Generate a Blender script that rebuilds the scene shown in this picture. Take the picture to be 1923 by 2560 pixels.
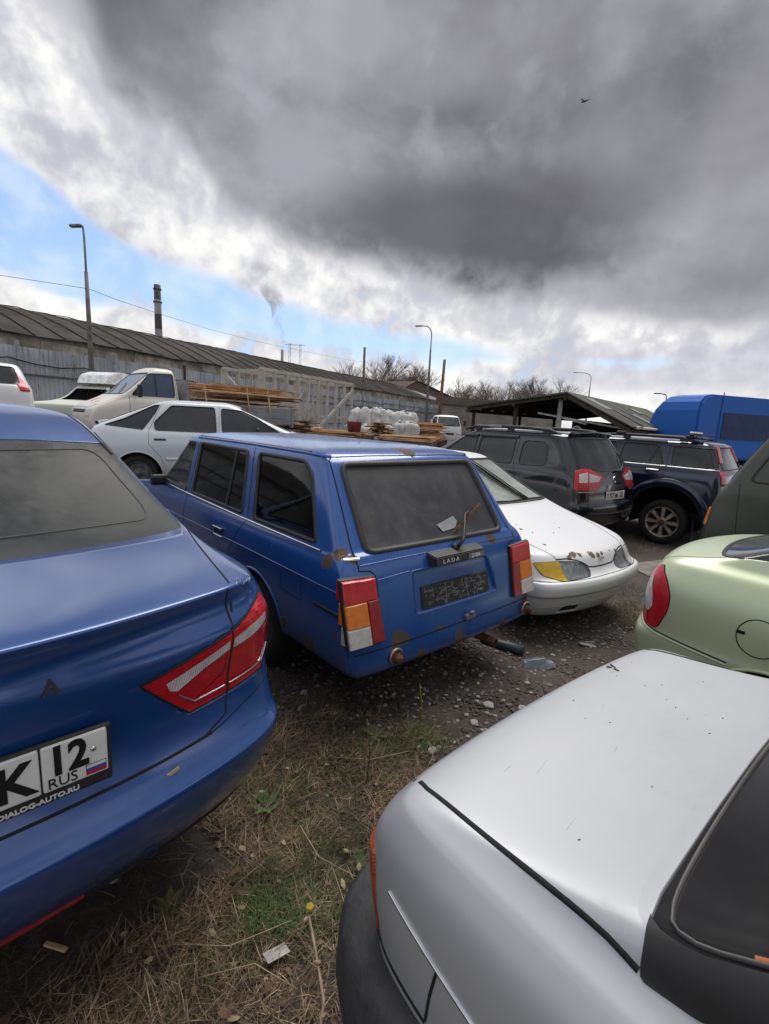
import bpy, bmesh, math, random
from mathutils import Vector, Matrix, noise
from mathutils.bvhtree import BVHTree
random.seed(7)
R = math.radians
for o in list(bpy.data.objects): bpy.data.objects.remove(o, do_unlink=True)
scn = bpy.context.scene
col = scn.collection

# ---------------------------------------------------------------- camera
CAM_H = 1.5954
cd = bpy.data.cameras.new('camera'); cam = bpy.data.objects.new('camera', cd); col.objects.link(cam)
cd.sensor_fit = 'VERTICAL'; cd.sensor_height = 36.0; cd.lens = 1236.0/2560.0*36.0
cd.clip_start = 0.05; cd.clip_end = 3000
p_, r_ = 0.1856, 0.0508
fwd = Vector((0, math.cos(p_), -math.sin(p_))); rt = Vector((1, 0, 0)); up = rt.cross(fwd)
Rr = rt*math.cos(r_)+up*math.sin(r_); Uu = -rt*math.sin(r_)+up*math.cos(r_)
cam.matrix_world = Matrix(((Rr.x, Uu.x, -fwd.x, 0), (Rr.y, Uu.y, -fwd.y, 0), (Rr.z, Uu.z, -fwd.z, CAM_H), (0, 0, 0, 1)))
scn.camera = cam
scn.view_settings.view_transform = 'Standard'; scn.view_settings.look = 'None'
scn.view_settings.exposure = 0.30; scn.view_settings.gamma = 1.0
scn.cycles.use_denoising = True
scn.cycles.max_bounces = 6; scn.cycles.diffuse_bounces = 3; scn.cycles.glossy_bounces = 3; scn.cycles.transmission_bounces = 4
scn.cycles.transparent_max_bounces = 12; scn.cycles.volume_bounces = 0
scn.cycles.caustics_reflective = False; scn.cycles.caustics_refractive = False

# ---------------------------------------------------------------- node helper
class NT:
    def __init__(s, nt): s.nt = nt; s.n = nt.nodes; s.l = nt.links
    def node(s, t, **kw):
        n = s.n.new(t)
        for k, v in kw.items(): setattr(n, k, v)
        return n
    def put(s, sock, v):
        if isinstance(v, bpy.types.NodeSocket): s.l.new(v, sock)
        else:
            if isinstance(v, (tuple, list)) and len(v) == 3 and sock.type == 'RGBA': v = (*v, 1)
            sock.default_value = v
    def math(s, op, a, b=0.0, c=0.0, clamp=False):
        n = s.node('ShaderNodeMath', operation=op); n.use_clamp = clamp
        s.put(n.inputs[0], a); s.put(n.inputs[1], b); s.put(n.inputs[2], c); return n.outputs[0]
    def vmath(s, op, a, b=(0, 0, 0), out=0):
        n = s.node('ShaderNodeVectorMath', operation=op); s.put(n.inputs[0], a)
        if isinstance(b, (int, float)): s.put(n.inputs['Scale'], b)
        else: s.put(n.inputs[1], b)
        return n.outputs[out]
    def mix(s, f, a, b, mode='MIX'):
        n = s.node('ShaderNodeMix', data_type='RGBA', blend_type=mode)
        s.put(n.inputs[0], f); s.put(n.inputs[6], a); s.put(n.inputs[7], b); return n.outputs[2]
    def sstep(s, v, a, b, lo=0.0, hi=1.0):
        n = s.node('ShaderNodeMapRange', interpolation_type='SMOOTHSTEP')
        s.put(n.inputs[0], v); s.put(n.inputs[1], a); s.put(n.inputs[2], b); s.put(n.inputs[3], lo); s.put(n.inputs[4], hi); return n.outputs[0]
    def noise(s, vec, scale, detail=4, rough=.5, dist=0.0, col=False):
        n = s.node('ShaderNodeTexNoise'); s.put(n.inputs['Vector'], vec); n.inputs['Scale'].default_value = scale
        n.inputs['Detail'].default_value = detail; n.inputs['Roughness'].default_value = rough; n.inputs['Distortion'].default_value = dist
        return n.outputs[1 if col else 0]
    def curve(s, v, pts):
        n = s.node('ShaderNodeFloatCurve'); c = n.mapping.curves[0]
        c.points[0].location = pts[0]; c.points[1].location = pts[-1]
        for p in pts[1:-1]: c.points.new(*p)
        n.mapping.update(); s.put(n.inputs[1], v); return n.outputs[0]

# ---------------------------------------------------------------- world
SUN_EL, SUN_AZ = 63.0, 22.0     # azimuth measured from +Y towards +X
w = bpy.data.worlds.new('World'); scn.world = w; w.use_nodes = True
W = NT(w.node_tree); W.n.clear()
wo = W.node('ShaderNodeOutputWorld'); bg = W.node('ShaderNodeBackground'); bg.inputs[1].default_value = 0.1
W.l.new(bg.outputs[0], wo.inputs[0])
sky = W.node('ShaderNodeTexSky', sky_type='NISHITA'); sky.sun_disc = False
sky.sun_elevation = R(SUN_EL); sky.sun_rotation = R(SUN_AZ); sky.air_density = 1.0; sky.dust_density = 0.6; sky.ozone_density = 1.6
tc = W.node('ShaderNodeTexCoord'); D = tc.outputs['Generated']
sx = W.node('ShaderNodeSeparateXYZ'); W.l.new(D, sx.inputs[0])
X, Y, Z = sx.outputs
az = W.math('MULTIPLY', W.math('ARCTAN2', X, Y), 180/math.pi)
el = W.math('MULTIPLY', W.math('ARCSINE', Z), 180/math.pi)
azn = W.math('ADD', W.math('DIVIDE', az, 360.0), 0.5)
def C(pts, vmax): return W.math('MULTIPLY', W.curve(azn, [((a+180)/360.0, v/vmax) for a, v in pts]), vmax)
thr = C([(-180, 22), (-120, 36), (-60, 44), (-44, 38), (-36, 31), (-30, 28.5), (-27.5, 25.5), (-21, 23), (-18.5, 20), (-12.7, 17.6), (-3, 15.2), (7.3, 13.2), (17, 11.9), (28, 10.6), (36, 9.2), (60, 8), (110, 14), (180, 22)], 90)
elb = C([(-180, 8), (-60, 20), (-42, 17.2), (-36, 15.6), (-31, 13.8), (-26, 12.2), (-20, 10.9), (-8, 8.6), (3, 7.8), (20, 7.0), (180, 8)], 90)
bhw = C([(-180, .4), (-70, 3.0), (-42, 5.0), (-36, 4.6), (-26, 3.1), (-20, 2.8), (-12, 2.7), (-2, 2.4), (6, 1.3), (14, 0.1), (100, .1), (180, .4)], 20)
# perspective-correct cloud-layer coordinates
inv = W.math('DIVIDE', 1.0, W.math('ADD', W.math('MAXIMUM', Z, 0.0), 0.30))
cp = W.vmath('SCALE', D, inv)
n0 = W.noise(cp, 1.15, 3, .5, .5); n1 = W.noise(cp, 2.4, 7, .52, .1); n2 = W.noise(cp, 5.5, 5, .55, .1)
n3 = W.noise(D, 5.5, 5, .52, .25); n4 = W.noise(D, 15.0, 5, .52, .25); n5 = W.noise(D, 42.0, 5, .55, .3); n6 = W.noise(W.vmath('MULTIPLY', D, (1, 1, 1.4)), 3.6, 7, .52, .15)
ce = lambda n: W.math('SUBTRACT', n, .5)
warp = W.math('ADD', W.math('MULTIPLY', ce(n3), 12.0), W.math('ADD', W.math('MULTIPLY', ce(n4), 5.5), W.math('MULTIPLY', ce(n5), 1.6)))
d = W.math('ADD', W.math('SUBTRACT', el, thr), W.math('MULTIPLY', warp, .42))
# dark deck: lumpy violet greys with a heavy core and paler thin places
lump = W.math('ADD', W.math('MULTIPLY', n6, .62), W.math('ADD', W.math('MULTIPLY', n1, .23), W.math('MULTIPLY', n3, .15)))
dk = W.sstep(lump, .40, .60)
dark = W.mix(dk, (1.22, 1.24, 1.42), (3.15, 3.15, 3.55))
dark = W.mix(W.math('MULTIPLY', W.sstep(W.math('ADD', W.math('MULTIPLY', n4, .5), W.math('MULTIPLY', n1, .5)), .52, .64), .35), dark, (4.2, 4.2, 4.7))
def blob(a0, e0, ra, re):
    x_ = W.math('DIVIDE', W.math('SUBTRACT', az, a0), ra); y_ = W.math('DIVIDE', W.math('SUBTRACT', el, e0), re)
    r2 = W.math('ADD', W.math('MULTIPLY', x_, x_), W.math('MULTIPLY', y_, y_))
    return W.sstep(W.math('ADD', r2, W.math('MULTIPLY', ce(n1), 1.6)), 1.25, .15)
dark = W.mix(W.math('MULTIPLY', blob(8, 19.2, 19, 6.5), .8), dark, (.82, .82, .94))
dark = W.mix(W.math('MULTIPLY', blob(22, 25, 13, 6), .45), dark, (1.2, 1.17, 1.3))
dark = W.mix(W.math('MULTIPLY', blob(-24, 29, 7, 5), .45), dark, (1.3, 1.28, 1.4))
dark = W.mix(W.math('MULTIPLY', blob(4, 33, 22, 5), .45), dark, (3.1, 3.05, 3.3))
dark = W.mix(W.math('MULTIPLY', blob(33, 22, 6, 9), .45), dark, (3.2, 3.15, 3.4))
dark = W.mix(W.math('MULTIPLY', blob(-35, 28, 7, 6), .8), dark, (5.2, 5.2, 5.6))
thin = W.math('MULTIPLY', W.sstep(d, 4.2, .4), W.sstep(n4, .34, .62))
dark = W.mix(W.math('MULTIPLY', thin, .75), dark, (4.2, 4.2, 4.6))
rl = W.math('MULTIPLY', W.sstep(az, 14, 36), W.sstep(el, 24, 9))
dark = W.mix(W.math('MULTIPLY', rl, .45), dark, (3.3, 3.25, 3.65))
back = W.sstep(Y, 0.25, -0.35)
dark = W.mix(W.math('MULTIPLY', back, W.sstep(n1, .32, .60)), dark, (5.6, 5.6, 5.8))
# white bank: bright tops, soft grey bellies
puff = W.math('ADD', W.math('MULTIPLY', n3, .42), W.math('ADD', W.math('MULTIPLY', n4, .38), W.math('MULTIPLY', n5, .20)))
wn = W.sstep(puff, .36, .60)
white = W.mix(wn, (4.4, 4.55, 5.1), (8.4, 8.3, 8.15))
dist = W.sstep(d, -5.5, -.3)
white = W.mix(W.math('MULTIPLY', W.math('MULTIPLY', dist, W.sstep(n4, .62, .38)), .75), white, (4.6, 4.65, 5.1))
white = W.mix(W.math('MULTIPLY', W.sstep(puff, .53, .64), .8), white, (9.6, 9.5, 9.3))
el2 = W.math('ADD', el, W.math('MULTIPLY', warp, .30))
vio = W.math('MULTIPLY', W.sstep(az, 10, 24), W.math('MULTIPLY', W.sstep(el2, 9.8, 7.6), W.sstep(el2, 3.4, 5.4)))
white = W.mix(W.math('MULTIPLY', vio, .6), white, (4.1, 4.1, 4.9))
# blue gap, ragged, with small puffs drifting in it
bd = W.math('SUBTRACT', bhw, W.math('ABSOLUTE', W.math('SUBTRACT', W.math('ADD', el, W.math('MULTIPLY', warp, .10)), elb)))
bl = W.sstep(W.math('ADD', bd, W.math('MULTIPLY', warp, .50)), -0.5, 1.3)
holes = W.math('MULTIPLY', W.sstep(puff, .45, .39), W.math('MULTIPLY', W.sstep(az, 24, 4), W.math('MULTIPLY', W.math('MULTIPLY', W.sstep(el, 1.0, 4.0), W.sstep(el, 14.0, 10.0)), W.sstep(d, 0, -3))))
bl = W.math('MAXIMUM', bl, W.math('MULTIPLY', holes, .8))
skyc = W.mix(1.0, sky.outputs[0], (1.35, 1.38, 1.45), 'MULTIPLY')
skyc = W.mix(.55, skyc, (3.6, 5.2, 7.9))
veil = W.sstep(n4, .40, .70, .0, .40)
skyc = W.mix(veil, skyc, (7.2, 7.8, 8.6))
low = W.mix(bl, white, skyc)
dm = W.sstep(d, -1.2, 1.6)
final = W.mix(dm, low, dark)
final = W.mix(W.sstep(Z, 0.0, -0.05), final, (1.0, .95, .9))
W.l.new(final, bg.inputs[0])

# ---------------------------------------------------------------- sun
sd = bpy.data.lights.new('sun', 'SUN'); sd.energy = 2.6; sd.angle = R(44); sd.color = (1, .965, .91)
so = bpy.data.objects.new('sun', sd); col.objects.link(so)
sdir = Vector((math.sin(R(SUN_AZ))*math.cos(R(SUN_EL)), math.cos(R(SUN_AZ))*math.cos(R(SUN_EL)), math.sin(R(SUN_EL))))
so.rotation_euler = sdir.to_track_quat('Z', 'Y').to_euler(); so.location = (0, 0, 30)

# ---------------------------------------------------------------- materials
def newmat(name):
    m = bpy.data.materials.new(name); m.use_nodes = True; N = NT(m.node_tree); b = m.node_tree.nodes['Principled BSDF']
    return m, N, b
def ocoord(N): return N.node('ShaderNodeTexCoord').outputs['Object']
def simple(name, c, rough=.6, metal=0.0, var=.25, scale=6.0, bump=0.0, bscale=40.0, spec=.5):
    m, N, b = newmat(name); o = ocoord(N)
    n = N.noise(o, scale, 5, .6)
    lo = tuple(x*(1-var) for x in c); hi = tuple(min(1, x*(1+var)) for x in c)
    N.put(b.inputs['Base Color'], N.mix(N.sstep(n, .3, .7), lo, hi))
    b.inputs['Roughness'].default_value = rough; b.inputs['Metallic'].default_value = metal
    b.inputs['Specular IOR Level'].default_value = spec
    if bump:
        bn = N.node('ShaderNodeBump'); bn.inputs['Strength'].default_value = bump; bn.inputs['Distance'].default_value = .01
        N.put(bn.inputs['Height'], N.noise(o, bscale, 4, .6)); N.l.new(bn.outputs[0], b.inputs['Normal'])
    return m
def paint(name, c, rough=.32, metal=.25, dust=.35, dustc=(.20, .18, .16), spots=(), rustc=(.12, .05, .02), coat=.4, streak=.3, specks=0.0, spbox=None, grime=.35):
    m, N, b = newmat(name); o = ocoord(N)
    geo = N.node('ShaderNodeNewGeometry'); nz = N.node('ShaderNodeSeparateXYZ'); N.l.new(geo.outputs['Normal'], nz.inputs[0])
    a = N.noise(o, 2.2, 6, .6, .3); f = N.noise(o, 38, 4, .65)
    st = N.noise(N.vmath('MULTIPLY', o, (14, 14, 1.6)), 1.0, 4, .6)
    upm = N.sstep(nz.outputs[2], .1, .9, .35, 1.0)
    dm = N.math('MULTIPLY', N.math('MULTIPLY', N.math('ADD', N.math('MULTIPLY', a, .9), N.math('MULTIPLY', f, .5)), dust), upm, clamp=True)
    dm = N.math('ADD', dm, N.math('MULTIPLY', N.sstep(st, .55, .8), streak*.25), clamp=True)
    # road grime towards the sills, with a ragged upper edge
    oz = N.node('ShaderNodeSeparateXYZ'); N.l.new(o, oz.inputs[0])
    gr = N.math('MULTIPLY', N.sstep(N.math('ADD', oz.outputs[2], N.math('MULTIPLY', a, .25)), .62, .38), grime)
    cc = N.mix(dm, c, dustc); cc = N.mix(gr, cc, (.06, .05, .042))
    ro = N.math('ADD', N.math('MULTIPLY', dm, .5), rough)
    bmp = N.math('MULTIPLY', a, .15)
    mask = None
    if spots:
        fine = N.noise(o, 26, 5, .7); big = N.noise(o, 7, 3, .6)
        for (sx_, sy_, sz_, rr) in spots:
            dd = N.vmath('DISTANCE', o, (sx_, sy_, sz_), out=1)
            v = N.math('ADD', N.math('DIVIDE', dd, rr), N.math('ADD', N.math('MULTIPLY', N.math('SUBTRACT', fine, .5), 2.2), N.math('MULTIPLY', N.math('SUBTRACT', big, .5), 1.8)))
            mk = N.sstep(v, 1.12, .90)
            mask = mk if mask is None else N.math('MAXIMUM', mask, mk)
    if specks:
        vo = N.node('ShaderNodeTexVoronoi'); N.put(vo.inputs['Vector'], N.vmath('MULTIPLY', o, (1, .6, 1))); vo.inputs['Scale'].default_value = specks; 
        cs = N.node('ShaderNodeSeparateColor'); N.l.new(vo.outputs['Color'], cs.inputs[0])
        rr = N.math('MULTIPLY', N.math('SUBTRACT', cs.outputs[0], .93, clamp=True), 2.6)
        mk = N.math('LESS_THAN', N.math('ADD', vo.outputs['Distance'], N.math('MULTIPLY', N.math('SUBTRACT', f, .5), .25)), rr)
        if spbox:
            pass
        mask = mk if mask is None else N.math('MAXIMUM', mask, mk)
    if mask is not None:
        rc = N.mix(N.noise(o, 60, 4, .7), rustc, tuple(x*2.0 for x in rustc))
        cc = N.mix(mask, cc, rc); ro = N.mix(mask, ro, (.85, .85, .85))
        N.put(b.inputs['Metallic'], N.math('MULTIPLY', N.math('SUBTRACT', 1.0, mask), metal))
        N.put(b.inputs['Coat Weight'], N.math('MULTIPLY', N.math('SUBTRACT', 1.0, mask), coat))
    else:
        b.inputs['Metallic'].default_value = metal; b.inputs['Coat Weight'].default_value = coat
    b.inputs['Coat Roughness'].default_value = rough*.55
    N.put(b.inputs['Base Color'], cc); N.put(b.inputs['Roughness'], ro)
    bn = N.node('ShaderNodeBump'); bn.inputs['Strength'].default_value = .12; bn.inputs['Distance'].default_value = .012
    N.put(bn.inputs['Height'], bmp); N.l.new(bn.outputs[0], b.inputs['Normal'])
    return m
def glassmat(name, c=(.012, .014, .016), dust=.12, rough=.06, dustc=(.22, .21, .20), scale=3.0, specks=False):
    m, N, b = newmat(name); o = ocoord(N)
    a = N.noise(o, scale, 7, .65, .4); st = N.noise(N.vmath('MULTIPLY', o, (16, 16, 2)), 1.0, 4, .6)
    dm = N.math('MULTIPLY', N.math('ADD', N.sstep(a, .35, .75, .35, 1.1), N.math('MULTIPLY', N.sstep(st, .5, .8), .3)), dust, clamp=True)
    cc = N.mix(dm, c, dustc)
    if specks:
        fs = N.noise(o, 55, 3, .6); cc = N.mix(N.sstep(fs, .73, .77), cc, (.45, .44, .42))
    N.put(b.inputs['Base Color'], cc); N.put(b.inputs['Roughness'], N.math('ADD', N.math('MULTIPLY', dm, .7), rough))
    b.inputs['IOR'].default_value = 1.5
    return m
def clearglass(name, tint=(.75, .82, .80), dust=.12, dustc=(.5, .52, .5), refl=1.0):
    m, N, b = newmat(name); o = ocoord(N)
    out = [n for n in N.n if n.type == 'OUTPUT_MATERIAL'][0]
    tr = N.node('ShaderNodeBsdfTransparent'); N.put(tr.inputs[0], tint)
    gl = N.node('ShaderNodeBsdfGlossy'); gl.inputs['Roughness'].default_value = .04
    fr = N.node('ShaderNodeFresnel'); fr.inputs[0].default_value = 1.5
    fr2 = N.math('MULTIPLY', fr.outputs[0], 1.6*refl, clamp=True)
    mx = N.node('ShaderNodeMixShader'); N.l.new(fr2, mx.inputs[0]); N.l.new(tr.outputs[0], mx.inputs[1]); N.l.new(gl.outputs[0], mx.inputs[2])
    df = N.node('ShaderNodeBsdfDiffuse'); N.put(df.inputs[0], dustc)
    a = N.noise(o, 3.0, 7, .65, .4)
    mx2 = N.node('ShaderNodeMixShader'); N.put(mx2.inputs[0], N.math('MULTIPLY', N.sstep(a, .3, .75, .4, 1.0), dust))
    N.l.new(mx.outputs[0], mx2.inputs[1]); N.l.new(df.outputs[0], mx2.inputs[2]); N.l.new(mx2.outputs[0], out.inputs[0])
    return m
def lens(name, c, ribs=(0, 0, 260), strength=.5, rough=.12, glow=0.0):
    m, N, b = newmat(name); o = ocoord(N)
    wv = N.node('ShaderNodeTexWave'); wv.bands_direction = 'Z'
    N.put(wv.inputs['Vector'], N.vmath('MULTIPLY', o, tuple(r/9.0 for r in ribs))); wv.inputs['Scale'].default_value = 1.0
    wv.bands_direction = 'DIAGONAL'
    n = N.noise(o, 30, 3, .6)
    cc = N.mix(N.math('MULTIPLY', N.sstep(n, .35, .7), .45), c, tuple(x*.40 for x in c))
    cc = N.mix(N.math('MULTIPLY', wv.outputs[0], .25), cc, tuple(min(1, x*1.5+.01) for x in c))
    N.put(b.inputs['Base Color'], cc); b.inputs['IOR'].default_value = 1.45
    b.inputs['Roughness'].default_value = rough; b.inputs['Coat Weight'].default_value = .6; b.inputs['Coat Roughness'].default_value = .05
    b.inputs['Subsurface Weight'].default_value = 0.0
    bn = N.node('ShaderNodeBump'); bn.inputs['Strength'].default_value = strength; bn.inputs['Distance'].default_value = .004
    N.put(bn.inputs['Height'], wv.outputs[0]); N.l.new(bn.outputs[0], b.inputs['Normal'])
    return m
M = {}
M['blacktrim'] = simple('black_trim', (.018, .018, .02), .55, 0, .3, 12)
M['gap'] = simple('panel_gap', (.006, .006, .007), .9, 0, .1)
M['inner'] = simple('car_interior', (.012, .012, .013), .9, 0, .4, 8)
M['seat'] = simple('seat_fabric', (.03, .03, .034), .9, 0, .4, 10)
M['greyseat'] = simple('grey_seat_cover', (.16, .16, .17), .9, 0, .3, 10)
M['rubber'] = simple('tyre_rubber', (.014, .013, .013), .85, 0, .35, 14, .3, 60)
M['chrome'] = simple('chrome', (.62, .63, .65), .16, 1.0, .12, 20)
M['alloy'] = simple('alloy_rim', (.36, .34, .32), .42, .7, .35, 12)
M['steel'] = simple('steel_rim', (.10, .10, .105), .5, .5, .4, 12)
M['rust'] = simple('rusty_metal', (.11, .050, .026), .9, .1, .6, 22, .6, 60)
M['tint'] = glassmat('tinted_glass')
M['white'] = simple('white_plastic', (.72, .72, .70), .5, 0, .08, 10)
M['plate'] = simple('plate_white', (.75, .75, .73), .35, 0, .06, 10)
M['black'] = simple('black_lettering', (.01, .01, .012), .4, 0, .1)
M['whiteink'] = simple('white_lettering', (.7, .7, .7), .4, 0, .05)
M['flagblue'] = simple('flag_blue', (.03, .07, .4), .4, 0, .05); M['flagred'] = simple('flag_red', (.55, .02, .03), .4, 0, .05)
M['red'] = lens('red_lens', (.52, .010, .022), (0, 0, 900), .25); M['darkred'] = lens('dark_red_lens', (.30, .008, .016), (0, 0, 900), .25)
M['orange'] = lens('orange_lens', (.78, .20, .015), (0, 0, 900), .25); M['clearlens'] = lens('clear_lens', (.62, .58, .58), (700, 700, 0), .35)
M['yellow'] = lens('yellow_lens', (.62, .36, .01), (500, 500, 0), .4)
M['reflector'] = simple('lamp_reflector', (.62, .66, .72), .35, .12, .4, 16, .5, 25)

# ---------------------------------------------------------------- object helpers
def link(name, me, mats, parent=None, loc=None):
    o = bpy.data.objects.new(name, me); col.objects.link(o)
    for m in (mats if isinstance(mats, (list, tuple)) else [mats]): me.materials.append(m)
    if parent is not None: o.parent = parent
    if loc is not None: o.location = loc
    return o
def from_bm(name, bm, mats, parent=None, smooth=False, loc=None):
    me = bpy.data.meshes.new(name)
    bmesh.ops.recalc_face_normals(bm, faces=bm.faces[:]) if smooth != 'keep' else None
    bm.to_mesh(me); bm.free()
    if smooth:
        for p in me.polygons: p.use_smooth = True
    return link(name, me, mats, parent, loc)
def thing(name, label, cat, loc=(0, 0, 0), rotz=0.0, group=None, rx=0.0, ry=0.0):
    o = bpy.data.objects.new(name, None); col.objects.link(o); o.location = loc; o.rotation_euler = (rx, ry, rotz)
    o.empty_display_size = .1
    tag(o, label, cat, group); return o
def tag(o, label=None, cat=None, group=None, kind=None):
    if label: o['label'] = label
    if cat: o['category'] = cat
    if group: o['group'] = group
    if kind: o['kind'] = kind
    return o
def box(bm, c, s, mat=0, rot=None, bev=0.0, bseg=1):
    M4 = Matrix.Translation(Vector(c)) @ (rot.to_4x4() if rot is not None else Matrix.Identity(4)) @ Matrix.Diagonal((s[0], s[1], s[2], 1))
    r = bmesh.ops.create_cube(bm, size=1.0, matrix=M4)
    fs = list({f for v in r['verts'] for f in v.link_faces})
    for f in fs: f.material_index = mat
    if bev > 0:
        es = list({e for v in r['verts'] for e in v.link_edges})
        rr = bmesh.ops.bevel(bm, geom=es, offset=bev, segments=bseg, affect='EDGES', profile=.5)
        for f in rr['faces']: f.material_index = mat
def beam(bm, a, b, wx, wz, mat=0):
    a = Vector(a); b = Vector(b); d_ = b-a; L = d_.length; q = d_.to_track_quat('Y', 'Z').to_matrix()
    box(bm, (a+b)/2, (wx, L, wz), mat, q)
def tube(bm, pts, r, seg=8, mat=0, cap=True):
    pts = [Vector(p) for p in pts]; rings = []
    n = len(pts); rs = r if isinstance(r, (list, tuple)) else [r]*n
    ref = Vector((0, 0, 1))
    for i, p in enumerate(pts):
        t = (pts[min(i+1, n-1)]-pts[max(i-1, 0)]).normalized()
        s_ = t.cross(ref)
        if s_.length < .1: s_ = t.cross(Vector((1, 0, 0)))
        s_.normalize(); u_ = s_.cross(t)
        rings.append([bm.verts.new(p+(s_*math.cos(2*math.pi*k/seg)+u_*math.sin(2*math.pi*k/seg))*rs[i]) for k in range(seg)])
    for i in range(n-1):
        for k in range(seg):
            f = bm.faces.new((rings[i][k], rings[i][(k+1) % seg], rings[i+1][(k+1) % seg], rings[i+1][k])); f.material_index = mat; f.smooth = True
    if cap:
        for rg in (rings[0][::-1], rings[-1]):
            f = bm.faces.new(rg); f.material_index = mat
def prism(bm, poly, fn, th, mat=0, bev=0.0):
    """poly of 2D points; fn(s,t)->(base point, outward normal); thickness th outward"""
    lo = []; hi = []
    cx = sum(p[0] for p in poly)/len(poly); cy = sum(p[1] for p in poly)/len(poly)
    mid = []
    for p in poly:
        b, nn = fn(*p); lo.append(bm.verts.new(Vector(b)-Vector(nn)*.01)); mid.append(bm.verts.new(Vector(b)+Vector(nn)*(th-bev)))
        if bev:
            dx, dy = cx-p[0], cy-p[1]; L = math.hypot(dx, dy) or 1
            q = (p[0]+dx/L*bev*1.2, p[1]+dy/L*bev*1.2); b2, n2 = fn(*q); hi.append(bm.verts.new(Vector(b2)+Vector(n2)*th))
    k = len(poly); fs = []
    for i in range(k):
        j = (i+1) % k; fs.append(bm.faces.new((lo[i], lo[j], mid[j], mid[i])))
        if bev: fs.append(bm.faces.new((mid[i], mid[j], hi[j], hi[i])))
    fs.append(bm.faces.new(hi if bev else mid)); fs.append(bm.faces.new(lo[::-1]))
    for f in fs: f.material_index = mat
def lathe(bm, prof, seg=32, axis='X', mat=0, closed=False):
    rings = []
    for (r, h) in prof:
        ring = []
        for k in range(seg):
            a = 2*math.pi*k/seg; c, s_ = math.cos(a)*r, math.sin(a)*r
            ring.append(bm.verts.new((h, c, s_) if axis == 'X' else (c, s_, h)))
        rings.append(ring)
    m_ = len(rings)
    for i in range(m_ if closed else m_-1):
        for k in range(seg):
            j = (i+1) % m_
            f = bm.faces.new((rings[i][k], rings[i][(k+1) % seg], rings[j][(k+1) % seg], rings[j][k])); f.material_index = mat; f.smooth = True
def text_obj(name, s, size, mat, parent, loc, rot, ext=.0008, sx_=1.0, align='LEFT', bold=0.0):
    cu = bpy.data.curves.new(name, 'FONT'); cu.body = s; cu.size = size; cu.extrude = ext; cu.align_x = align; cu.align_y = 'BOTTOM_BASELINE'; cu.offset = bold; cu.resolution_u = 3
    t = bpy.data.objects.new('tmp', cu); col.objects.link(t); bpy.context.view_layer.update()
    me = bpy.data.meshes.new_from_object(t.evaluated_get(bpy.context.evaluated_depsgraph_get())); bpy.data.objects.remove(t, do_unlink=True)
    for v in me.vertices: v.co.x *= sx_
    me.materials.clear()
    o = link(name, me, mat, parent, loc); o.rotation_euler = rot; return o

# ground height: cars stand on slightly uneven dirt
ANCH = [(.45, 2.8, 0, 1), (-2, 5.6, .05, 1), (-4.8, 8, .30, 1.5), (-1, 9.2, .28, 1), (-.8, .9, .04, 1), (-3.5, 3.7, .14, 1), (.7, 1.5, -.06, .6), (2.6, .2, -.12, 1),
        (2.2, 3.6, -.13, 1), (1.9, 4, -.13, 1.2), (-.6, 7, -.03, 1), (3.7, 7.8, -.19, 1.5), (5, 8, -.19, 1.5), (0, 20, .15, 2), (-12, 17, .50, 2), (-7, 12.2, .46, 2), (15, 20, -.25, 2), (0, -5, 0, 2),
        (5, 48, .2, 3), (60, 60, -.3, 4), (-60, 60, .5, 4), (0, -40, 0, 4), (60, -20, -.2, 4), (-60, -20, .3, 4)]
def gz(x, y):
    s_ = 0; ww = 0
    for a, b, z, k in ANCH:
        q = k/(((x-a)**2+(y-b)**2)+.35)**1.25; s_ += q*z; ww += q
    return s_/ww

# ---------------------------------------------------------------- ground
def ground():
    xs = sorted(set([-900, -400, -200, -120, -70]+[-50+i*2.5 for i in range(41)]+[-6+i*.25 for i in range(57)]+[70, 120, 200, 400, 900]))
    ys = sorted(set([-900, -300, -100, -50, -20, -10, -5]+[-2+i*.25 for i in range(61)]+[14+i*2.5 for i in range(25)]+[90, 120, 200, 400, 900]))
    V = []; F = []
    for y in ys:
        for x in xs:
            z = gz(x, y)
            if abs(x) < 12 and -3 < y < 14: z += .02*(noise.noise(Vector((x*1.3, y*1.3, 0))))+.01*noise.noise(Vector((x*4, y*4, 3)))
            V.append((x, y, z))
    nx = len(xs)
    for j in range(len(ys)-1):
        for i in range(nx-1): a = j*nx+i; F.append((a, a+1, a+nx+1, a+nx))
    me = bpy.data.meshes.new('ground'); me.from_pydata(V, [], F)
    for p in me.polygons: p.use_smooth = True
    m, N, b = newmat('dirt_ground'); o = ocoord(N)
    a = N.noise(o, 1.1, 8, .65); f = N.noise(o, 22, 6, .7); g = N.noise(o, 90, 4, .6)
    c1 = N.mix(N.sstep(a, .35, .65), (.040, .030, .026), (.080, .062, .052))
    c1 = N.mix(N.math('MULTIPLY', N.sstep(f, .45, .7), .6), c1, (.11, .095, .08)); c1 = N.mix(N.math('MULTIPLY', N.sstep(g, .6, .7), .5), c1, (.15, .14, .125))
    N.put(b.inputs['Base Color'], c1); b.inputs['Roughness'].default_value = .92
    bn = N.node('ShaderNodeBump'); bn.inputs['Strength'].default_value = .8; bn.inputs['Distance'].default_value = .03
    N.put(bn.inputs['Height'], N.math('ADD', f, N.math('MULTIPLY', g, .4))); N.l.new(bn.outputs[0], b.inputs['Normal'])
    tag(link('ground', me, m), kind='structure')
ground()

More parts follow.
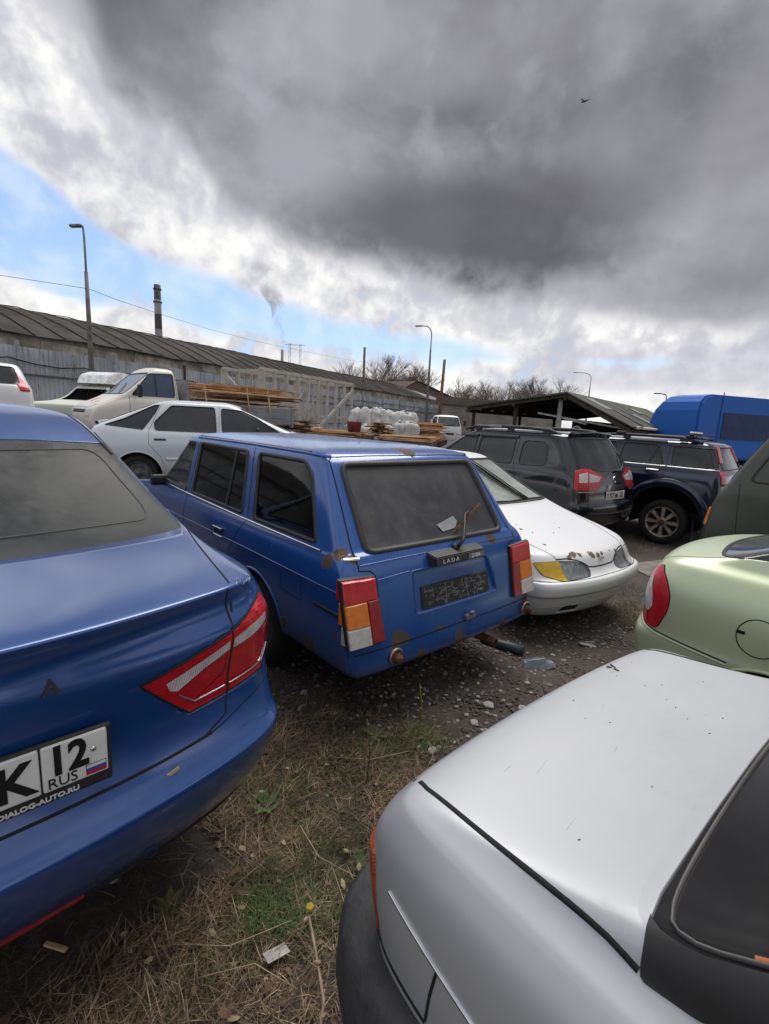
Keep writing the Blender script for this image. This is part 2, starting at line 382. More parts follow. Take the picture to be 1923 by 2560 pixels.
# ---------------------------------------------------------------- vehicle bodies
def half_outline(r, ys0=None):
    w_, yr, yf = r['w'], r['yr'], r['yf']; rx, ry = r.get('rx', .12), r.get('ry', .12); fx, fy = r.get('fx', rx), r.get('fy', ry)
    br, bf = r.get('br', 0.03), r.get('bf', .05); side = r.get('side'); ys = r.get('ys', ys0)
    def sf(y):
        if not side: return 1.0
        if y <= side[0][0]: return side[0][1]
        for (a, fa), (b, fb) in zip(side, side[1:]):
            if y <= b: return fa+(fb-fa)*(y-a)/(b-a)
        return side[-1][1]
    wr, wf = w_*sf(yr+ry), w_*sf(yf-fy)
    P = []; xr = wr-rx
    P.append((0, yr)); P.append((xr*.5, yr+br*.22)); P.append((xr, yr+br*.85)); 
    P.append((wr-rx*.29, yr+br+(ry-br)*.29)); P.append((wr, yr+ry))
    a, b = yr+ry, yf-fy
    n = 5
    if ys and (ys[0] <= a or ys[-1] >= b): ys = None
    for i in range(1, n+1):
        y = ys[i-1] if ys else a+(b-a)*i/(n+1)
        P.append((w_*sf(y), y))
    P.append((wf, yf-fy)); xf = wf-fx
    P.append((wf-fx*.29, yf-bf-(fy-bf)*.29)); P.append((xf, yf-bf*.85)); P.append((xf*.5, yf-bf*.22)); P.append((0, yf))
    zz = r['z']
    out = []
    for (x, y) in P:
        if isinstance(zz, (list, tuple)):
            if y <= zz[0][0]: z = zz[0][1]
            else:
                z = zz[-1][1]
                for (a_, za), (b_, zb) in zip(zz, zz[1:]):
                    if y <= b_: z = za+(zb-za)*(y-a_)/(b_-a_); break
        else: z = zz
        z -= r.get('xz', 0)*(x/w_)**2
        out.append((x, y, z))
    return out
def body_bm(rings, level=2, ys=None, colcrease=None):
    bm = bmesh.new(); cl = bm.edges.layers.float.new('crease_edge')
    H = [half_outline(r, ys) for r in rings]; n = len(H[0]); Rg = []; Lg = []
    for h in H:
        rr = [bm.verts.new(p) for p in h]
        ll = [rr[i] if i in (0, n-1) else bm.verts.new((-h[i][0], h[i][1], h[i][2])) for i in range(n)]
        Rg.append(rr); Lg.append(ll)
    def quad(a, b, c, d_):
        vs = []
        for v in (a, b, c, d_):
            if v not in vs: vs.append(v)
        if len(vs) > 2:
            try: return bm.faces.new(vs)
            except ValueError: pass
    for k in range(len(H)-1):
        for i in range(n-1):
            quad(Rg[k][i], Rg[k][i+1], Rg[k+1][i+1], Rg[k+1][i])
            quad(Lg[k][i+1], Lg[k][i], Lg[k+1][i], Lg[k+1][i+1])
    for k, flip in ((0, False), (len(H)-1, True)):
        for i in range(n-1):
            q = (Rg[k][i], Rg[k][i+1], Lg[k][i+1], Lg[k][i])
            quad(*(q if not flip else q[::-1]))
    for k, r in enumerate(rings):
        c = r.get('cr', 0)
        if c:
            for S in (Rg, Lg):
                for i in range(n-1):
                    e = bm.edges.get((S[k][i], S[k][i+1]))
                    if e: e[cl] = max(e[cl], c)
    if colcrease:
        for (i, c, k0, k1) in colcrease:
            for S in (Rg, Lg):
                for k in range(k0, k1):
                    e = bm.edges.get((S[k][i], S[k+1][i]))
                    if e: e[cl] = max(e[cl], c)
    bmesh.ops.recalc_face_normals(bm, faces=bm.faces[:])
    me = bpy.data.meshes.new('cage'); bm.to_mesh(me); bm.free()
    ob = bpy.data.objects.new('cage', me); col.objects.link(ob)
    md = ob.modifiers.new('s', 'SUBSURF'); md.levels = level; md.render_levels = level
    bpy.context.view_layer.update()
    me2 = bpy.data.meshes.new_from_object(ob.evaluated_get(bpy.context.evaluated_depsgraph_get()))
    bpy.data.objects.remove(ob, do_unlink=True)
    bm = bmesh.new(); bm.from_mesh(me2); bpy.data.meshes.remove(me2)
    return bm
class View:
    """orthographic 2D view of a body: s,t coordinates and an outward direction"""
    def __init__(s, out, e1, e2=(0, 0, 1), filt=None):
        s.out = Vector(out).normalized(); s.e1 = Vector(e1).normalized(); s.e2 = Vector(e2).normalized(); s.filt = filt or (lambda c, n: n.dot(s.out) > .02)
    def st(s, p): return (p.dot(s.e1), p.dot(s.e2))
    def pt(s, a, b, d_=0): return s.e1*a+s.e2*b+s.out*d_
VR = View((1, 0, 0), (0, 1, 0)); VL = View((-1, 0, 0), (0, 1, 0)); VB = View((0, -1, 0), (1, 0, 0)); VF = View((0, 1, 0), (1, 0, 0)); VT = View((0, 0, 1), (1, 0, 0), (0, 1, 0))
VBR = View((1, -1, 0), (1, 1, 0)); VBL = View((-1, -1, 0), (1, -1, 0)); VFR = View((1, 1, 0), (-1, 1, 0)); VFL = View((-1, 1, 0), (1, 1, 0))
def inpoly(p, poly):
    x, y = p; r = False; n = len(poly)
    for i in range(n):
        x1, y1 = poly[i]; x2, y2 = poly[(i+1) % n]
        if (y1 > y) != (y2 > y) and x < (x2-x1)*(y-y1)/(y2-y1)+x1: r = not r
    return r
def rpoly(poly, r, n=4):
    out = []; k = len(poly)
    for i in range(k):
        p = Vector((*poly[i], 0)); a = Vector((*poly[i-1], 0)); b = Vector((*poly[(i+1) % k], 0))
        rr = r[i] if isinstance(r, (list, tuple)) else r
        if rr <= 0: out.append((p.x, p.y)); continue
        ra = min(rr, (a-p).length*.48); rb = min(rr, (b-p).length*.48)
        A = p+(a-p).normalized()*ra; B = p+(b-p).normalized()*rb
        for j in range(n+1):
            t = j/n; q = A*(1-t)**2+p*2*t*(1-t)+B*t*t; out.append((q.x, q.y))
    return out
def cut(bm, view, poly, filt=None):
    f_ = filt or view.filt
    ss = [p[0] for p in poly]; ts = [p[1] for p in poly]; s0, s1, t0, t1 = min(ss), max(ss), min(ts), max(ts)
    fs = set()
    for f in bm.faces:
        c = f.calc_center_median()
        if not f_(c, f.normal): continue
        q = [view.st(v.co) for v in f.verts]
        if max(a[0] for a in q) < s0 or min(a[0] for a in q) > s1 or max(a[1] for a in q) < t0 or min(a[1] for a in q) > t1: continue
        fs.add(f)
    geom = set(fs)
    for f in fs: geom.update(f.edges); geom.update(f.verts)
    n = len(poly)
    for i in range(n):
        a, b = poly[i], poly[(i+1) % n]; dx, dy = b[0]-a[0], b[1]-a[1]; L = math.hypot(dx, dy)
        if L < 1e-5: continue
        no = view.e1*(dy/L)-view.e2*(dx/L); co = view.pt(*a)
        r = bmesh.ops.bisect_plane(bm, geom=list(geom), dist=1e-5, plane_co=co, plane_no=no)
        geom = set(r['geom'])
    return [g for g in geom if isinstance(g, bmesh.types.BMFace) and g.is_valid and inpoly(view.st(g.calc_center_median()), poly)]
def extract(bm, faces, off=0.0):
    nb = bmesh.new(); mp = {}
    bm.normal_update()
    for f in faces:
        vs = []
        for v in f.verts:
            if v not in mp: mp[v] = nb.verts.new(v.co+v.normal*off)
            vs.append(mp[v])
        try: nf = nb.faces.new(vs); nf.smooth = True
        except ValueError: pass
    bmesh.ops.delete(bm, geom=faces, context='FACES')
    return nb
def resample(poly, closed, step):
    out = []; n = len(poly)
    for i in range(n if closed else n-1):
        a, b = poly[i], poly[(i+1) % n]; L = math.hypot(b[0]-a[0], b[1]-a[1]); k = max(1, int(math.ceil(L/step)))
        for j in range(k): out.append((a[0]+(b[0]-a[0])*j/k, a[1]+(b[1]-a[1])*j/k))
    if not closed: out.append(poly[-1])
    return out
class Car:
    def __init__(s, name, label, rings, mat, loc, hd, level=2, ys=None, colcrease=None, cat='car', group='cars parked on the lot', rx=0.0, ry=0.0, scale=None, inner=None):
        s.root = thing(name, label, cat, loc, R(hd), group, rx, ry); s.mat = mat
        s.bm = body_bm(rings, level, ys, colcrease); s.bm.faces.ensure_lookup_table(); s.bvh = BVHTree.FromBMesh(s.bm); s.inner = inner or M['inner']
        s.holes = []; s.halfw = max(r_['w'] for r_ in rings)
    def hit(s, view, a, b):
        o = view.pt(a, b, 0)+view.out*6; h = s.bvh.ray_cast(o, -view.out)
        return (h[0], h[1]) if h[0] is not None else None
    def path(s, view, poly, closed=False, step=.03):
        out = []
        for (a, b) in resample(poly, closed, step):
            h = s.hit(view, a, b)
            if h and h[1].dot(view.out) > .16 and (not out or (h[0]-out[-1][0]).length < .35): out.append(h)
        return out
    def ribbon_bm(s, pts, w_, h_, closed=False, sink=.004, bm=None, shift=0.0, mat=0):
        bm = bm or bmesh.new(); n = len(pts); rings = []
        if n < 2: return bm
        for i, (p, nn) in enumerate(pts):
            a = pts[(i-1) % n][0] if (closed or i) else p; b = pts[(i+1) % n][0] if (closed or i < n-1) else p
            t = (b-a)
            if t.length < 1e-7: t = Vector((0, 0, 1))
            t.normalize(); sd_ = t.cross(nn).normalized(); p = p+sd_*shift
            rings.append([bm.verts.new(p-sd_*w_/2-nn*sink), bm.verts.new(p-sd_*w_/2*.75+nn*h_), bm.verts.new(p+sd_*w_/2*.75+nn*h_), bm.verts.new(p+sd_*w_/2-nn*sink)])
        for i in range(n if closed else n-1):
            r0, r1 = rings[i], rings[(i+1) % n]
            for k in range(3):
                f = bm.faces.new((r0[k], r0[k+1], r1[k+1], r1[k])); f.material_index = mat; f.smooth = (k != 1 and False)
        return bm
    def line(s, name, view, poly, w_=.006, h_=.0012, mat=None, closed=False, parent=None, step=.03, bm=None, shift=0.0):
        b = s.ribbon_bm(s.path(view, poly, closed, step), w_, h_, closed, shift=shift, bm=bm)
        if bm is not None: return b
        return from_bm(name, b, mat or M['gap'], parent or s.root, smooth='keep')
    def window(s, view, poly, mat, name='window', inset=.006, seal=.022, sealh=.006, sealmat=None, filt=None, label=None):
        fs = cut(s.bm, view, poly, filt)
        nb = extract(s.bm, fs, -inset)
        g = from_bm(name, nb, mat, s.root, smooth='keep')
        if label: g['label'] = label
        if seal: s.line('window_seal', view, poly, seal, sealh, sealmat or M['blacktrim'], True, g)
        return g
    def patch(s, view, poly, mat, name, off=.004, filt=None, parent=None, edge=True, src=None, bev=.008):
        """raised skin piece (lamp lens, cover): extracted from the body and pushed out, with side walls"""
        bm = src or s.bm
        nb = extract(bm, cut(bm, view, poly, filt), off)
        be = [e for e in nb.edges if e.is_boundary]
        if edge and be:
            r = bmesh.ops.extrude_edge_only(nb, edges=be)
            nb.normal_update()
            for v in [g for g in r['geom'] if isinstance(g, bmesh.types.BMVert)]:
                v.co = v.co-view.out*(off+.02)
        o = from_bm(name, nb, mat, parent or s.root, smooth='keep')
        return o
    def hole(s, view, poly, filt=None):
        fs = cut(s.bm, view, poly, filt); bmesh.ops.delete(s.bm, geom=fs, context='FACES')
    def recess(s, view, poly, depth, filt=None):
        fs = cut(s.bm, view, poly, filt)
        nb = extract(s.bm, fs, 0)
        be = [e for e in nb.edges if e.is_boundary]
        r = bmesh.ops.extrude_edge_only(nb, edges=be)
        new = {g for g in r['geom'] if isinstance(g, bmesh.types.BMVert)}
        for v in nb.verts:
            if v not in new: v.co = v.co-view.out*depth
        mp = {v: s.bm.verts.new(v.co) for v in nb.verts}
        for f in nb.faces:
            nf = s.bm.faces.new([mp[v] for v in f.verts])
        nb.free()
        bmesh.ops.remove_doubles(s.bm, verts=list(mp.values()), dist=1e-4)
    def finish(s, name='body', thick=.012):
        for f in s.bm.faces: f.smooth = True
        bmesh.ops.remove_doubles(s.bm, verts=[v for v in s.bm.verts if v.is_boundary], dist=1e-5)
        me = bpy.data.meshes.new(name); s.bm.to_mesh(me); s.bm.free()
        o = link(name, me, [s.mat, s.inner], s.root)
        md = o.modifiers.new('shell', 'SOLIDIFY'); md.thickness = thick; md.offset = -1; md.material_offset = 1; md.use_rim = True; md.material_offset_rim = 0
        return o
def circle(cx, cy, r, n=24, a0=0, a1=360, sx_=1.0):
    full = abs(a1-a0) >= 360
    return [(cx+r*sx_*math.cos(R(a0+(a1-a0)*i/(n if full else n-1))), cy+r*math.sin(R(a0+(a1-a0)*i/(n if full else n-1)))) for i in range(n)]
def wheel(parent, x, y, rad=.29, wid=.17, rimr=.185, style='steel', rimmat=None):
    sg = 1 if x > 0 else -1
    t = bmesh.new()
    lathe(t, [(rimr, -wid*.42), (rimr+.02, -wid*.5), (rad-.03, -wid*.5), (rad-.006, -wid*.36), (rad, 0), (rad-.006, wid*.36), (rad-.03, wid*.5), (rimr+.02, wid*.5), (rimr, wid*.42)], 40)
    w_ = from_bm('wheel', t, M['rubber'], parent, loc=(x, y, rad))
    r_ = bmesh.new()
    f = wid*.40*sg
    lathe(r_, [(rimr+.004, wid*.44*sg), (rimr-.012, wid*.45*sg), (rimr-.022, f*.55), (rimr-.03, -wid*.4*sg)], 36)
    if style == 'steel':
        lathe(r_, [(rimr-.02, f*.6), (rimr*.62, f*.75), (rimr*.5, f*.6), (rimr*.3, f*.7), (.03, f*.95), (.0001, f*.95)], 24)
    else:
        ns = 8 if style == 'eight' else 5
        for k in range(ns):
            a = 2*math.pi*k/ns
            c_, s_ = math.cos(a), math.sin(a); wd0, wd1 = (.026, .05) if ns == 8 else (.03, .045)
            pts = []
            for (rr, ww) in ((.055, wd0*.8), (rimr*.55, wd0), (rimr-.012, wd1*.62)):
                pts.append((rr, ww))
            vs = []
            for dz, depth in ((0, f*.98), (1, f*.5)):
                row = []
                for rr, ww in pts: row.append(r_.verts.new((depth, c_*rr-s_*ww, s_*rr+c_*ww)))
                for rr, ww in pts[::-1]: row.append(r_.verts.new((depth, c_*rr+s_*ww, s_*rr-c_*ww)))
                vs.append(row)
            r_.faces.new(vs[0]); r_.faces.new(vs[1][::-1])
            for i in range(6): r_.faces.new((vs[0][i], vs[0][(i+1) % 6], vs[1][(i+1) % 6], vs[1][i]))
        lathe(r_, [(.07, f*.7), (.066, f*1.0), (.05, f*1.06), (.0001, f*1.06)], 20)
    from_bm('rim', r_, rimmat or M['steel' if style == 'steel' else 'alloy'], w_)
    if style != 'steel':
        bk = bmesh.new(); lathe(bk, [(rimr-.03, 0), (.02, 0), (.0001, 0)], 20); from_bm('brake_disc', bk, M['gap'], w_)
        if style == 'eight':
            hc = bmesh.new(); lathe(hc, [(.05, f*1.0), (.047, f*1.12), (.02, f*1.18), (.0001, f*1.18)], 16); from_bm('hub_cap', hc, M['rust'], w_)
    return w_
def arches(car, ys, r, z0=None, lip=.02, lipmat=None, liph=.008, z=None):
    for y in ys:
        zc = z if z is not None else r-.03
        for v in (VL, VR):
            poly = [(a, max(b, .0)) for a, b in circle(y, zc, r, 20, 200, -20)]
            poly = circle(y, zc, r, 18, -35, 215)
            car.hole(v, poly, lambda c, n, v=v: c.dot(v.out) > .45)
            bl = bmesh.new(); prev = None; ends = []
            for a_ in range(-15, 196, 15):
                q_ = [bl.verts.new((v.out.x*x_, y+r*1.02*math.cos(R(a_)), zc+r*1.02*math.sin(R(a_)))) for x_ in (.30, car.halfw-.075)]
                if prev: bl.faces.new((prev[0], prev[1], q_[1], q_[0]))
                prev = q_; ends.append(q_[0])
            bl.faces.new(ends)
            from_bm('wheel_liner', bl, M['gap'], car.root, smooth='keep')
            arc = circle(y, zc, r+lip*.4, 22, -20, 200)
            car.line('wheel_arch', v, arc, lip, liph, lipmat or car.mat)
def seats(car, y_front, y_rear, z=.45, mat=None, w_=.38):
    m = mat or M['seat']
    for x in (-.36, .36):
        bm = bmesh.new(); box(bm, (x, y_front, z), (.48, .5, .14), 0, None, .04, 2); box(bm, (x, y_front-.27, z+.32), (.46, .13, .56), 0, Matrix.Rotation(R(14), 3, 'X'), .05, 2)
        box(bm, (x, y_front-.36, z+.68), (.26, .09, .17), 0, None, .035, 2); from_bm('front_seat', bm, m, car.root)
    bm = bmesh.new(); box(bm, (0, y_rear, z), (1.2, .45, .14), 0, None, .04, 2); box(bm, (0, y_rear-.25, z+.3), (1.2, .12, .5), 0, Matrix.Rotation(R(14), 3, 'X'), .05, 2)
    from_bm('rear_seat', bm, m, car.root)
def simple_handle(car, view, s0, t0, L=.16, mat=None, h=.028):
    b = car.line('door_handle', view, [(s0, t0), (s0+L, t0)], h, .022, mat or M['blacktrim']); return b
def mirror(car, x, y, z, mat=None):
    bm = bmesh.new(); box(bm, (x+math.copysign(.08, x), y, z), (.14, .06, .095), 0, None, .025, 2); beam(bm, (x-math.copysign(.03, x), y+.02, z-.03), (x+math.copysign(.05, x), y, z-.03), .04, .03)
    return from_bm('door_mirror', bm, mat or M['blacktrim'], car.root)

# ---------------------------------------------------------------- body rings of the other cars
def place(x, y, hd, dz=0.0): return (x, y, dz)
SP = {}
SP['vesta'] = dict(loc=(-.785, .835, .03), hd=44, ys=[.9, 1.5, 2.2, 2.9, 3.5], rings=[
    dict(z=.22, w=.74, yr=.28, yf=4.2, rx=.25, ry=.25),
    dict(z=.27, w=.80, yr=.14, yf=4.3, rx=.30, ry=.26, br=.06),
    dict(z=.42, w=.865, yr=.03, yf=4.36, rx=.32, ry=.27, br=.07),
    dict(z=.555, w=.88, yr=-.005, yf=4.38, rx=.33, ry=.28, br=.07, cr=.45),
    dict(z=.590, w=.88, yr=.035, yf=4.38, rx=.33, ry=.28, br=.07, cr=.35),
    dict(z=.72, w=.88, yr=.105, yf=4.36, rx=.33, ry=.27, br=.06),
    dict(z=.925, w=.875, yr=.055, yf=4.3, rx=.30, ry=.30, br=.07, cr=.30),
    dict(z=[(2.5, .995), (4.2, .84)], w=.85, yr=.085, yf=4.2, rx=.30, ry=.30, br=.08),
    dict(z=[(.3, 1.065), (2.8, 1.06), (4.1, .90)], w=.80, yr=.03, yf=4.05, rx=.28, ry=.30, br=.11, cr=.55, xz=.02),
    dict(z=[(.3, 1.085), (2.8, 1.09), (3.9, .93)], w=.76, yr=.12, yf=3.9, rx=.26, ry=.30, br=.10, xz=.02),
    dict(z=[(.3, 1.105), (3.4, 1.05)], w=.785, yr=.80, yf=3.35, rx=.20, ry=.12, br=.05, ys=[1.2, 1.6, 2.1, 2.6, 3.0]),
    dict(z=1.445, w=.655, yr=1.55, yf=2.65, rx=.14, ry=.10, br=.05),
    dict(z=1.515, w=.61, yr=1.75, yf=2.5, rx=.14, ry=.10, br=.03),
    dict(z=1.56, w=.36, yr=1.95, yf=2.35, rx=.1, ry=.1)])
SP['w2115'] = dict(loc=(1.985, 4.035, -.134), hd=217.72, ys=[-3.6, -2.9, -2.2, -1.6, -1.0], rings=[
    dict(z=.17, w=.66, yr=-4.2, yf=-.22, rx=.2, ry=.2, fx=.28, fy=.24),
    dict(z=.20, w=.74, yr=-4.28, yf=-.13, rx=.2, ry=.2, fx=.27, fy=.27, bf=.09, cr=.3),
    dict(z=.31, w=.80, yr=-4.32, yf=-.07, rx=.2, ry=.2, fx=.27, fy=.28, bf=.09),
    dict(z=.385, w=.81, yr=-4.33, yf=-.055, rx=.2, ry=.2, fx=.27, fy=.28, bf=.09, cr=.4),
    dict(z=.405, w=.83, yr=-4.33, yf=-.02, rx=.2, ry=.2, fx=.27, fy=.28, bf=.08, cr=.4),
    dict(z=.475, w=.835, yr=-4.33, yf=.0, rx=.2, ry=.2, fx=.27, fy=.28, bf=.09),
    dict(z=.515, w=.825, yr=-4.3, yf=-.025, rx=.2, ry=.2, fx=.26, fy=.28, bf=.09, cr=.45),
    dict(z=.535, w=.81, yr=-4.28, yf=-.10, rx=.2, ry=.2, fx=.24, fy=.26, bf=.09),
    dict(z=[(-4, .80), (-1.2, .75), (-.3, .62)], w=.81, yr=-4.25, yf=-.135, rx=.2, ry=.2, fx=.24, fy=.26, bf=.10),
    dict(z=[(-4, .93), (-1.2, .865), (-.2, .685)], w=.785, yr=-4.2, yf=-.165, rx=.2, ry=.2, fx=.28, fy=.28, bf=.10, cr=.2),
    dict(z=[(-4, .98), (-1.2, .925), (-.3, .725)], w=.73, yr=-4.1, yf=-.26, rx=.2, ry=.2, fx=.24, fy=.24, bf=.10),
    dict(z=[(-4, .99), (-1.3, .955)], w=.70, yr=-3.75, yf=-1.22, rx=.15, ry=.12, fx=.10, fy=.12, bf=.06),
    dict(z=1.34, w=.575, yr=-3.2, yf=-1.90, rx=.1, ry=.1, bf=.05, cr=.2),
    dict(z=1.385, w=.53, yr=-3.05, yf=-2.02, rx=.1, ry=.1, bf=.04),
    dict(z=1.405, w=.28, yr=-2.8, yf=-2.25, rx=.1, ry=.1)])
SP['terrano'] = dict(loc=(3.33, 7.07, -.10), hd=39.0, ys=[.85, 1.5, 2.2, 2.9, 3.5], rings=[
    dict(z=.30, w=.78, yr=.15, yf=4.2, rx=.2, ry=.2),
    dict(z=.36, w=.86, yr=.03, yf=4.28, rx=.24, ry=.24, br=.06),
    dict(z=.55, w=.90, yr=-.03, yf=4.32, rx=.26, ry=.28, br=.07),
    dict(z=.66, w=.905, yr=-.01, yf=4.32, rx=.26, ry=.28, br=.07, cr=.35),
    dict(z=.70, w=.905, yr=.04, yf=4.32, rx=.24, ry=.26, br=.06),
    dict(z=.90, w=.905, yr=.05, yf=4.3, rx=.22, ry=.26, br=.06),
    dict(z=[(3, 1.06), (4.2, .98)], w=.89, yr=.09, yf=4.2, rx=.20, ry=.26, br=.07, cr=.15),
    dict(z=[(3, 1.13), (4.1, 1.03)], w=.86, yr=.12, yf=4.05, rx=.20, ry=.25, br=.07),
    dict(z=[(3, 1.17), (3.4, 1.15)], w=.83, yr=.17, yf=3.1, rx=.18, ry=.25, br=.07, ys=[.9, 1.3, 1.8, 2.3, 2.7]),
    dict(z=1.40, w=.755, yr=.33, yf=2.7, rx=.16, ry=.22, br=.07, ys=[.9, 1.3, 1.7, 2.1, 2.4]),
    dict(z=1.575, w=.68, yr=.46, yf=2.35, rx=.14, ry=.2, br=.06, ys=[.9, 1.2, 1.5, 1.8, 2.1]),
    dict(z=1.625, w=.62, yr=.50, yf=2.2, rx=.14, ry=.2, br=.05),
    dict(z=1.655, w=.35, yr=.85, yf=2.0, rx=.1, ry=.1)])
SP['haval'] = dict(loc=(5.71, 7.99, -.19), hd=45.0, ys=[.55, 1.6, 2.3, 3.0, 3.6], rings=[
    dict(z=.34, w=.80, yr=.15, yf=4.5, rx=.1, ry=.1),
    dict(z=.42, w=.88, yr=.02, yf=4.6, rx=.12, ry=.12, br=.03),
    dict(z=.60, w=.905, yr=-.04, yf=4.62, rx=.14, ry=.14, br=.04),
    dict(z=.80, w=.915, yr=.0, yf=4.62, rx=.14, ry=.16, br=.04),
    dict(z=[(3, 1.08), (4.5, 1.0)], w=.915, yr=.03, yf=4.6, rx=.14, ry=.16, br=.04),
    dict(z=[(3, 1.18), (4.5, 1.08)], w=.90, yr=.05, yf=4.5, rx=.14, ry=.16, br=.04, cr=.25),
    dict(z=[(3, 1.22), (4.4, 1.12)], w=.875, yr=.08, yf=4.4, rx=.14, ry=.16, br=.04),
    dict(z=[(3, 1.245), (4, 1.2)], w=.86, yr=.11, yf=3.3, rx=.14, ry=.16, br=.04, ys=[.5, 1.2, 1.8, 2.4, 2.9]),
    dict(z=1.46, w=.79, yr=.20, yf=2.85, rx=.13, ry=.15, br=.04, ys=[.6, 1.2, 1.7, 2.2, 2.5]),
    dict(z=1.63, w=.71, yr=.28, yf=2.55, rx=.12, ry=.15, br=.04, cr=.15, ys=[.6, 1.1, 1.6, 2.0, 2.3]),
    dict(z=1.68, w=.64, yr=.36, yf=2.4, rx=.12, ry=.15, br=.04),
    dict(z=1.71, w=.35, yr=.7, yf=2.1, rx=.1, ry=.1)])
SP['kalina'] = dict(loc=(2.11, 3.44, -.19), hd=-140.8, ys=[.75, 1.3, 1.9, 2.5, 3.2], rings=[
    dict(z=.20, w=.70, yr=.2, yf=3.9, rx=.2, ry=.2),
    dict(z=.27, w=.77, yr=.03, yf=3.98, rx=.25, ry=.25, br=.06),
    dict(z=.45, w=.81, yr=-.07, yf=4.04, rx=.28, ry=.28, br=.08),
    dict(z=.60, w=.815, yr=-.06, yf=4.04, rx=.28, ry=.28, br=.08, cr=.3),
    dict(z=.645, w=.80, yr=.0, yf=4.0, rx=.25, ry=.26, br=.07),
    dict(z=[(0, .80), (4, .72)], w=.805, yr=.02, yf=4.0, rx=.18, ry=.22, br=.06),
    dict(z=[(0, .95), (2.6, .93), (4, .80)], w=.78, yr=.03, yf=3.95, rx=.18, ry=.22, br=.06),
    dict(z=[(0, 1.04), (2.6, 1.02), (3.9, .86)], w=.725, yr=.055, yf=3.8, rx=.20, ry=.22, br=.07, cr=.3),
    dict(z=[(0, 1.09), (2.6, 1.06), (3.8, .9)], w=.66, yr=.12, yf=3.7, rx=.22, ry=.24, br=.08),
    dict(z=[(0, 1.12), (3.2, 1.05)], w=.655, yr=.42, yf=3.1, rx=.16, ry=.12, br=.06, ys=[.85, 1.3, 1.8, 2.3, 2.7]),
    dict(z=1.43, w=.53, yr=1.02, yf=2.3, rx=.14, ry=.10, br=.05, ys=[1.2, 1.4, 1.6, 1.8, 2.0]),
    dict(z=1.475, w=.48, yr=1.15, yf=2.2, rx=.12, ry=.1, br=.03),
    dict(z=1.495, w=.25, yr=1.35, yf=2.05, rx=.08, ry=.08)])
SP['silver'] = dict(loc=(.53, 1.335, -.10), hd=-140, ys=[.7, 1.2, 1.8, 2.4, 3.1], rings=[
    dict(z=.20, w=.60, yr=.12, yf=3.9, rx=.15, ry=.15),
    dict(z=.26, w=.68, yr=-.08, yf=3.98, rx=.18, ry=.18, br=.05),
    dict(z=.42, w=.715, yr=-.10, yf=4.04, rx=.20, ry=.20, br=.06),
    dict(z=.56, w=.725, yr=-.12, yf=4.04, rx=.20, ry=.20, br=.06, cr=.3),
    dict(z=.60, w=.715, yr=-.07, yf=4.0, rx=.18, ry=.18, br=.05),
    dict(z=[(0, .74), (4, .70)], w=.715, yr=-.125, yf=4.0, rx=.16, ry=.18, br=.05),
    dict(z=[(0, .845), (2.6, .855), (4, .78)], w=.695, yr=-.095, yf=3.95, rx=.10, ry=.14, br=.04),
    dict(z=[(0, .912), (2.6, .93), (3.9, .84)], w=.650, yr=-.03, yf=3.8, rx=.08, ry=.12, br=.03, cr=.5),
    dict(z=[(0, .935), (2.6, .965), (3.8, .88)], w=.60, yr=.0, yf=3.7, rx=.07, ry=.12, br=.03),
    dict(z=[(0, .955), (3.2, .98)], w=.60, yr=.495, yf=3.1, rx=.06, ry=.07, br=.01, ys=[.85, 1.3, 1.8, 2.3, 2.7]),
    dict(z=1.33, w=.50, yr=1.02, yf=2.3, rx=.12, ry=.10, br=.04, ys=[1.2, 1.4, 1.6, 1.8, 2.0]),
    dict(z=1.37, w=.46, yr=1.15, yf=2.2, rx=.12, ry=.1, br=.03),
    dict(z=1.39, w=.22, yr=1.35, yf=2.05, rx=.08, ry=.08)])
SP['w2112'] = dict(loc=(-4.76, 8.01, .31), hd=-73.7, ys=[.75, 1.3, 1.9, 2.6, 3.2], rings=[
    dict(z=.20, w=.72, yr=.15, yf=4.0, rx=.2, ry=.2),
    dict(z=.27, w=.80, yr=.03, yf=4.1, rx=.24, ry=.24, br=.05),
    dict(z=.45, w=.835, yr=-.02, yf=4.16, rx=.26, ry=.26, br=.06),
    dict(z=.60, w=.84, yr=-.01, yf=4.15, rx=.26, ry=.26, br=.06),
    dict(z=[(2.8, .76), (4, .66)], w=.835, yr=.04, yf=4.1, rx=.24, ry=.24, br=.06),
    dict(z=[(2.8, .88), (4, .74)], w=.81, yr=.06, yf=4.0, rx=.22, ry=.24, br=.06),
    dict(z=[(.3, .97), (1, .93), (2.8, .92), (4, .79)], w=.775, yr=.10, yf=3.9, rx=.22, ry=.24, br=.06),
    dict(z=[(.3, 1.0), (1, .955), (3, .96)], w=.75, yr=.17, yf=3.2, rx=.18, ry=.2, br=.05, ys=[.7, 1.2, 1.7, 2.2, 2.7]),
    dict(z=[(.4, 1.10), (.9, 1.16), (1.5, 1.16)], w=.69, yr=.42, yf=2.75, rx=.16, ry=.16, br=.05, ys=[.85, 1.2, 1.6, 2.0, 2.4]),
    dict(z=[(.8, 1.33), (1.2, 1.345), (1.8, 1.345)], w=.60, yr=.95, yf=2.32, rx=.14, ry=.14, br=.04, ys=[1.2, 1.4, 1.6, 1.8, 2.05]),
    dict(z=1.395, w=.54, yr=1.1, yf=2.2, rx=.14, ry=.14, br=.03),
    dict(z=1.42, w=.25, yr=1.35, yf=2.05, rx=.1, ry=.1)])
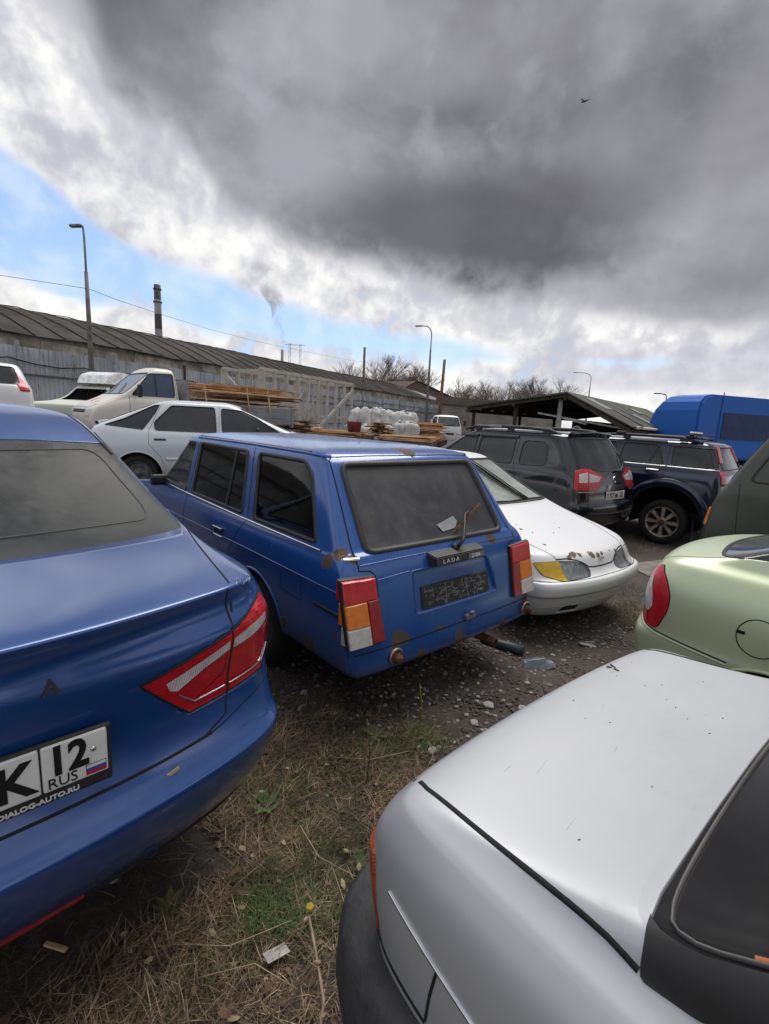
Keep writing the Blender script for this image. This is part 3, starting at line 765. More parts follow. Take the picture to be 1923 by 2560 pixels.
SP['green'] = dict(loc=(4.08, 5.97, -.18), hd=40, ys=[-4.2, -3.4, -2.6, -1.8, -1.0], rings=[
    dict(z=.30, w=.76, yr=-4.6, yf=-.15, rx=.15, ry=.15),
    dict(z=.36, w=.84, yr=-4.68, yf=-.03, rx=.15, ry=.15, fx=.16, fy=.16, bf=.05),
    dict(z=.52, w=.87, yr=-4.7, yf=.0, rx=.15, ry=.15, fx=.16, fy=.16, bf=.05),
    dict(z=.80, w=.88, yr=-4.7, yf=-.02, rx=.15, ry=.15, fx=.16, fy=.16, bf=.05),
    dict(z=1.05, w=.88, yr=-4.68, yf=-.07, rx=.15, ry=.15, fx=.16, fy=.16, bf=.05),
    dict(z=1.20, w=.875, yr=-4.66, yf=-.13, rx=.15, ry=.15, fx=.15, fy=.16, bf=.05, cr=.2),
    dict(z=1.28, w=.86, yr=-4.64, yf=-.19, rx=.15, ry=.15, fx=.14, fy=.16, bf=.05),
    dict(z=1.6, w=.82, yr=-4.6, yf=-.34, rx=.14, ry=.15, fx=.13, fy=.15, bf=.05),
    dict(z=1.95, w=.75, yr=-4.52, yf=-.56, rx=.14, ry=.15, fx=.12, fy=.14, bf=.05, cr=.15),
    dict(z=2.06, w=.68, yr=-4.45, yf=-.72, rx=.12, ry=.12, bf=.05),
    dict(z=2.11, w=.35, yr=-4.2, yf=-1.1, rx=.1, ry=.1)])
def spec_car(key, name, label, mat, level=3, **kw):
    s = SP[key]; return Car(name, label, s['rings'], mat, s['loc'], s['hd'], level, s['ys'], **kw)

# ---------------------------------------------------------------- blue station wagon (centre)
def blue_wagon():
    pt_ = paint('wagon_blue_paint', (.010, .080, .325), .22, .15, .16, (.12, .15, .22), rustc=(.062, .040, .030), coat=.8, streak=.5, spots=[
        (-.73, .17, .905, .040), (-.685, .13, .88, .036), (-.77, .22, .865, .042), (-.16, .10, .85, .018), (.43, .12, .875, .042), (.03, .52, 1.41, .075), (-.47, -.02, .455, .052), (-.42, -.02, .44, .03), (-.14, -.02, .44, .025),
        (.745, -.01, .40, .06), (.76, 0, .47, .04), (-.79, .35, .36, .06), (-.6, .4, 1.40, .02), (.56, .36, 1.25, .03), (.60, .30, 1.15, .025), (.02, -.03, .335, .05), (-.30, -.035, .33, .03), (.45, -.035, .325, .035), (-.785, 1.6, .36, .06), (-.79, .62, .40, .03), (-.79, .12, .50, .018)])
    zf = [(3.0, 0), (3.9, -.06)]
    rings = [
        dict(z=.27, w=.70, yr=.03, yf=3.80, rx=.1, ry=.1),
        dict(z=.315, w=.775, yr=-.045, yf=3.86, rx=.06, ry=.06, br=.01, cr=.3),
        dict(z=.43, w=.795, yr=-.02, yf=3.90, rx=.06, ry=.05, br=.01),
        dict(z=.60, w=.803, yr=.02, yf=3.92, rx=.05, ry=.05, br=.008),
        dict(z=[(3, .745), (3.9, .72)], w=.803, yr=.055, yf=3.92, rx=.05, ry=.05, br=.006, cr=.45),
        dict(z=[(2.5, .845), (3.9, .80)], w=.792, yr=.085, yf=3.88, rx=.05, ry=.06, br=.005, cr=.2),
        dict(z=[(2.5, .895), (3.9, .85)], w=.772, yr=.115, yf=3.82, rx=.06, ry=.07, br=.01, cr=.3),
        dict(z=[(2.5, .915), (2.9, .95)], w=.76, yr=.150, yf=2.98, rx=.07, ry=.08, br=.01, ys=[.75, 1.22, 1.7, 2.2, 2.6], cr=.3),
        dict(z=1.13, w=.70, yr=.295, yf=2.78, rx=.07, ry=.08, br=.01, ys=[.8, 1.22, 1.7, 2.15, 2.5]),
        dict(z=1.35, w=.636, yr=.440, yf=2.58, rx=.08, ry=.09, br=.015, ys=[.85, 1.25, 1.7, 2.1, 2.4], cr=.35),
        dict(z=1.395, w=.605, yr=.49, yf=2.48, rx=.08, ry=.09, br=.03, cr=.2),
        dict(z=1.425, w=.45, yr=.66, yf=2.30, rx=.1, ry=.1),
        dict(z=1.435, w=.22, yr=.95, yf=2.05, rx=.08, ry=.1)]
    c = Car('station_wagon', 'dark blue boxy station wagon with rust spots and bare tow stubs, standing in the centre', rings, pt_, (.449, 2.772, 0.0), 41.65, level=3, ys=[.75, 1.25, 1.9, 2.6, 3.3],
            colcrease=[(3, .5, 2, 10)])
    # rear glass
    rg = rpoly([(-.583, .905), (.583, .905), (.545, 1.335), (-.545, 1.335)], .05)
    rm = glassmat('wagon_rear_glass', (.02, .021, .024), .75, .16, (.075, .072, .075), 2.4, True)
    flt = lambda cc, n: n.y < -.2 and cc.y < .9
    g = c.window(VB, rg, rm, 'rear_window', inset=.004, seal=.036, sealh=.012, filt=flt)
    # bare patch where a sticker was torn off
    c2 = [(.0, .985), (.17, 1.02), (.19, .99), (.15, .955), (.03, .945)]
    bm = bmesh.new(); vs = []
    for a, b in c2:
        h = c.hit(VB, a, b); vs.append(bm.verts.new(h[0]+h[1]*.0015))
    bm.faces.new(vs); from_bm('torn_sticker', bm, simple('torn_sticker', (.28, .29, .30), .7), g)
    # side glass
    dk = glassmat('wagon_dark_glass', (.008, .009, .011), .10, .05)
    cl = clearglass('wagon_side_glass', (.80, .86, .84), .06, (.3, .32, .3))
    cl2 = clearglass('wagon_smoked_glass', (.22, .24, .25), .03, (.2, .2, .2), .6)
    cl3 = clearglass('wagon_black_glass', (.08, .09, .10), .03, (.15, .15, .15), .55)
    for v, tagm in ((VL, 1), (VR, 1)):
        F_ = (lambda cc, n, v=v: n.dot(v.out) > .3 and cc.dot(v.out) > .5)
        c.window(v, rpoly([(.36, .935), (1.07, .935), (1.22, 1.335), (.66, 1.335), (.56, 1.27)], .03, 3), cl3, 'cargo_window', seal=.026, filt=F_)
        c.window(v, rpoly([(1.24, .94), (2.14, .95), (2.20, 1.335), (1.38, 1.335)], .03, 3), cl2, 'rear_door_window', seal=.026, filt=F_)
        c.window(v, rpoly([(2.27, .945), (2.90, .985), (2.56, 1.33), (2.31, 1.335)], .03, 3), cl, 'front_door_window', seal=.03, filt=F_)
        c.line('window_divider', v, [(1.50, .945), (1.55, 1.33)], .022, .004, M['blacktrim'])
        c.line('belt_chrome', v, [(.30, .905), (1.18, .912), (1.2, .912), (2.2, .93), (2.9, .955)], .016, .007, M['chrome'])
        # door shut lines, swage and fuel flap
        c.line('door_gap', v, [(1.16, .90), (1.20, .86), (1.34, .68), (1.42, .5), (1.42, .35)], .007)
        c.line('door_gap', v, [(1.30, 1.36), (1.155, .93)], .007)
        c.line('door_gap', v, [(2.235, 1.36), (2.21, .92), (2.20, .35)], .007)
        c.line('door_gap', v, [(.66, 1.385), (1.3, 1.386), (2.3, 1.382)], .014, .008, M['blacktrim'])
        c.line('roof_gutter', v, [(.50, 1.372), (.7, 1.378), (1.4, 1.380), (2.3, 1.372)], .016, .012, pt_)
        c.line('swage_line', v, [(.10, .742), (1.0, .746), (3.7, .735)], .006, .004, pt_)
        c.line('side_trim', v, [(.08, .628), (.30, .632)], .02, .006, M['blacktrim'])
        # handle: recessed cup with chrome bar
        hb = bmesh.new(); hp = c.hit(v, 1.52, .765); x0 = hp[0].x; sg = v.out.x
        box(hb, (x0+sg*.001, 1.515, .767), (.006, .145, .062), 0, None, .002)
        h = from_bm('door_handle', hb, M['blacktrim'], c.root)
        hb = bmesh.new(); box(hb, (x0+sg*.009, 1.515, .795), (.012, .15, .010), 0, None, .003); box(hb, (x0+sg*.006, 1.515, .738), (.010, .14, .008), 0, None, .003); box(hb, (x0+sg*.005, 1.583, .767), (.008, .01, .06), 0); from_bm('handle_bar', hb, M['chrome'], h)
    c.line('fuel_flap', VL, rpoly([(.42, .60), (.65, .61), (.64, .735), (.43, .73)], .012, 2), .005, closed=True)
    # windscreen
    c.window(VF, rpoly([(-.62, .99), (.62, .99), (.54, 1.33), (-.54, 1.33)], .05), clearglass('wagon_windscreen', (.6, .65, .62), .1), 'windscreen', filt=lambda cc, n: n.y > .2 and cc.y > 2)
    # hatch shut line
    c.line('tailgate_gap', VB, [(-.57, .50), (-.575, .80), (-.60, .825), (-.672, .835), (-.672, .87), (-.60, 1.355), (-.575, 1.372), (-.3, 1.378), (.3, 1.378), (.575, 1.372), (.60, 1.355), (.672, .87), (.672, .835), (.6, .825), (.575, .80), (.57, .50)], .010, .0015)
    c.line('tailgate_gap', VB, [(-.78, .435), (-.4, .43), (.4, .43), (.78, .435)], .008, .0015)
    c.line('tailgate_crease', VB, [(-.66, .858), (-.3, .862), (.3, .862), (.66, .858)], .006, .003, pt_)
    c.line('tailgate_crease', VB, [(-.56, .775), (-.34, .785)], .005, .002, pt_)
    c.line('belt_chrome', VBL, [(-.62, .893), (-.545, .888)], .022, .006, M['chrome'])
    c.recess(VB, rpoly([(-.315, .55), (.41, .55), (.345, .775), (-.32, .775)], .02, 2), .018, filt=lambda cc, n: n.y < -.3 and cc.y < .3)
    c.line('recess_crease', VB, rpoly([(-.323, .545), (.418, .545), (.353, .782), (-.327, .782)], .02, 2), .008, .002, pt_, closed=True)
    arches(c, (.98, 3.30), .335, z=.29)
    c.finish()
    # tail lamps
    def plane(off):
        return lambda s_, t_: (Vector((s_, .245*t_-.1225+off, t_)), Vector((0, -.971, -.238)))
    for sg in (-1, 1):
        back = bmesh.new()
        P = [(sg*.585, .805), (sg*.81, .818), (sg*.805, .478), (sg*.565, .475)]
        if sg > 0: P = P[::-1]
        prism(back, P, plane(.0), .012); tl = from_bm('tail_lamp', back, M['blacktrim'], c.root)
        def cell(P, m, nm, th=.024):
            if sg > 0: P = P[::-1]
            b_ = bmesh.new(); prism(b_, [(sg*a, b) for a, b in P], plane(-.004), th, 0, .006); o = from_bm(nm, b_, m, tl, smooth=False)
        X = lambda a, z: a-(.80-z)*.03   # lamp leans in towards the bottom
        cell([(.595, .80), (.803, .812), (.803, .704), (.590, .70)], M['red'], 'red_lens')
        cell([(.663, .698), (.803, .700), (.800, .585), (.658, .580)], M['orange'], 'indicator_lens')
        cell([(.658, .577), (.800, .582), (.797, .488), (.655, .484)], M['clearlens'], 'reversing_lens')
        cell([(.589, .697), (.660, .698), (.653, .484), (.572, .484)], M['darkred'], 'stop_lens', .025)
        # wrap of the lamp onto the flank
        b_ = bmesh.new(); box(b_, (sg*.797, .082, .758), (.010, .045, .10), 0, None, .003); from_bm('red_lens', b_, M['red'], tl)
        b_ = bmesh.new(); box(b_, (sg*.797, .056, .643), (.010, .045, .112), 0, None, .003); from_bm('indicator_lens', b_, M['orange'], tl)
        b_ = bmesh.new(); box(b_, (sg*.796, .030, .535), (.010, .045, .092), 0, None, .003); from_bm('reversing_lens', b_, M['clearlens'], tl)
    # number plate frame without a plate
    pl = Matrix.Rotation(R(-14), 3, 'X')
    def on(x, z, off): return Vector((x, .245*z-.1225+.018, z))+Vector((0, -.971, -.238))*off
    bm = bmesh.new(); a0 = on(.045, .622, .008); box(bm, a0, (.60, .012, .130), 0, pl, .004)
    f = from_bm('plate_frame', bm, simple('plate_frame_plastic', (.022, .024, .028), .5, 0, .4, 25), c.root)
    bm = bmesh.new(); rd = random.Random(3)
    for _ in range(115):
        x = rd.uniform(-.235, .32); z = rd.uniform(.572, .672); o_ = on(x, z, .016)
        if rd.random() < .5: s_ = (rd.uniform(.012, .05), .003, .005)
        else: s_ = (.005, .003, rd.uniform(.01, .035))
        box(bm, o_, s_, 0, pl)
    for x in (-.06, .13): box(bm, on(x, .622, .016), (.008, .004, .12), 0, pl)
    from_bm('frame_ribs', bm, simple('plate_frame_ribs', (.15, .155, .165), .5, 0, .4, 25), f)
    # plate lamp housing with badge
    bm = bmesh.new()
    for (x0, x1) in ((-.185, .270),):
        vs = [(-.185, .862), (.270, .862), (.270, .785), (-.185, .785)]
        pr = [bm.verts.new(v) for v in ((x0, .10, .865), (x1, .10, .865), (x1, .088, .79), (x0, .088, .79), (x0+.01, .02, .845), (x1-.01, .02, .845), (x1-.01, .028, .790), (x0+.01, .028, .790))]
        for q in ((0, 1, 2, 3), (4, 7, 6, 5), (0, 4, 5, 1), (3, 2, 6, 7), (0, 3, 7, 4), (1, 5, 6, 2)): bm.faces.new([pr[i] for i in q])
    bmesh.ops.bevel(bm, geom=bm.edges[:], offset=.006, segments=2, affect='EDGES')
    lb = from_bm('plate_lamp_housing', bm, M['blacktrim'], c.root)
    bm = bmesh.new(); box(bm, (.045, .021, .817), (.43, .004, .034), 0, Matrix.Rotation(R(-8), 3, 'X')); bd = from_bm('badge_strip', bm, simple('badge_dark', (.03, .03, .035), .35), lb)
    bm = bmesh.new(); box(bm, (.18, .0185, .817), (.15, .003, .03), 0, Matrix.Rotation(R(-8), 3, 'X')); from_bm('badge_plate', bm, simple('badge_grey', (.16, .17, .18), .4), lb)
    text_obj('badge_lettering', 'L A D A', .034, M['whiteink'], lb, (-.12, .0165, .806), (R(82), 0, 0), .001, 1.2)
    text_obj('badge_lettering', '2104', .034, M['whiteink'], lb, (.13, .0155, .806), (R(82), 0, 0), .001, 1.25, bold=.0006)
    # wiper
    bm = bmesh.new(); b0 = c.hit(VB, .055, .868); lathe(bm, [(.022, 0), (.022, .03), (.012, .04), (.0001, .04)], 12, 'Z')
    for v in bm.verts: v.co = Matrix.Rotation(R(115), 3, 'X') @ v.co + Vector(b0[0])
    A = b0[0]+Vector((0, -.035, .005))
    P1 = c.hit(VB, .25, 1.03)[0]+Vector((0, -.04, .0)); P2 = c.hit(VB, .445, 1.075)[0]+Vector((0, -.03, 0))
    tube(bm, [A, A+Vector((.04, -.005, .04)), P1, P1+(P2-P1)*.3], [.013, .012, .007, .005], 6)
    wp = from_bm('rear_wiper', bm, M['blacktrim'], c.root)
    bm = bmesh.new(); Q1 = c.hit(VB, .10, .935)[0]+Vector((0, -.018, .0)); beam(bm, Q1, P2, .007, .012); beam(bm, Q1+Vector((.02, -.010, .01)), P2+Vector((0, -.010, .0)), .004, .005); from_bm('wiper_blade', bm, M['rust'], wp)
    # tailgate lock handle
    bm = bmesh.new(); h = c.hit(VB, .11, .452); box(bm, h[0]+Vector((0, -.012, 0)), (.085, .03, .035), 0, pl, .008, 2); box(bm, h[0]+Vector((.0, -.025, .028)), (.04, .02, .02), 0, pl, .006); from_bm('tailgate_handle', bm, simple('dull_metal', (.13, .14, .15), .5, .4, .4), c.root)
    # bare bumper mounts
    for x in (-.50, .70):
        bm = bmesh.new(); tube(bm, [(x, .05, .375), (x, -.04, .372), (x+.01, -.075, .36)], [.028, .028, .018], 12)
        tube(bm, [(x, .0, .375), (x, -.045, .374)], [.042, .040], 14)
        from_bm('bumper_mount', bm, M['rust'], c.root)
        bm = bmesh.new(); lathe(bm, [(.038, .0), (.048, -.008), (.038, -.014)], 18, 'Z', closed=True)
        for v in bm.verts: v.co = Vector((v.co.x+x, -.03+v.co.z, v.co.y+.375))
        from_bm('mount_collar', bm, simple('worn_chrome', (.3, .29, .28), .45, .6, .5), c.root)
    # exhaust tail pipe
    bm = bmesh.new(); tube(bm, [(.33, 1.2, .24), (.36, .3, .23), (.40, -.03, .20)], .028, 12, 0, False); from_bm('exhaust_pipe', bm, M['rust'], c.root)
    for x in (-.69, .69):
        for y in (.98, 3.30): wheel(c.root, x, y, .285, .165, .175)
    seats(c, 2.0, 1.25, .42)
    # clutter on the cargo floor, steering wheel, floor pan
    bm = bmesh.new(); box(bm, (0, 1.9, .30), (1.4, 3.3, .03)); from_bm('floor_pan', bm, M['inner'], c.root)
    bm = bmesh.new(); box(bm, (.2, 1.5, .85), (.62, .3, .14), 0, Matrix.Rotation(R(20), 3, 'Y'), .05, 2); box(bm, (-.3, 1.35, .82), (.5, .34, .16), 0, Matrix.Rotation(R(-14), 3, 'X'), .05, 2); from_bm('seat_cover', bm, M['greyseat'], c.root)
    bm = bmesh.new(); lathe(bm, [(.19, -.012), (.205, 0), (.19, .012), (.178, 0)], 28, 'Z', closed=True)
    for v in bm.verts: v.co = Matrix.Rotation(R(60), 3, 'X') @ v.co + Vector((-.36, 2.42, .88))
    from_bm('steering_wheel', bm, M['blacktrim'], c.root)
    bm = bmesh.new(); box(bm, (0, 2.72, .86), (1.36, .25, .16), 0, None, .05, 2); from_bm('dashboard', bm, M['seat'], c.root)
    bm = bmesh.new(); box(bm, (0, 2.42, 1.29), (.24, .02, .06), 0, None, .008); box(bm, (-.42, 2.50, 1.31), (.36, .01, .12), 0, Matrix.Rotation(R(-30), 3, 'X')); from_bm('sun_visor', bm, M['blacktrim'], c.root)
    mirror(c, -.72, 2.80, .97)
    # front end: lamps, grille
    for sg in (-1, 1):
        bm = bmesh.new(); box(bm, (sg*.55, 3.91, .66), (.28, .03, .15), 0, None, .01); from_bm('headlight', bm, M['clearlens'], c.root)
    bm = bmesh.new(); box(bm, (0, 3.915, .66), (.80, .02, .14), 0, None, .004); from_bm('grille', bm, M['blacktrim'], c.root)
    bm = bmesh.new(); box(bm, (0, 3.97, .46), (1.58, .07, .10), 0, None, .02, 2); from_bm('front_bumper', bm, M['chrome'], c.root)
blue_wagon()

def wheels4(c, ys, x, rad, wid, rimr, style='steel', rimmat=None):
    for sx_ in (-x, x):
        for y in ys: wheel(c.root, sx_, y, rad, wid, rimr, style, rimmat)
def quickmesh(name, fn, mat, parent=None):
    bm = bmesh.new(); fn(bm); return from_bm(name, bm, mat, parent)
SF = lambda v: (lambda cc, n: n.dot(v.out) > .25 and cc.dot(v.out) > .35)

# ---------------------------------------------------------------- blue sedan, left foreground
def blue_sedan():
    pt_ = paint('sedan_blue_paint', (.003, .062, .27), .20, .3, .34, (.11, .135, .19), coat=1.0, streak=.25, grime=.1)  # greyish dust tint also paints in the cloud reflection on the deck
    c = spec_car('vesta', 'blue_sedan', 'glossy blue sedan with a dented rear corner, nearest car on the left', pt_, 3)
    gm = glassmat('sedan_rear_glass', (.010, .012, .013), .50, .10, (.030, .033, .032), 1.1)
    gl = rpoly([(-.75, 1.11), (.75, 1.11), (.672, 1.385), (.35, 1.402), (0, 1.408), (-.35, 1.402), (-.672, 1.385)], .02, 2)
    g = c.window(VB, gl, gm, 'rear_window', inset=.003, seal=.016, sealh=.003, filt=lambda cc, n: n.y < -.1 and cc.y < 1.9 and cc.z > 1.09)
    c.line('dust_border', VB, rpoly([(-.66, 1.14), (.66, 1.14), (.60, 1.365), (-.60, 1.365)], .06), .005, .0005, simple('wipe_mark', (.075, .075, .07), .8), True, g)
    # trunk shut lines
    for sg in (-1, 1):
        c.line('trunk_gap', VT, [(sg*.765, .86), (sg*.715, .60), (sg*.66, .30), (sg*.640, .17), (sg*.632, .13)], .007, .0012)
        V_ = VBR if sg > 0 else VBL
        c.line('trunk_gap', V_, [(sg*.562, 1.05), (sg*.560, .985), (sg*.550, .90), (sg*.552, .73), (sg*.53, .665), (sg*.46, .638)], .007, .0012)
        # lamp: outline, then inner cells pushed out separately
        out = [(.318, .866), (.438, .722), (.548, .728), (.70, .733), (.752, .80), (.765, .92), (.735, .985), (.66, .965), (.548, .925)]
        q = lambda P: [(sg*a, b) for a, b in P]
        lamp = extract(c.bm, cut(c.bm, V_, q(out), lambda cc, n: cc.y < .8 and n.dot(V_.out) > .1), .004)
        rest = lamp
        cells = [('reversing_strip', lens('strip_lens', (.72, .66, .66), (600, 600, 0), .6), [(.372, .843), (.455, .870), (.540, .898), (.542, .868), (.47, .842), (.405, .803), (.385, .815)]),
                 ('reversing_strip', lens('strip_lens', (.72, .62, .62), (600, 600, 0), .6), [(.553, .898), (.62, .915), (.72, .925), (.735, .89), (.62, .872), (.553, .866)]),
                 ('stop_lens', M['red'], [(.425, .803), (.47, .833), (.535, .858), (.535, .80), (.455, .757)]),
                 ('stop_lens', M['red'], [(.556, .855), (.62, .864), (.738, .875), (.738, .81), (.69, .762), (.556, .762)])]
        parts = []
        for nm, mm, P in cells:
            fs = cut(rest, V_, q(P), lambda cc, n: True)
            parts.append((nm, mm, extract(rest, fs, -.002)))
        be = [e for e in rest.edges if e.is_boundary]
        L = from_bm('tail_lamp', rest, lens('lamp_rim_red', (.52, .010, .022), (0, 0, 500), .1), c.root, smooth='keep')
        for nm, mm, b_ in parts: from_bm(nm, b_, mm, L, smooth='keep')
        c.line('lamp_edge', V_, q(out), .006, .005, M['gap'], True, L)
        c.line('lamp_divider', V_, q([(.548, .925), (.549, .728)]), .006, .006, M['gap'], False, L)
        c.line('lamp_chrome', V_, q([(.408, .795), (.45, .75), (.54, .752)]), .006, .007, M['chrome'], False, L)
        c.line('lamp_chrome', V_, q([(.556, .752), (.70, .757), (.745, .80)]), .004, .007, M['chrome'], False, L)
    # number plate and frame
    pl = bmesh.new()
    def pf(s_, t_): 
        h = c.hit(VB, 0.0, t_); return Vector((s_, .062+(.88-t_)*-.05, t_)), Vector((0, -1, 0))
    yb = min(c.hit(VB, x, z)[0].y for x in (-.27, 0, .27) for z in (.67, .80))-.006
    fr = bmesh.new(); box(fr, (0, yb, .742), (.545, .016, .150), 0, None, .006, 2); fo = from_bm('plate_frame', fr, M['blacktrim'], c.root)
    bm = bmesh.new(); box(bm, (-.068, yb-.009, .755), (.388, .005, .112), 0, None, .004, 2); box(bm, (.196, yb-.009, .755), (.132, .005, .112), 0, None, .004, 2)
    np_ = from_bm('number_plate', bm, M['plate'], c.root)
    ty = yb-.0122
    rt_ = (R(90), 0, 0)
    text_obj('plate_lettering', 'K', .112, M['black'], np_, (.045, ty, .715), rt_, .001, .95, bold=.0035)
    text_obj('plate_lettering', '12', .098, M['black'], np_, (.140, ty, .736), rt_, .001, .84, bold=.0035)
    text_obj('plate_lettering', 'RUS', .036, M['black'], np_, (.138, ty, .7045), rt_, .001, .95)
    for i, mm in enumerate(('white', 'flagblue', 'flagred')):
        bm = bmesh.new(); box(bm, (.2365, ty, .7245-i*.0078), (.040, .0015, .0076)); from_bm('flag_stripe', bm, M[mm], np_)
    bm = bmesh.new(); box(bm, (.2365, ty+.0008, .7167), (.043, .0015, .0265)); from_bm('flag_border', bm, M['black'], np_)
    for sg in (-1,): text_obj('frame_lettering', 'DIALOG-AUTO.RU', .0165, M['whiteink'], fo, (.045, yb-.0088, .6745), rt_, .0008, 1.12, bold=.0006)
    for x in (.232, -.232):
        bm = bmesh.new(); lathe(bm, [(.006, 0), (.005, .003), (.0001, .003)], 12, 'Z')
        for v in bm.verts: v.co = Vector((v.co.x+x, ty-v.co.z, v.co.y+.767))
        from_bm('plate_screw', bm, M['chrome'], np_)
    # badge letters: only some remain
    for x, ch in ((.142, 'A'), (-.02, 'D'), (-.16, 'A'), (-.30, 'L')):
        h = c.hit(VB, x+.02, .945)[0]
        text_obj('badge_letter', ch, .052, simple('badge_letter_dark', (.02, .018, .016), .35), c.root, (x, h.y-.006, .926), (R(78), 0, 0), .003, 1.1, bold=.0005)
    # bumper details
    c.line('bumper_gap', VB, [(-.55, .636), (-.4, .632), (.4, .632), (.55, .636)], .010, .0015)
    c.line('bumper_gap', VBR, [(.455, .634), (.50, .640), (.60, .665), (.80, .69), (1.0, .70)], .005, .0012)
    for sg in (-1, 1):
        h = c.hit(VB, sg*.45, .40)
        c.line('bumper_reflector', VB, [(sg*.02, .325), (sg*.20, .322)], .028, .006, M['darkred'])
        c.line('bumper_reflector', VB, [(sg*.42, .335), (sg*.62, .335)], .03, .006, M['darkred']) if sg < 0 else None
    c.line('bumper_lower', VB, [(-.7, .30), (-.3, .285), (.3, .285), (.7, .30)], .05, .006, M['blacktrim'])
    bm = bmesh.new(); h = c.hit(VB, .36, .37)[0]; lathe(bm, [(.013, -.003), (.017, 0), (.013, .003)], 14, 'Z', closed=True)
    for v in bm.verts: v.co = Vector((v.co.x+h.x, h.y-.008+v.co.z, v.co.y+h.z))
    from_bm('tow_eye_cover', bm, simple('scuffed_blue', (.012, .03, .09), .5), c.root)
    # dent on the corner: light reflections painted as pale streaks
    dm = simple('reflection_streak_paint', (.30, .36, .46), .55, .2, .5, 60, .6, 50)
    bm = bmesh.new(); rd = random.Random(5)
    for (a, z, l) in ((.60, 1.048, .045), (.635, 1.040, .05), (.67, 1.046, .03)):
        P = [(a+i*l/5, z+rd.uniform(-.009, .009)) for i in range(6)]
        from_bm('reflection_streak', c.ribbon_bm(c.path(VBR, P, False, .01), rd.uniform(.003, .006), .0012), dm, c.root)
    for (a, z, l) in ():
        P = [(a+i*l/8, z+rd.uniform(-.003, .003)) for i in range(9)]
        from_bm('reflection_streak', c.ribbon_bm(c.path(VB, P, False, .02), .0022, .0004), dm, c.root)
    bm = bmesh.new(); hh = c.hit(VB, .42, .60); box(bm, hh[0]+Vector((0, -.004, .0)), (.034, .003, .010), 0, Matrix.Rotation(R(-20), 3, 'Y')); from_bm('stuck_leaf', bm, simple('dry_leaf', (.45, .40, .22), .8), c.root)
    # sides: windows, doors
    for v in (VL, VR):
        F_ = SF(v)
        c.window(v, rpoly([(1.05, 1.12), (1.95, 1.10), (1.98, 1.42), (1.62, 1.42)], .05), M['tint'], 'rear_door_window', filt=F_)
        c.window(v, rpoly([(2.03, 1.10), (3.0, 1.08), (2.50, 1.41), (2.06, 1.42)], .05), M['tint'], 'front_door_window', filt=F_)
        c.line('door_gap', v, [(1.99, 1.46), (1.99, .4)], .006); c.line('door_gap', v, [(1.0, 1.1), (1.15, .85), (1.3, .6), (1.35, .35)], .006); c.line('door_gap', v, [(3.1, 1.0), (3.1, .35)], .006)
        c.line('roof_gutter', VT, [(v.out.x*.665, 1.42), (v.out.x*.625, 1.62), (v.out.x*.58, 1.80), (v.out.x*.57, 2.35)], .012, .0015, M['gap'])
        simple_handle(c, v, 1.25, .93, .17, pt_); simple_handle(c, v, 2.1, .93, .17, pt_)
    c.window(VF, rpoly([(-.68, 1.09), (.68, 1.09), (.55, 1.42), (-.55, 1.42)], .05), M['tint'], 'windscreen', filt=lambda cc, n: n.y > .1 and cc.y > 2.4 and cc.z > 1.06)
    arches(c, (.93, 3.56), .36, z=.31)
    c.finish()
    wheels4(c, (.93, 3.56), .77, .315, .19, .20, 'alloy')
    mirror(c, -.84, 2.95, 1.08, pt_); mirror(c, .84, 2.95, 1.08, pt_)
    for sg in (-1, 1): quickmesh('headlight', lambda b: box(b, (sg*.62, 4.18, .74), (.34, .10, .12), 0, None, .03, 2), M['clearlens'], c.root)
blue_sedan()

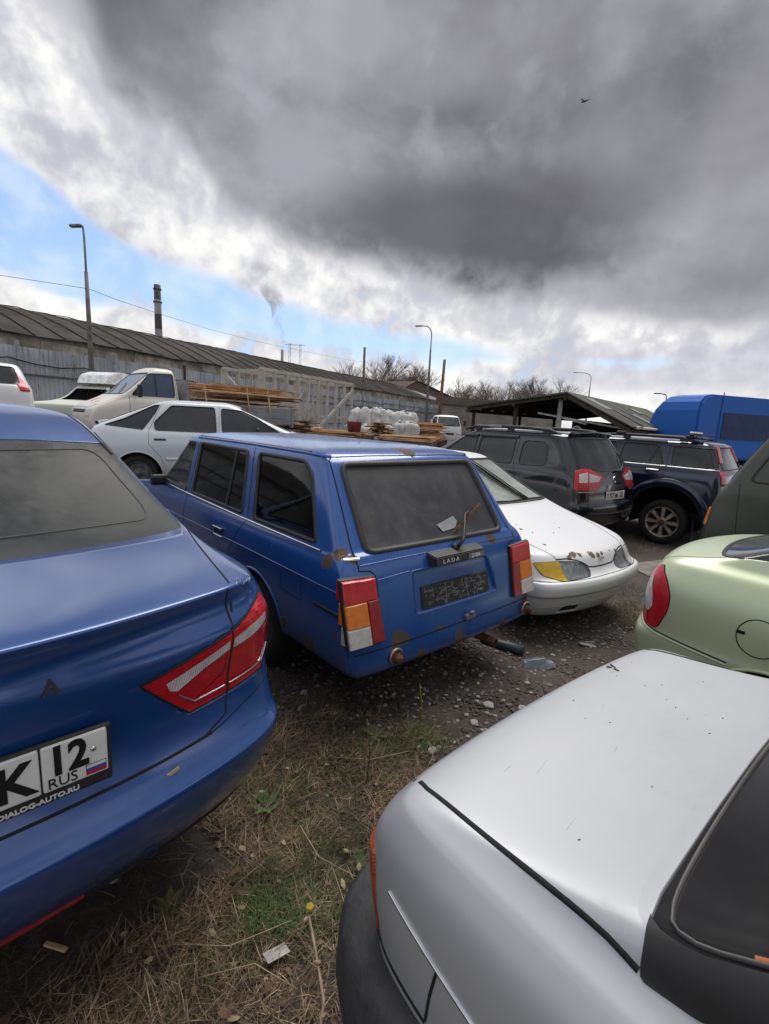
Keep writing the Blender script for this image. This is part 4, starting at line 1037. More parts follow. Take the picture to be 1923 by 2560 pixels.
# ---------------------------------------------------------------- white hatch-nosed sedan, nose towards us
def white_nose():
    sp = [(.31, -.22, .70, .040), (.25, -.20, .70, .030), (.38, -.21, .69, .026), (.10, -.17, .69, .040), (.12, -.20, .71, .025), (.02, -.16, .67, .028), (-.2, -.17, .69, .02), (-.32, -.165, .68, .03), (-.04, -.155, .69, .030), (-.06, -.19, .71, .016), (-.44, -.19, .69, .034), (-.38, -.16, .68, .022), (-.5, -.22, .70, .02),
          (.15, -.06, .62, .012), (.13, -.55, .80, .012), (.35, -.62, .80, .010), (.42, -.7, .82, .016), (.38, -.78, .84, .008), (.45, -.42, .75, .014), (-.05, -.62, .81, .010), (-.1, -.7, .83, .008), (-.28, -.85, .86, .010), (.18, -.98, .88, .007), (.08, -.45, .78, .010), (.52, -.35, .73, .009), (0, -2.1, 1.39, .035), (.3, -2.05, 1.38, .025)]
    pt_ = paint('white_dirty_paint', (.74, .75, .78), .34, 0, .10, (.42, .40, .37), spots=sp, rustc=(.085, .062, .042), coat=.35, streak=.15, grime=.12)
    c = spec_car('w2115', 'white_sedan', 'white sedan with rust bitten hood edge and one amber indicator, nose towards the gravel', pt_, 3)
    # lamps
    lam = rpoly([(.735, .655), (.70, .565), (.56, .522), (.235, .530), (.195, .565), (.235, .612), (.33, .645), (.53, .66)], .02, 2)
    for sg in (1, -1):
        q = lambda P: [(sg*a, b) for a, b in P]
        fl = lambda cc, n: n.y > .05 and cc.y > -.6
        nb = extract(c.bm, cut(c.bm, VF, q(lam), fl), .003)
        ye = extract(nb, cut(nb, VF, q([(.9, .7), (.9, .45), (.545, .45), (.50, .56), (.52, .70)]), lambda cc, n: True), .001)
        bk = nb.copy(); bk.normal_update()
        for v_ in bk.verts: v_.co = v_.co-v_.normal*.022
        L = from_bm('headlight', nb, clearglass('headlight_glass', (.95, .95, .95), .22, (.62, .63, .66), .6), c.root, smooth='keep')
        from_bm('indicator_lens', ye, M['yellow'] if sg > 0 else M['clearlens'], L, smooth='keep')
        from_bm('lamp_housing', bk, M['reflector'], L, smooth='keep')
        for x in (.30, .43):
            b_ = bmesh.new(); lathe(b_, [(.06, .0), (.05, -.03), (.02, -.045), (.0001, -.045)], 20, 'Z')
            for v in b_.verts: v.co = Vector((sg*x+v.co.x, -.168-.25*(x-.3)+v.co.z*.4, .59+v.co.y))
            from_bm('reflector_bowl', b_, M['reflector'], L)
        c.line('lamp_edge', VF, q(lam), .008, .003, M['gap'], True, L)
        # hood side shut line: runs up the wing
        c.line('hood_gap', VT, q([(.66, -1.30), (.665, -1.0), (.65, -.70), (.60, -.48), (.555, -.33), (.52, -.245)]), .009, .0012)
    c.line('hood_gap', VF, [(.53, .672), (.42, .672), (.32, .655), (.25, .628), (.20, .595), (.14, .588), (0, .585), (-.14, .588), (-.20, .595), (-.25, .628), (-.32, .655), (-.42, .672), (-.53, .672)], .014, .0015)
    c.line('bumper_gap', VF, [(.80, .53), (.55, .522), (.3, .522), (0, .525), (-.3, .522), (-.55, .522), (-.80, .53)], .007, .0012)
    c.line('bumper_gap', VFR, [(-.85, .525), (-.6, .524), (-.4, .522)], .006, .0012)
    c.line('bumper_gap', VF, [(.78, .402), (.4, .398), (0, .396), (-.4, .398), (-.78, .402)], .006, .0012)
    # plate recess line, fog openings
    c.line('bumper_crease', VF, [(.76, .295), (.45, .300), (0, .305), (-.45, .300), (-.76, .295)], .008, .002, pt_)
    for sg in (1, -1):
        fo = [(sg*.52, .222), (sg*.50, .285), (sg*.46, .298), (sg*.31, .292), (sg*.30, .228)]
        g_ = c.patch(VF, fo, M['gap'], 'fog_opening', -.012, lambda cc, n: n.y > .2 and cc.y > -.5, edge=False)
        c.line('fog_rim', VF, fo, .006, .002, pt_, True, g_)
    bm = bmesh.new()
    h = c.hit(VT, .0, -.155)
    c.ribbon_bm([(h[0]+Vector((.032*math.cos(a)*1.25, .020*math.sin(a), .002+.012*0)), h[1]) for a in [i*math.pi/12 for i in range(24)]], .006, .003, True, bm=bm)
    from_bm('oval_badge', bm, M['chrome'], c.root)
    b2 = bmesh.new(); box(b2, h[0]+Vector((0, 0, .001)), (.05, .02, .004), 0, None, .001); from_bm('badge_centre', b2, M['steel'], c.root)
    # windscreen: whitish sky reflection painted into the dust layer, wipers
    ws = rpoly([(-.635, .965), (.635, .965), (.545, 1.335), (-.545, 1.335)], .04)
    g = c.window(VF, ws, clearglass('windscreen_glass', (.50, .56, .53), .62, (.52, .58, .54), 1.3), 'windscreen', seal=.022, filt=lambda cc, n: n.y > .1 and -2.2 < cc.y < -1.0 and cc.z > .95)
    for (a, b) in (((.62, .985), (.42, 1.32)), ((.585, .985), (.36, 1.30)), ((-.28, .975), (-.10, 1.30)), ((-.24, .975), (-.05, 1.30))):
        P = c.path(VF, [a, b], False, .06); bm = bmesh.new()
        if len(P) > 2:
            tube(bm, [p+n*(.02+.02*math.sin(i/len(P)*3.1)) for i, (p, n) in enumerate(P)], .007, 6); c.ribbon_bm([(p+n*.006, n) for p, n in P], .012, .010, bm=bm)
            from_bm('wiper', bm, M['blacktrim'], c.root)
    for x in (.60, -.26):
        hh = c.hit(VT, x, -1.235); bm = bmesh.new(); tube(bm, [hh[0]-Vector((0, 0, .02)), hh[0]+Vector((0, 0, .025))], .018, 10); from_bm('wiper_pivot', bm, M['blacktrim'], c.root)
    c.line('cowl_gap', VT, [(-.64, -1.225), (0, -1.165), (.64, -1.225)], .03, .002)
    for v in (VL, VR):
        F_ = SF(v)
        c.window(v, rpoly([(-2.62, .98), (-1.55, .985), (-2.02, 1.33), (-2.55, 1.34)], .04), M['tint'], 'front_door_window', filt=F_)
        c.window(v, rpoly([(-3.45, .99), (-2.70, .98), (-2.64, 1.34), (-3.1, 1.33)], .04), M['tint'], 'rear_door_window', filt=F_)
        c.line('door_gap', v, [(-1.45, .92), (-1.45, .3)], .006); c.line('door_gap', v, [(-2.66, 1.34), (-2.66, .3)], .006)
        simple_handle(c, v, -2.6, .80)
    c.window(VB, rpoly([(-.6, 1.02), (.6, 1.02), (.5, 1.33), (-.5, 1.33)], .04), M['tint'], 'rear_window', filt=lambda cc, n: n.y < -.1 and cc.y > -3.9 and cc.z > 1.0)
    arches(c, (-.80, -3.26), .33, z=.27)
    c.finish()
    seats(c, -2.35, -3.0, .42)
    quickmesh('dashboard', lambda b: box(b, (0, -1.55, .88), (1.3, .35, .14), 0, None, .04, 2), M['seat'], c.root)
    wheels4(c, (-.80, -3.26), .70, .28, .165, .17)
    mirror(c, .78, -1.75, .98); mirror(c, -.78, -1.75, .98)
    for sg in (-1, 1): quickmesh('tail_lamp', lambda b: box(b, (sg*.62, -4.27, .80), (.30, .06, .15), 0, None, .02, 2), M['red'], c.root)
white_nose()

# ---------------------------------------------------------------- black crossover with roof rails
def black_suv():
    pt_ = paint('black_suv_paint', (.006, .009, .015), .14, .1, .05, (.10, .10, .10), coat=.8, streak=.1, grime=.25)
    c = spec_car('terrano', 'black_crossover', 'black crossover with silver roof rail inserts and a white number plate, rear towards us', pt_, 3)
    gm = glassmat('suv_glass', (.012, .014, .017), .10, .04)
    g = c.window(VB, rpoly([(-.555, 1.20), (-.27, 1.125), (0, 1.115), (.27, 1.125), (.555, 1.20), (.50, 1.555), (-.50, 1.555)], .04), glassmat('suv_rear_glass', (.02, .024, .026), .14, .04, (.16, .17, .17)), 'rear_window', inset=.002, seal=.014, sealh=.003, filt=lambda cc, n: n.y < -.15 and cc.y < .9)
    # spoiler
    bm = bmesh.new(); P = c.path(VB, [(-.54, 1.585), (0, 1.60), (.54, 1.585)], False, .06); c.ribbon_bm(P, .05, .07, bm=bm); from_bm('roof_spoiler', bm, pt_, c.root)
    for sg, V_ in ((-1, VBL), (1, VBR)):
        q = lambda P: [(sg*a, b) for a, b in P]
        out = rpoly(q([(.735, .868), (.73, 1.12), (.62, 1.155), (.50, 1.155), (.255, 1.05), (.36, .862)]), .02, 2)
        lamp = extract(c.bm, cut(c.bm, V_, out, lambda cc, n: cc.y < 1.0 and n.dot(V_.out) > .1), .006)
        w1 = extract(lamp, cut(lamp, V_, q([(.665, .975), (.665, 1.09), (.525, 1.115), (.525, .975)]), lambda cc, n: True), -.001)
        w2 = extract(lamp, cut(lamp, V_, q([(.505, .975), (.505, 1.10), (.30, 1.045), (.335, .985)]), lambda cc, n: True), -.001)
        L = from_bm('tail_lamp', lamp, M['red'], c.root, smooth='keep')
        from_bm('clear_lens', w1, M['clearlens'], L, smooth='keep'); from_bm('clear_lens', w2, M['clearlens'], L, smooth='keep')
        c.line('lamp_divider', V_, q([(.515, 1.155), (.515, .862)]), .008, .008, M['gap'], False, L)
        c.line('lamp_edge', V_, out, .008, .005, M['gap'], True, L)
        c.line('bumper_trim', V_, q([(.68, .845), (.42, .845)]), .014, .008, M['chrome'])
        c.line('tailgate_gap', V_, q([(.515, .86), (.50, .70), (.46, .60)]), .007)
        # roof rails with silver inserts
        b_ = bmesh.new(); hp = [(sg*.60, .62, 1.585), (sg*.612, .80, 1.655), (sg*.612, 1.2, 1.675), (sg*.61, 1.8, 1.675), (sg*.60, 2.2, 1.655), (sg*.595, 2.45, 1.60)]
        tube(b_, hp, [.02, .026, .026, .026, .024, .016], 8)
        for y in (.85, 1.5, 2.15): box(b_, (sg*.61, y, 1.63), (.04, .12, .08), 0, None, .01)
        rl = from_bm('roof_rail', b_, M['blacktrim'], c.root)
        b_ = bmesh.new(); box(b_, (sg*.622, 1.95, 1.675), (.045, .55, .03), 0, None, .01); from_bm('rail_insert', b_, M['chrome'], rl)
        b_ = bmesh.new(); box(b_, (sg*.52, .72, 1.612), (.06, .3, .01), 0, None, .003)
    for v in (VL, VR):
        F_ = SF(v)
        c.window(v, rpoly([(.66, 1.16), (1.14, 1.13), (1.16, 1.49), (.74, 1.49)], .10, 5), gm, 'quarter_window', filt=F_, seal=.012)
        c.window(v, rpoly([(1.27, 1.13), (1.97, 1.12), (1.98, 1.49), (1.30, 1.51)], .06), gm, 'rear_door_window', filt=F_)
        c.window(v, rpoly([(2.04, 1.12), (2.85, 1.12), (2.36, 1.48), (2.06, 1.49)], .06), gm, 'front_door_window', filt=F_)
        c.line('wind_deflector', v, [(1.27, 1.525), (2.0, 1.515)], .05, .02, M['blacktrim']); c.line('wind_deflector', v, [(2.05, 1.51), (2.42, 1.50)], .05, .02, M['blacktrim'])
        c.line('door_gap', v, [(1.24, 1.56), (1.22, 1.15), (1.14, .95), (1.25, .55)], .007); c.line('door_gap', v, [(2.0, 1.55), (2.0, .4)], .007); c.line('door_gap', v, [(3.0, 1.1), (3.0, .4)], .007)
        simple_handle(c, v, 1.36, 1.0, .18, pt_); simple_handle(c, v, 2.1, 1.0, .18, pt_)
    c.window(VF, rpoly([(-.72, 1.2), (.72, 1.2), (.60, 1.55), (-.60, 1.55)], .05), gm, 'windscreen', filt=lambda cc, n: n.y > .1 and cc.y > 2.1 and cc.z > 1.15)
    yb = min(c.hit(VB, x, .80)[0].y for x in (-.28, 0, .28))-.008
    c.line('tailgate_gap', VB, [(-.60, .585), (-.3, .565), (.3, .565), (.60, .585)], .008); c.line('bumper_crease', VB, [(-.62, .55), (0, .53), (.62, .55)], .012, .006, M['steel'])
    bm = bmesh.new(); box(bm, (.03, yb, .78), (.52, .014, .118), 0, None, .004); P_ = from_bm('number_plate', bm, M['plate'], c.root)
    rt_ = (R(90), 0, 0); ty = yb-.0085
    for s_, x, sz, z in (('T', -.215, .085, .745), ('717', -.150, .105, .740), ('BB', .015, .08, .745), ('12', .16, .085, .755)):
        text_obj('plate_lettering', s_, sz, M['black'], P_, (x, ty, z), rt_, .001, .85, bold=.003)
    bm = bmesh.new(); box(bm, (.145, ty, .78), (.004, .001, .11)); box(bm, (.21, ty, .745), (.07, .001, .012)); from_bm('plate_rule', bm, M['black'], P_)
    bm = bmesh.new(); y2 = c.hit(VB, 0, .895)[0].y
    vs = [(-.20, .865), (.24, .868), (.27, .93), (-.14, .935)]
    prism(bm, vs, lambda s_, t_: (Vector((s_, y2, t_)), Vector((0, -1, 0))), .035, 0, .006); from_bm('chrome_garnish', bm, M['chrome'], c.root)
    h = c.hit(VB, .02, 1.0)
    bm = bmesh.new(); c.ribbon_bm([(h[0]+Vector((.042*math.cos(a), -.004, .042*math.sin(a))), Vector((0, -1, 0))) for a in [i*math.pi/12 for i in range(24)]], .010, .006, True, bm=bm); box(bm, h[0]+Vector((0, -.008, 0)), (.10, .006, .014))
    from_bm('round_badge', bm, M['chrome'], c.root)
    text_obj('model_lettering', 'TERRANO', .042, M['chrome'], c.root, (-.53, c.hit(VB, -.4, .66)[0].y-.02, .652), (R(90), 0, R(-10)), .002, 1.1)
    bm = bmesh.new(); a = c.hit(VB, .10, 1.12)[0]; b = c.hit(VB, .40, 1.17)[0]; tube(bm, [a+Vector((0, -.05, 0)), b+Vector((0, -.04, .0))], [.014, .006], 6); tube(bm, [a+Vector((0, -.05, 0)), a], .016, 8); from_bm('rear_wiper', bm, M['blacktrim'], c.root)
    arches(c, (.86, 3.53), .42, z=.34, lipmat=pt_, lip=.03, liph=.015)
    c.finish()
    wheels4(c, (.86, 3.53), .79, .335, .21, .22, 'alloy')
    mirror(c, -.90, 2.75, 1.18, pt_); mirror(c, .90, 2.75, 1.18, pt_)
black_suv()

# ---------------------------------------------------------------- navy off-roader with big wheel
def navy_suv():
    pt_ = paint('navy_suv_paint', (.008, .016, .045), .14, .2, .05, (.10, .11, .13), coat=.8, streak=.1, grime=.3)
    c = spec_car('haval', 'navy_offroader', 'tall navy off road wagon on a big eight spoke wheel, beside the black crossover', pt_, 3)
    gm = glassmat('navy_glass', (.012, .016, .024), .08, .04)
    for v in (VL, VR):
        F_ = SF(v)
        c.window(v, rpoly([(.17, 1.285), (.80, 1.29), (.84, 1.60), (.30, 1.58)], .03), gm, 'cargo_window', filt=F_, seal=.014)
        c.window(v, rpoly([(.92, 1.295), (1.62, 1.295), (1.60, 1.61), (1.05, 1.605)], .04), gm, 'rear_door_window', filt=F_)
        c.window(v, rpoly([(1.72, 1.295), (2.85, 1.28), (2.45, 1.60), (1.72, 1.61)], .04), gm, 'front_door_window', filt=F_)
        c.line('window_divider', v, [(1.14, 1.30), (1.06, 1.60)], .025, .004, M['blacktrim'])
        c.line('wind_deflector', v, [(.95, 1.64), (1.62, 1.645)], .045, .02, M['blacktrim'])
        c.line('belt_chrome', v, [(.16, 1.262), (.86, 1.265)], .022, .010, M['chrome']); c.line('belt_chrome', v, [(.88, 1.266), (3.0, 1.262)], .022, .010, M['chrome'])
        c.line('door_gap', v, [(.88, 1.66), (.87, 1.20), (.90, 1.12)], .008); c.line('door_gap', v, [(1.67, 1.66), (1.67, .5)], .008); c.line('door_gap', v, [(3.0, 1.2), (3.0, .5)], .008)
        c.line('door_handle', v, [(.96, 1.185), (1.14, 1.185)], .035, .03, M['chrome']); c.line('door_handle', v, [(1.78, 1.185), (1.96, 1.185)], .035, .03, M['chrome'])
        sg = v.out.x
        b_ = bmesh.new(); tube(b_, [(sg*.66, .45, 1.655), (sg*.672, .75, 1.73), (sg*.67, 1.6, 1.74), (sg*.66, 2.4, 1.70), (sg*.64, 2.7, 1.62)], .022, 8)
        for y in (.72, 1.6, 2.4): box(b_, (sg*.665, y, 1.70), (.05, .12, .07), 0, None, .012)
        rl = from_bm('roof_rail', b_, M['blacktrim'], c.root)
        # wheel arch flares
        for yy in (.80, 3.50):
            for k, (r_o, w_, h_) in enumerate(((.60, .13, .030),)):
                c.line('arch_flare', v, circle(yy, .42, r_o, 26, -14, 194), w_, h_, pt_)
        c.line('sill_trim', v, [(1.3, .47), (3.0, .47)], .10, .02, M['blacktrim'])
    for sg, V_ in ((-1, VBL), (1, VBR)):
        q = lambda P: [(sg*a, b) for a, b in P]
        c.patch(V_, q([(.60, 1.36), (.585, 1.62), (.50, 1.60), (.50, 1.36)]), M['red'], 'tail_lamp', .012, lambda cc, n: cc.y < .6)
        c.patch(V_, q([(.66, 1.05), (.66, 1.24), (.54, 1.24), (.54, 1.05)]), M['red'], 'tail_lamp', .012, lambda cc, n: cc.y < .6)
        c.patch(V_, q([(.69, .62), (.69, .70), (.50, .70), (.50, .62)]), M['darkred'], 'bumper_reflector', .012, lambda cc, n: cc.y < .6)
    b_ = bmesh.new(); box(b_, (-.66, .62, 1.75), (.07, .16, .05), 0, None, .015); box(b_, (.0, .62, 1.785), (1.44, .06, .03), 0, None, .01); xr = from_bm('cross_bar', b_, M['blacktrim'], c.root)
    b_ = bmesh.new(); box(b_, (-.45, .62, 1.815), (.36, .10, .03), 0, None, .008); from_bm('rack_bracket', b_, M['chrome'], xr)
    b_ = bmesh.new(); box(b_, (-.66, 1.7, 1.765), (.08, .16, .06), 0, None, .015); from_bm('rack_foot', b_, M['blacktrim'], xr)
    c.window(VB, rpoly([(-.62, 1.26), (.62, 1.26), (.55, 1.60), (-.55, 1.60)], .05), gm, 'rear_window', filt=lambda cc, n: n.y < -.3 and cc.y < .6)
    c.window(VF, rpoly([(-.74, 1.27), (.74, 1.27), (.63, 1.60), (-.63, 1.60)], .05), gm, 'windscreen', filt=lambda cc, n: n.y > .1 and cc.y > 2.3 and cc.z > 1.24)
    arches(c, (.80, 3.50), .53, z=.42, lipmat=M['blacktrim'], lip=.02, liph=.012)
    c.finish()
    rm = simple('dirty_alloy', (.34, .30, .27), .5, .55, .5, 16, .3, 40)
    wheels4(c, (.80, 3.50), .80, .365, .24, .245, 'eight', rm)
    quickmesh('mud_flap', lambda b: box(b, (-.80, .36, .30), (.24, .012, .34)), M['rubber'], c.root)
    quickmesh('underbody', lambda b: box(b, (0, 2.2, .42), (1.25, 3.9, .2), 0, None, .05), M['gap'], c.root)
navy_suv()

# ---------------------------------------------------------------- pale green sedan, right
def green_sedan():
    pt_ = paint('pale_green_paint', (.52, .60, .40), .36, .25, .14, (.42, .40, .32), coat=.7, streak=.05, grime=.15)
    c = spec_car('kalina', 'pale_green_sedan', 'pale green rounded sedan with a round fuel flap, right edge of the lot', pt_, 3)
    gl = rpoly([(-.66, 1.12), (.66, 1.12), (.565, 1.42), (-.565, 1.42)], [.09, .09, .05, .05], 5)
    g = c.window(VB, gl, clearglass('green_sedan_glass', (.30, .34, .34), .35, (.20, .22, .22)), 'rear_window', inset=.003, seal=.022, sealh=.004, filt=lambda cc, n: n.y < -.05 and cc.y < 1.3 and cc.z > 1.05)
    for sg, V_ in ((1, VBR), (-1, VBL)):
        q = lambda P: [(sg*a, b) for a, b in P]
        out = rpoly(q([(.605, 1.02), (.53, .95), (.475, .82), (.49, .72), (.57, .665), (.705, .642), (.75, .78), (.745, .86), (.70, .94)]), .03, 3)
        fl = lambda cc, n: cc.y < .7 and n.dot(V_.out) > .05
        lamp = extract(c.bm, cut(c.bm, V_, out, fl), .008)
        wl = extract(lamp, cut(lamp, V_, rpoly(q([(.60, .95), (.535, .84), (.555, .765), (.64, .725), (.675, .77), (.665, .83), (.635, .89)]), .02, 2), lambda cc, n: True), .003)
        L = from_bm('tail_lamp', lamp, M['red'], c.root, smooth='keep'); from_bm('clear_lens', wl, M['clearlens'], L, smooth='keep')
        c.line('lamp_edge', V_, out, .006, .004, M['gap'], True, L)
        c.line('bumper_gap', V_, q([(.30, .68), (.45, .665), (.57, .655), (.70, .632), (.80, .622), (1.0, .60)]), .009, .0015)
        c.line('bumper_edge', V_, q([(.50, .645), (.58, .640), (.70, .618), (.80, .608), (1.0, .586)]), .010, .004, pt_)
        c.line('trunk_gap', VT, q([(.60, .50), (.615, .30), (.60, .16), (.56, .10)]), .005)
    c.line('fuel_flap', VR, circle(.715, .775, .098, 28), .007, .0015, closed=True)
    bm = bmesh.new(); h = c.hit(VR, .635, .785); box(bm, h[0], (.008, .04, .018), 0, None, .003); from_bm('flap_catch', bm, M['gap'], c.root)
    for v in (VL, VR):
        F_ = SF(v)
        c.window(v, rpoly([(1.15, 1.12), (1.72, 1.10), (1.74, 1.41), (1.35, 1.41)], .05), M['tint'], 'rear_door_window', filt=F_)
        c.window(v, rpoly([(1.80, 1.10), (2.75, 1.08), (2.25, 1.40), (1.82, 1.41)], .05), M['tint'], 'front_door_window', filt=F_)
        c.line('door_gap', v, [(1.77, 1.43), (1.77, .35)], .006); c.line('door_gap', v, [(1.05, 1.1), (1.05, .8), (1.2, .5), (1.2, .3)], .006)
    c.window(VF, rpoly([(-.58, 1.09), (.58, 1.09), (.5, 1.41), (-.5, 1.41)], .05), M['tint'], 'windscreen', filt=lambda cc, n: n.y > .1 and cc.y > 2.1 and cc.z > 1.06)
    arches(c, (.80, 3.25), .33, z=.28)
    c.finish()
    seats(c, 2.0, 1.3, .5)
    quickmesh('parcel_shelf', lambda b: box(b, (0, .78, 1.07), (1.12, .5, .03), 0, None, .01), M['greyseat'], c.root)
    wheels4(c, (.80, 3.25), .70, .285, .17, .18)
green_sedan()

# ---------------------------------------------------------------- silver sedan, lower right
def silver_sedan():
    sp = [(-.30, .01, .94, .02), (-.27, .03, .94, .014), (.52, .50, .97, .010)]
    pt_ = paint('silver_paint', (.44, .46, .49), .27, .35, .50, (.42, .42, .45), spots=sp, rustc=(.16, .13, .07), coat=.4, streak=.08, grime=.1)
    c = spec_car('silver', 'silver_sedan', 'weathered silver sedan with a black gap round its boot lid, nearest on the right', pt_, 3)
    gl = rpoly([(-.575, 1.000), (.575, 1.000), (.480, 1.31), (-.480, 1.31)], .01, 2)
    outer = rpoly([(-.604, .500), (-.57, .489), (-.50, .480), (-.25, .474), (0, .472), (.25, .474), (.50, .480), (.57, .489), (.604, .500), (.600, .575), (.590, .64), (.475, 1.09), (-.475, 1.09), (-.590, .64), (-.600, .575)], .008, 2)
    sb = extract(c.bm, cut(c.bm, VT, outer, lambda cc, n: n.z > .03 and cc.z > .90 and .40 < cc.y < 1.2), .002)
    gb = extract(sb, cut(sb, VB, rpoly([(-.577, 1.003), (0, .998), (.577, 1.003), (.462, 1.305), (-.462, 1.305)], [.02, 0, .02, .03, .03], 3), lambda cc, n: True), -.006)
    g = from_bm('rear_window', gb, glassmat('silver_sedan_glass', (.008, .008, .009), .08, .04, (.2, .18, .16)), c.root, smooth='keep')
    from_bm('window_seal', sb, simple('rear_seal_rubber', (.010, .010, .011), .5, 0, .3, 20), g, smooth='keep')
    c.line('seal_bead', VB, rpoly([(-.566, 1.010), (.566, 1.010), (.458, 1.295), (-.458, 1.295)], .02, 3), .004, .003, simple('seal_bead', (.09, .085, .085), .5), True, g)
    c.line('orange_strip', VB, [(.548, 1.045), (.525, 1.11), (.50, 1.18), (.48, 1.24)], .010, .001, simple('rust_orange_strip', (.35, .10, .03), .7), False, g)
    for sg in (1, -1):
        c.line('boot_gap', VT, [(sg*.560, -.005), (sg*.575, .05), (sg*.584, .20), (sg*.592, .36), (sg*.596, .45), (sg*.600, .497)], .013, .0015)
        V_ = VBR if sg > 0 else VBL
        q = lambda P: [(sg*a, b) for a, b in P]
        o_ = c.patch(V_, q([(.425, .80), (.415, .60), (.485, .60), (.500, .76), (.482, .80)]), lens('dull_orange_lens', (.34, .055, .010), (0, 0, 900), .2), 'side_lamp', .006, lambda cc, n: cc.y < .3)
        c.patch(V_, q([(.20, .74), (.20, .62), (.41, .61), (.415, .76)]), M['red'], 'tail_lamp', .006, lambda cc, n: cc.y < .3)
        v = VR if sg > 0 else VL
        c.line('side_crease', v, [(.08, .775), (.20, .752), (.31, .733), (.6, .70), (1.2, .69), (3.6, .67)], .006, .005, M['chrome'])
        c.line('bumper_gap', v, [(.225, .745), (.215, .68), (.21, .62)], .008)
        c.line('bumper_skin', v, [(.02, .62), (.21, .615)], .006, .003)
    c.line('boot_gap', VB, [(-.54, .76), (.54, .76)], .008)
    # rubber bumper
    bb = bmesh.new(); R_ = []
    for i in range(29):
        t = i/28*math.pi; x = -math.cos(t); y = -math.sin(t)
        R_.append((Vector((.725*math.copysign(abs(x)**.35, x), .30-.440*abs(y)**.5, 0)), 0))
    prof = [(-.05, .60), (.020, .598), (.045, .56), (.05, .46), (.035, .36), (0, .30)]
    rows = []
    for i, (p, _) in enumerate(R_):
        a = R_[max(i-1, 0)][0]; b = R_[min(i+1, 28)][0]; t = (b-a).normalized(); nn = Vector((t.y, -t.x, 0))
        if nn.dot(p-Vector((0, .6, 0))) < 0: nn = -nn
        rows.append([bb.verts.new((p.x+nn.x*o, p.y+nn.y*o, z)) for o, z in prof])
    for i in range(28):
        for k in range(5): f = bb.faces.new((rows[i][k], rows[i][k+1], rows[i+1][k+1], rows[i+1][k])); f.smooth = True
    from_bm('rear_bumper', bb, simple('grey_bumper_plastic', (.035, .035, .038), .7, 0, .3, 18, .3, 80), c.root, smooth='keep')
    rd = random.Random(4); bm = bmesh.new()
    for _ in range(16):
        x, y = rd.uniform(-.5, .55), rd.uniform(.02, .40); h = c.hit(VT, x, y)
        if h: box(bm, h[0]+Vector((0, 0, .0005)), (rd.uniform(.002, .006), rd.uniform(.001, .002), .0015), 0, Matrix.Rotation(rd.uniform(-.6, .2), 3, 'Z'))
    for _ in range(3):
        h = c.hit(VT, -.29+rd.uniform(-.03, .03), .02+rd.uniform(-.015, .02)); box(bm, h[0]+Vector((0, 0, .002)), (rd.uniform(.01, .025), .004, .004), 0, Matrix.Rotation(rd.uniform(-2, 2), 3, 'Z'))
    sm = simple('dried_smear', (.36, .36, .37), .6, 0, .3, 40)
    for (x, y, l, a_) in ((.30, .16, .07, .5), (.12, .24, .05, .4), (-.05, .12, .06, .6), (.42, .30, .05, .3), (-.20, .33, .06, .5), (.22, .38, .035, .9), (.38, .12, .03, .2)):
        from_bm('dried_smear', c.ribbon_bm(c.path(VT, [(x, y), (x+l*math.cos(a_), y+l*math.sin(a_)*.4)], False, .01), .0014, .0002), sm, c.root)
    from_bm('dirt_specks', bm, simple('bits_of_dirt', (.10, .08, .05), .9), c.root)
    for v in (VL, VR):
        F_ = SF(v)
        c.window(v, rpoly([(1.15, 1.0), (1.72, .99), (1.74, 1.31), (1.35, 1.31)], .04), M['tint'], 'rear_door_window', filt=F_)
        c.window(v, rpoly([(1.80, .99), (2.75, .98), (2.25, 1.30), (1.82, 1.31)], .04), M['tint'], 'front_door_window', filt=F_)
        c.line('door_gap', v, [(1.77, 1.33), (1.77, .35)], .006); c.line('door_gap', v, [(1.02, .98), (1.02, .7), (1.15, .3)], .006)
    c.window(VF, rpoly([(-.5, 1.02), (.5, 1.02), (.43, 1.31), (-.43, 1.31)], .04), M['tint'], 'windscreen', filt=lambda cc, n: n.y > .1 and cc.y > 2.1 and cc.z > 1.0)
    arches(c, (.82, 3.2), .31, z=.26)
    c.finish()
    wheels4(c, (.82, 3.2), .62, .27, .16, .17)
silver_sedan()

